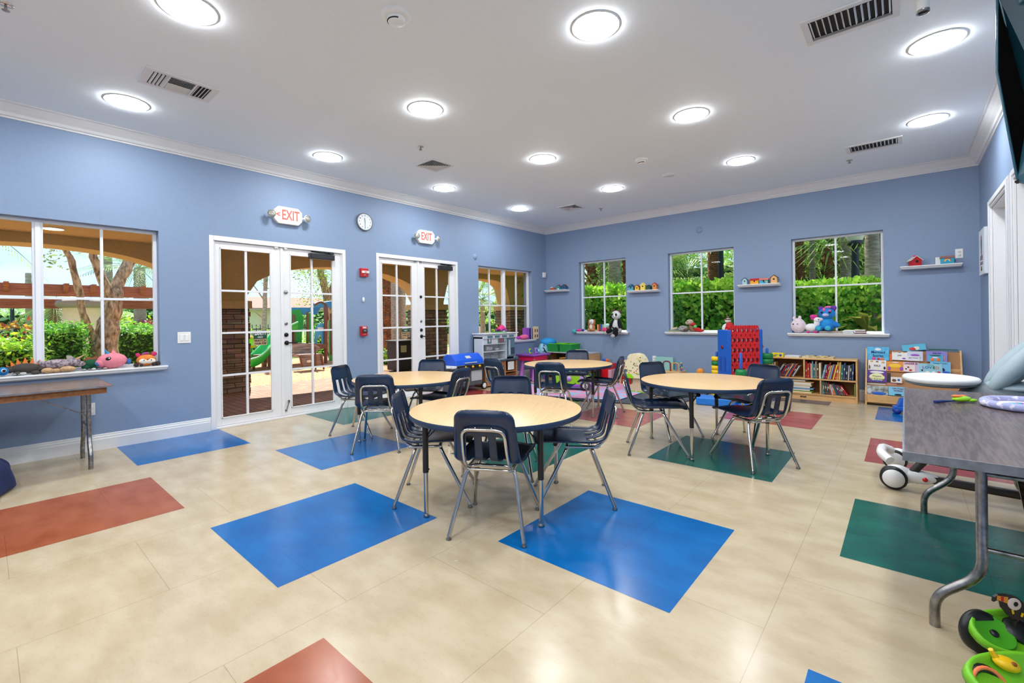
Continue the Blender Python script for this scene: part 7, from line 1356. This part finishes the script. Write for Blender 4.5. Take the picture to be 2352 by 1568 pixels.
b_ = at(935, 755, -20); hedge('lime green hedge strip behind the second door', -20.6, -20, b_.y-5, b_.y+12, -.1, at(940, 745, -20).z, 2600, .14, [LF_LIME, LF_MID])
b_ = at(1010, 760, -14.5); tree('broad leafy tree beyond the sunlit porch column', -15.5, at(1045, 700, -15.5).y, -.05, [([(0, 0, 0), (0, .1, 2), (.2, 0, 3.6)], .16, .10)], [LF_OLIVE, LF_MID], PALMB, [((0, 0, 3.2), (1.6, 1.8, 1.3), 1500), ((0, .3, 1.5), (.6, .8, .8), 500)])
t = thing('picket_fence', 'low tan picket fence strip behind the second door and far window', 'fence', (-17, at(930, 760, -17).y, -.05)); yl = at(1200, 760, -17).y-at(930, 760, -17).y; n = 60; hp = at(1130, 762, -17).z+.05
for i in range(n): MB().box(0, .03, yl*i/n, yl*i/n+yl/n*.55, 0, hp).build('picket', mat('picket_tan', (216, 184, 136), .7), t)
MB().box(-.03, 0, 0, yl, hp*.8, hp*.85).box(-.03, 0, 0, yl, .2, .27).build('rail', mat('picket_tan', (216, 184, 136), .7), t)
b_ = at(1098, 760, -16.2); struct(MB().box(-16.4, -16.1, at(1090, 760, -16.2).y, at(1112, 760, -16.2).y, -.05, at(1100, 750, -16.2).z).build('stucco_pillar', CREAM))
p = at(1108, 690, -14.0); palm('fan palm with drooping leaves in the far left window pane', -14.0, p.y, -.05, p.z+.1, .12, 1.35, 22, 31, BARKP, LF_PALM, fan=True)
p = at(1146, 664, -26); palm('slender distant palm with a small dark crown', -26, p.y, -.05, p.z, .14, 1.3, 14, 33, mat('bark_dark', (70, 66, 64), .9), LF_DARK)
p = at(1125, 640, -16); tree('overhanging leafy branch at the top of the far left window', -16, p.y, -.05, [([(0, -1.2, 0), (0, -1.1, 2.2), (0, -.3, 3.2)], .14, .07)], [LF_OLIVE, LF_MID], BARK, [((0, -.3, p.z+.35), (.9, 1.3, .5), 700)])
b_ = at(1150, 750, -13); bush('lime fern-like shrub by the fence in the far left window', -13, at(1152, 760, -13).y, -.05, .95, 500, .16, LF_LIME)
b_ = at(1130, 735, -21); hedge('green hedge behind the picket fence, far left window', -22, -21, b_.y-4, b_.y+9, -.1, at(1130, 735, -21).z, 2200, .16, [LF_LIME, LF_DARK])
struct(MB().box(AX-AT, -8.15, 11.55, 11.8, -.03, 2.44).build('porch_end_wall', STUCCO))
# --- beyond the far wall: clusia hedge, palms, lamp post
YH = YD+TW+.75
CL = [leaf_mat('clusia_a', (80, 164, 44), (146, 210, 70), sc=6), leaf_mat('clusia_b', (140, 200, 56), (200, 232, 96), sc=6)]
def clusia(lab, x0, x1, zt, n, y0=None):
    y0 = y0 or YH; t = thing('hedge', lab, 'hedge', (x0, y0, -.05)); P = RN.uniform(0, 1, (n, 3)); P[:, 0] *= (x1-x0); P[:, 1] = P[:, 1]**1.6*.55; P[:, 2] = P[:, 2]*(zt+.05)
    top = RN.uniform(0, 1, (n//4, 3)); top[:, 0] *= (x1-x0); top[:, 1] *= .9; top[:, 2] = zt-.0+top[:, 2]*.12
    # broad rounded leaves
    P = np.concatenate([P, top]); P[:, 1] += .06*np.sin(P[:, 0]*5)+.05*np.sin(P[:, 2]*7); nn_ = len(P)
    d = RN.normal(size=(nn_, 3)); d[:, 2] += .5; d[:, 1] -= .5; d /= np.linalg.norm(d, axis=1)[:, None]; q = RN.normal(size=(nn_, 3)); w_ = np.cross(d, q); w_ /= np.linalg.norm(w_, axis=1)[:, None]; nv = np.cross(d, w_); s = .10*RN.uniform(.65, 1.25, nn_)[:, None]
    pts = [P, P+d*s*.3+w_*s*.24+nv*s*.05, P+d*s*.75+w_*s*.30+nv*s*.08, P+d*s, P+d*s*.75-w_*s*.30+nv*s*.08, P+d*s*.3-w_*s*.24+nv*s*.05]
    v = np.stack(pts, 1).reshape(-1, 3); me = bpy.data.meshes.new('foliage'); me.from_pydata(v.tolist(), [], np.arange(nn_*6).reshape(-1, 6).tolist()); me.materials.append(CL[0]); me.materials.append(CL[1])
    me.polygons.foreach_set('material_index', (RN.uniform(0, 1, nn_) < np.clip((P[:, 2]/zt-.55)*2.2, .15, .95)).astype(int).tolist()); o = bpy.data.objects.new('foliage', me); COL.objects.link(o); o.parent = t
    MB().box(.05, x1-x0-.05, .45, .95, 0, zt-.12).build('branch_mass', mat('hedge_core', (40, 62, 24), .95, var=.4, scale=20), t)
zh = PY(1610, 655, YH).z
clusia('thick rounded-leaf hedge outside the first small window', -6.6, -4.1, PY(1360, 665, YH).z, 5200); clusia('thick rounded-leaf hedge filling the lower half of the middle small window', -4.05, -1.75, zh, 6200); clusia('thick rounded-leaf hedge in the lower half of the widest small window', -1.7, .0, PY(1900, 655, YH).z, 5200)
def trunkat(lab, u_, Y, wpx, bark, crown=0, boots=0, h=5.0, seed=1, fan=False, m=LF_PALM):
    p = PY(u_, 700, Y); dp = (p-Vector((0, 0, CAM_H))).dot(Fv); palm(lab, p.x, Y, -.05, h, wpx/2*dp/FOC/1.0, crown, 16, seed, bark, m, fan=fan, boots=boots, swell=1.15)
trunkat('thick ringed palm trunk behind the panda window, right half', 1412, YH+1.0, 31, BARKP, 2.0, h=5.2, seed=41); trunkat('narrower pale palm trunk left of the thick one', 1383, YH+2.6, 15, BARKP, 1.8, h=5, seed=42)
trunkat('dark shaggy palm trunk in the left half of the first small window', 1358, YH+1.9, 20, PALMB, 2.0, 12, h=3.6, seed=43); trunkat('rough palm trunk at the edge of the first small window', 1436, YH+2.2, 10, PALMB, 0, 10, h=4, seed=44)
trunkat('orange-brown palm trunk in the right half of the middle window', 1640, YH+1.5, 28, PALMB, 2.2, 0, h=4.6, seed=45); trunkat('short palm with spiky crown base in the middle window', 1580, YH+3.4, 20, PALMB, 1.9, 8, h=2.1, seed=46, fan=True)
trunkat('thick pale palm trunk at the end of the widest window', 2005, YH+.25, 30, BARKP, 2.0, h=5.4, seed=47); trunkat('grey-brown palm trunk left of the lamp post', 1943, YH+1.5, 22, BARKP, 2.0, h=5.0, seed=48); trunkat('slim pale palm trunk in the widest window, upper left', 1867, YH+1.9, 13, BARKP, 1.8, h=4.6, seed=49)
trunkat('orange shaggy palm trunk behind the hedge of the widest window', 1903, YH+2.4, 20, PALMB, 1.9, 9, h=2.6, seed=50, fan=True); trunkat('dark tangled palm trunk at the corner of the widest window', 1832, YH+2.2, 26, PALMB, 2.0, 12, h=3.4, seed=51); trunkat('reddish palm trunk cut by the window edge', 2024, YH+1.4, 14, PALMB, 0, 8, h=4.6, seed=52)
p = PY(1964, 560, YH+1.1); lamp_post('dark lamp post with a glass globe behind the widest window', p.x, p.y, p.z+.05, .052)
p = PY(1618, 620, YH+1.9); lamp_post('black post beside the orange-brown palm trunk', PY(1656, 620, YH+1.3).x, YH+1.3, 3.6, .045)
for i in range(7):
    x = -8.5+i*1.6; hedge('screen of garden foliage behind the palms, bay %d' % i, x, x+1.55, YD+6.2, YD+7.4, -.1, 3.4+.6*math.sin(i*2.1), 2600, .15, [LF_OLIVE, LF_FAR, LF_MID], 'garden_screen', 'hedge', lumps=.22)['label'] = 'olive garden foliage screen behind the palms, ' + ['at the room corner', 'behind the first small window', 'beside the first small window', 'behind the middle small window', 'behind the black post of the middle window', 'behind the lamp post', 'at the far end of the widest window'][i]
for i, (x, y) in enumerate(((-5.9, YD+5.4), (-5.2, YD+4.0), (-3.9, YD+4.8), (-2.2, YD+3.9), (-.6, YD+3.6), (.5, YD+4.2))): palm('fan palm with splayed leaves %s' % ['beyond the room corner', 'between the trunks of the first small window', 'left of the spiky palm in the middle window', 'over the hedge of the middle window', 'above the hedge of the widest window', 'behind the end trunk of the widest window'][i], x, y, -.05, 2.1+.5*(i % 2), .10, 1.25, 18, 60+i, BARKP, LF_PALM, fan=True)
p = PY(1995, 745, YH-.1); t = thing('broadleaf_plant', 'large-leaved plant with yellowing leaves at the end of the widest window', 'plant', (p.x+.0, YH-.15, -.05)); b = MB(); r_ = random.Random(4)
for i in range(18):
    a = r_.uniform(-2.6, -.3) if i % 3 else r_.uniform(-PI, 0); ln = r_.uniform(.35, .6); hb_ = r_.uniform(.75, 1.05); d = Vector((math.cos(a), math.sin(a)*.5, r_.uniform(-.1, .6))).normalized(); s_v = d.cross(Vector((0, 0, 1))).normalized()*r_.uniform(.05, .09); p0 = Vector((0, 0, hb_)); m1 = p0+d*ln*.5+Vector((0, 0, .06)); tip = p0+d*ln+Vector((0, 0, -.10))
    b.add([p0, m1+s_v, tip, m1-s_v, m1+Vector((0, 0, -.02))], [(0, 1, 4), (1, 2, 4), (2, 3, 4), (3, 0, 4)], i % 2)
b.build('leaf_blades', [leaf_mat('yellowing', (206, 196, 96), (150, 160, 60)), leaf_mat('deep', (90, 110, 40), (150, 150, 60))], t, fix=False); MB().tube([(0, 0, 0), (0, 0, 1.0)], .03).build('stem', PALMB, t)

hedge('olive garden screen outside the corner, filling the first small window', -9.4, -5.9, 10.6, 11.4, -.1, 4.2, 4200, .15, [LF_OLIVE, LF_FAR, LF_MID], 'garden_screen', 'hedge', lumps=.25, core=False)
